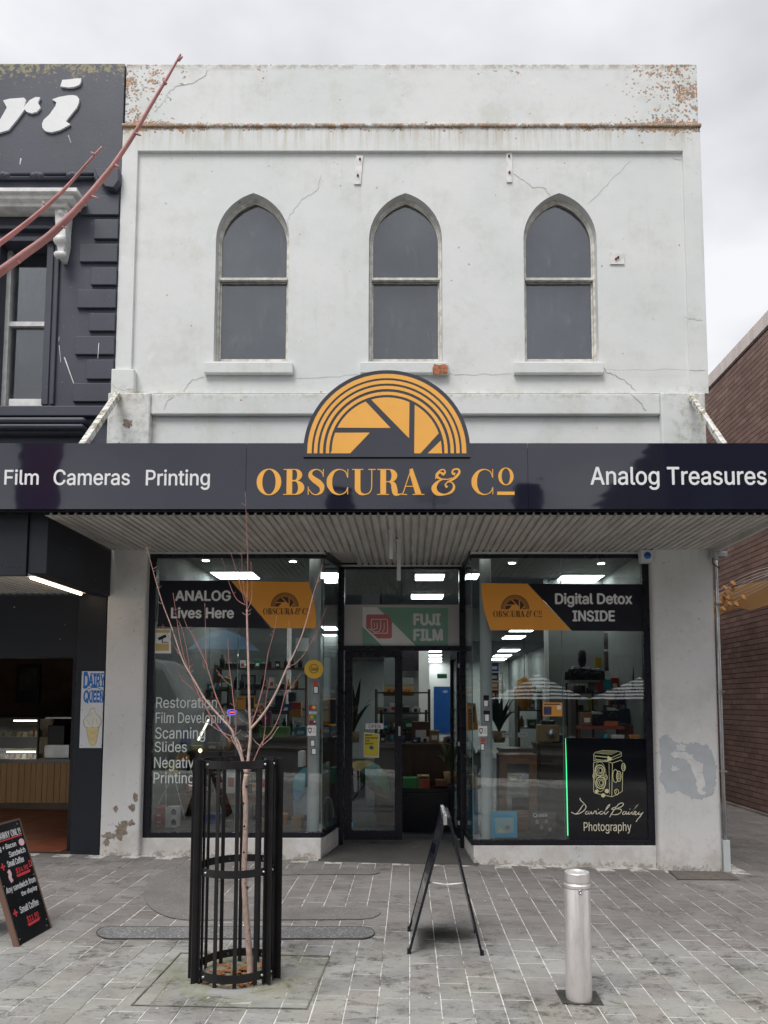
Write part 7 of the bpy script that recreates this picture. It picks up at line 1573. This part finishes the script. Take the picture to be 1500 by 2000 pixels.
for i, (px, py, Y, c, lab) in enumerate(((1128, 1352, 2.3, 'paisley_brown', 'brown strap bag hanging left under the pale shelf'), (1212, 1362, 2.2, 'navy_bag', 'navy bag hanging near the white cupboard'), (1222, 1398, 2.0, 'navy_bag', 'dark tall case standing beside the white cupboard'), (545, 1372, 2.6, 'navy_bag', 'dark backpack hanging left of the tote bag'), (520, 1404, 1.8, 'plum', 'plum coloured camera case behind the main branch'), (430, 1418, 1.5, 'deep_blue', 'deep blue case behind the service lettering'), (360, 1440, 1.2, 'deep_blue', 'blue drum beside the white easel'), (333, 1505, 1.1, 'poster_yellow', 'yellow box behind the easel strut'))):
    t, q = pbox(px-8, py-14, px+8, py+14, Y, .12, _mc.get(c, M_ink), lab, 'camera_bag', 'bag', .012); a_, b_, c_, e_ = q; tt(t, [((a_-b_)*.3, .06, e_-c_), ((a_-b_)*.2, .06, e_-c_+.05), ((b_-a_)*.2, .06, e_-c_+.05), ((b_-a_)*.3, .06, e_-c_)], .004, M_ink, 'strap')
for px, py, lab in ((975, 1500, 'left of two round backed cafe chairs deep behind the timber cabinet'), ):
    pass
# framed certificates and frames low in the windows
for i, (x0, y0, x1, y1, Y, mt, lab) in enumerate(((436, 1604, 470, 1632, .5, 'paisley_brown', 'brown framed print leaning low in the left window'), (400, 1590, 428, 1630, .7, 'deep_blue', 'dark blue folded backdrop in the left window'), (500, 1600, 530, 1631, .6, 'cardboard', 'small carton low behind the tree guard'), (535, 1590, 560, 1631, .7, 'dull_orange_card', 'orange paper box low behind the tree guard'))):
    pbox(x0, y0, x1, y1, Y, .12, _mc.get(mt, M_ink), lab)
# ------------------------------------------------------------------ the opposite side of the street (seen in the glass)
M_ob = paint('opposite_render', (.28, .27, .26), .8, .15); M_ob2 = paint('opposite_brick', (.06, .035, .035), .85, .2); M_ob3 = paint('opposite_dark', (.06, .06, .065), .7, .2); M_og = solid('opposite_glass', .03, .035, .04, .1)
def obld(x0, x1, h, mat, lab, nwin=3, chim=None):
    t = thing('opposite_building', lab, 'building', ((x0+x1)/2, -21, gz(0))); m = MB(); m.box(x0, x1, -31, -21, -.3, h); m.build('wall', mat, t)
    w = (x1-x0)/nwin
    for k in range(nwin):
        for z0, z1 in ((h*.58, h*.82),): m = MB(); m.box(x0+w*(k+.3), x0+w*(k+.7), -20.99, -20.95, z0, z1); f_ = m.build('window', M_ob3, t); m = MB(); m.box(x0+w*(k+.33), x0+w*(k+.67), -20.949, -20.94, z0+.06, z1-.06); m.build('pane', M_og, f_)
    m = MB(); m.box(x0+.3, x1-.3, -20.99, -20.96, .4, 2.7); m.build('shop_window', M_og, t); m = MB(); m.box(x0-.02, x1+.02, -21.0+.001, -18.8, 3.3, 3.75); m.build('awning', M_ob3, t); m = MB(); m.box(x0-.01, x1+.01, -21.25, -20.9, h, h+.12); m.build('parapet', mat, t)
    if chim:
        for c in chim: m = MB(); m.box(c, c+.9, -22.6, -21.6, h+.12, h+1.5); m.build('chimney', M_ob2, t)
    return t
obld(-22, -9.5, 8.0, M_ob2, 'low brick shop row across the street, reflected at the left', 4); obld(-9.4, -1.2, 7.75, M_ob, 'pale two storey shop across the street', 3, (-3.0,)); obld(-1.1, 9.0, 8.15, M_ob3, 'dark two storey shop across the street with chimney', 3, (3.9,)); obld(9.1, 22, 11.2, M_ob2, 'tall red brick building across the street', 4)
an = thing('roof_antenna', 'tv antenna on a mast above the opposite roofs', 'antenna', (.9, -22, 8.2)); m = MB(); m.tube([(.9, -22, 7.8), (.9, -22, 9.6)], .03, 6); m.build('mast', M_ob3, an)
for k in range(5): m = MB(); m.tube([(.3, -22, 9.5-k*.12), (1.5, -22, 9.5-k*.12)], .015, 5); m.build('element', M_ob3, an)
ws3 = thing('opposite_shop_sign', 'white wen and ware lettering on the shop across the street', 'sign', (4.0, -20.9, 3))
def mir(x, y, z): return (x, -18.76+z, y)       # faces the shop: read from over there, mirrored in our glass
def text_back(body, xc, w, z0, h, Y, mat, par): m = MB(); text_mb(m, body, 0, w, 0, h, 0, .02, lambda x, y, z: (xc+w/2-x, Y+z, z0+y), .0); m.build('lettering', mat, par)
text_back('wen & ware', P(1022, 1278, 18.9).x, P(1052, 1278, 18.9).x-P(984, 1278, 18.9).x, P(1000, 1282, 18.9).z, .17, -18.79, M_lab, ws3)
def cafe_umbrella(px, Yv, lab, wpx, top, eav, stripes=True):
    Y = -Yv+.12; pe = P(px, eav, Yv); pt = P(px, top, Yv); R_ = wpx/2*(Yv-CAMY)/FPX; x = pe.x
    t = thing('cafe_umbrella', lab, 'umbrella', (x, Y, gz(x))); n = 13; H = pt.z-pe.z; a = solid('umbrella_white', .85, .85, .83, .7); b = solid('umbrella_black', .015, .015, .017, .7)
    for k in range(n):
        r0 = R_*(1-k/n); r1 = R_*(1-(k+1)/n); m = MB(); m.lathe([(r0, H*k/n), (max(r1, .01), H*(k+1)/n)], (x, Y, pe.z), 8, False, 'z', PI/8, 2*PI+PI/8); m.build('canopy_stripe', a if k % 2 == 0 else b, t)
    m = MB(); m.tube([(x, Y, gz(x)-.1), (x, Y, pe.z+H*.95)], .025, 8); m.build('pole', M_ob3, t); m = MB(); m.box(x-.3, x+.3, Y-.3, Y+.3, gz(x)-.01, gz(x)+.07); m.build('base', M_ob3, t); return t
cafe_umbrella(1052, 14.0, 'black and white striped umbrella across the street, left of the pair', 196, 1318, 1366); cafe_umbrella(1250, 14.0, 'black and white striped umbrella across the street, right of the pair', 196, 1322, 1366)
# blue patterned market umbrella and white van, both only seen in the left window
bu = thing('blue_umbrella', 'blue patterned market umbrella across the street, reflected in the left window', 'umbrella', (P(435, 1270, 13).x, -13+.12, gz(-4)))
pe = P(435, 1272, 13); R_ = 72*(13-CAMY)/FPX; H = P(435, 1230, 13).z-pe.z
bmat = solid('umbrella_blue', .12, .32, .55, .7, .5)
for k in range(8): m = MB(); m.lathe([(R_, 0), (R_*.66, H*.55), (R_*.3, H*.9), (.01, H)], (pe.x, -12.88, pe.z), 1, False, 'z', 2*PI*k/8, 2*PI*(k+1)/8); m.build('canopy_panel', bmat, bu)
m = MB(); m.tube([(pe.x, -12.88, gz(pe.x)-.15), (pe.x, -12.88, pe.z+H)], .03, 8); m.build('pole', M_ob3, bu); m = MB(); m.box(pe.x-.3, pe.x+.3, -13.2, -12.6, gz(pe.x)-.16, gz(pe.x)-.05); m.build('base', M_ob3, bu)
# parked white van on the road
vn = thing('parked_van', 'white van parked on the road behind the viewer, reflected in the left window', 'van', (-4.6, -10.2, gz(-4.6)-.1))
vx, vy, vz = -6.9, -10.2, gz(-4)-.12
prof = [(1.25*a, 1.3*b) for a, b in [(-2.2, .35), (2.0, .35), (2.15, .8), (1.95, 1.05), (1.25, 1.2), (.75, 1.95), (.55, 2.05), (-2.0, 2.1), (-2.25, 1.9), (-2.25, .5)]]
m = MB(); m.prism([(vx+a, vz+b) for a, b in prof], 0, 1.7, lambda x, y, z: (x, vy-z, y)); m.build('body', solid('van_white', .55, .55, .54, .25, .03), vn, bevel=.08)
m = MB(); m.prism([(vx+a, vz+b) for a, b in ((.2, 1.6), (1.3, 1.6), (.9, 2.4), (.2, 2.4))], 0, .01, lambda x, y, z: (x, vy+.012-z, y)); m.build('window', M_og, vn)
for wx in (-1.5, 1.4): m = MB(); m.lathe([(0, -.1), (.2, -.1), (.33, -.09), (.34, .05), (.3, .1)], (vx+wx, vy+.0, vz+.34), 20, axis='y'); w1 = m.build('wheel', M_ink, vn)

fg = thing('street_flag', 'tall purple and orange street flag on a pole across the road, reflected in the fascia', 'flag', (-8.8, -12, gz(-8.8)))
m = MB(); m.tube([(-8.95, -12, gz(-8.9)-.15), (-8.95, -12, 8.0)], .05, 8); m.build('pole', M_ob3, fg)
for z0, z1, c, nm in ((4.9, 5.6, (.55, .22, .04), 'orange_block'), (5.6, 6.4, (.20, .03, .16), 'purple_block'), (6.4, 7.8, (.28, .05, .12), 'red_block')):
    m = MB(); m.box(-8.89, -8.0, -12.01, -11.99, z0+.002, z1); m.build(nm, solid('flag_'+nm, *c), fg)
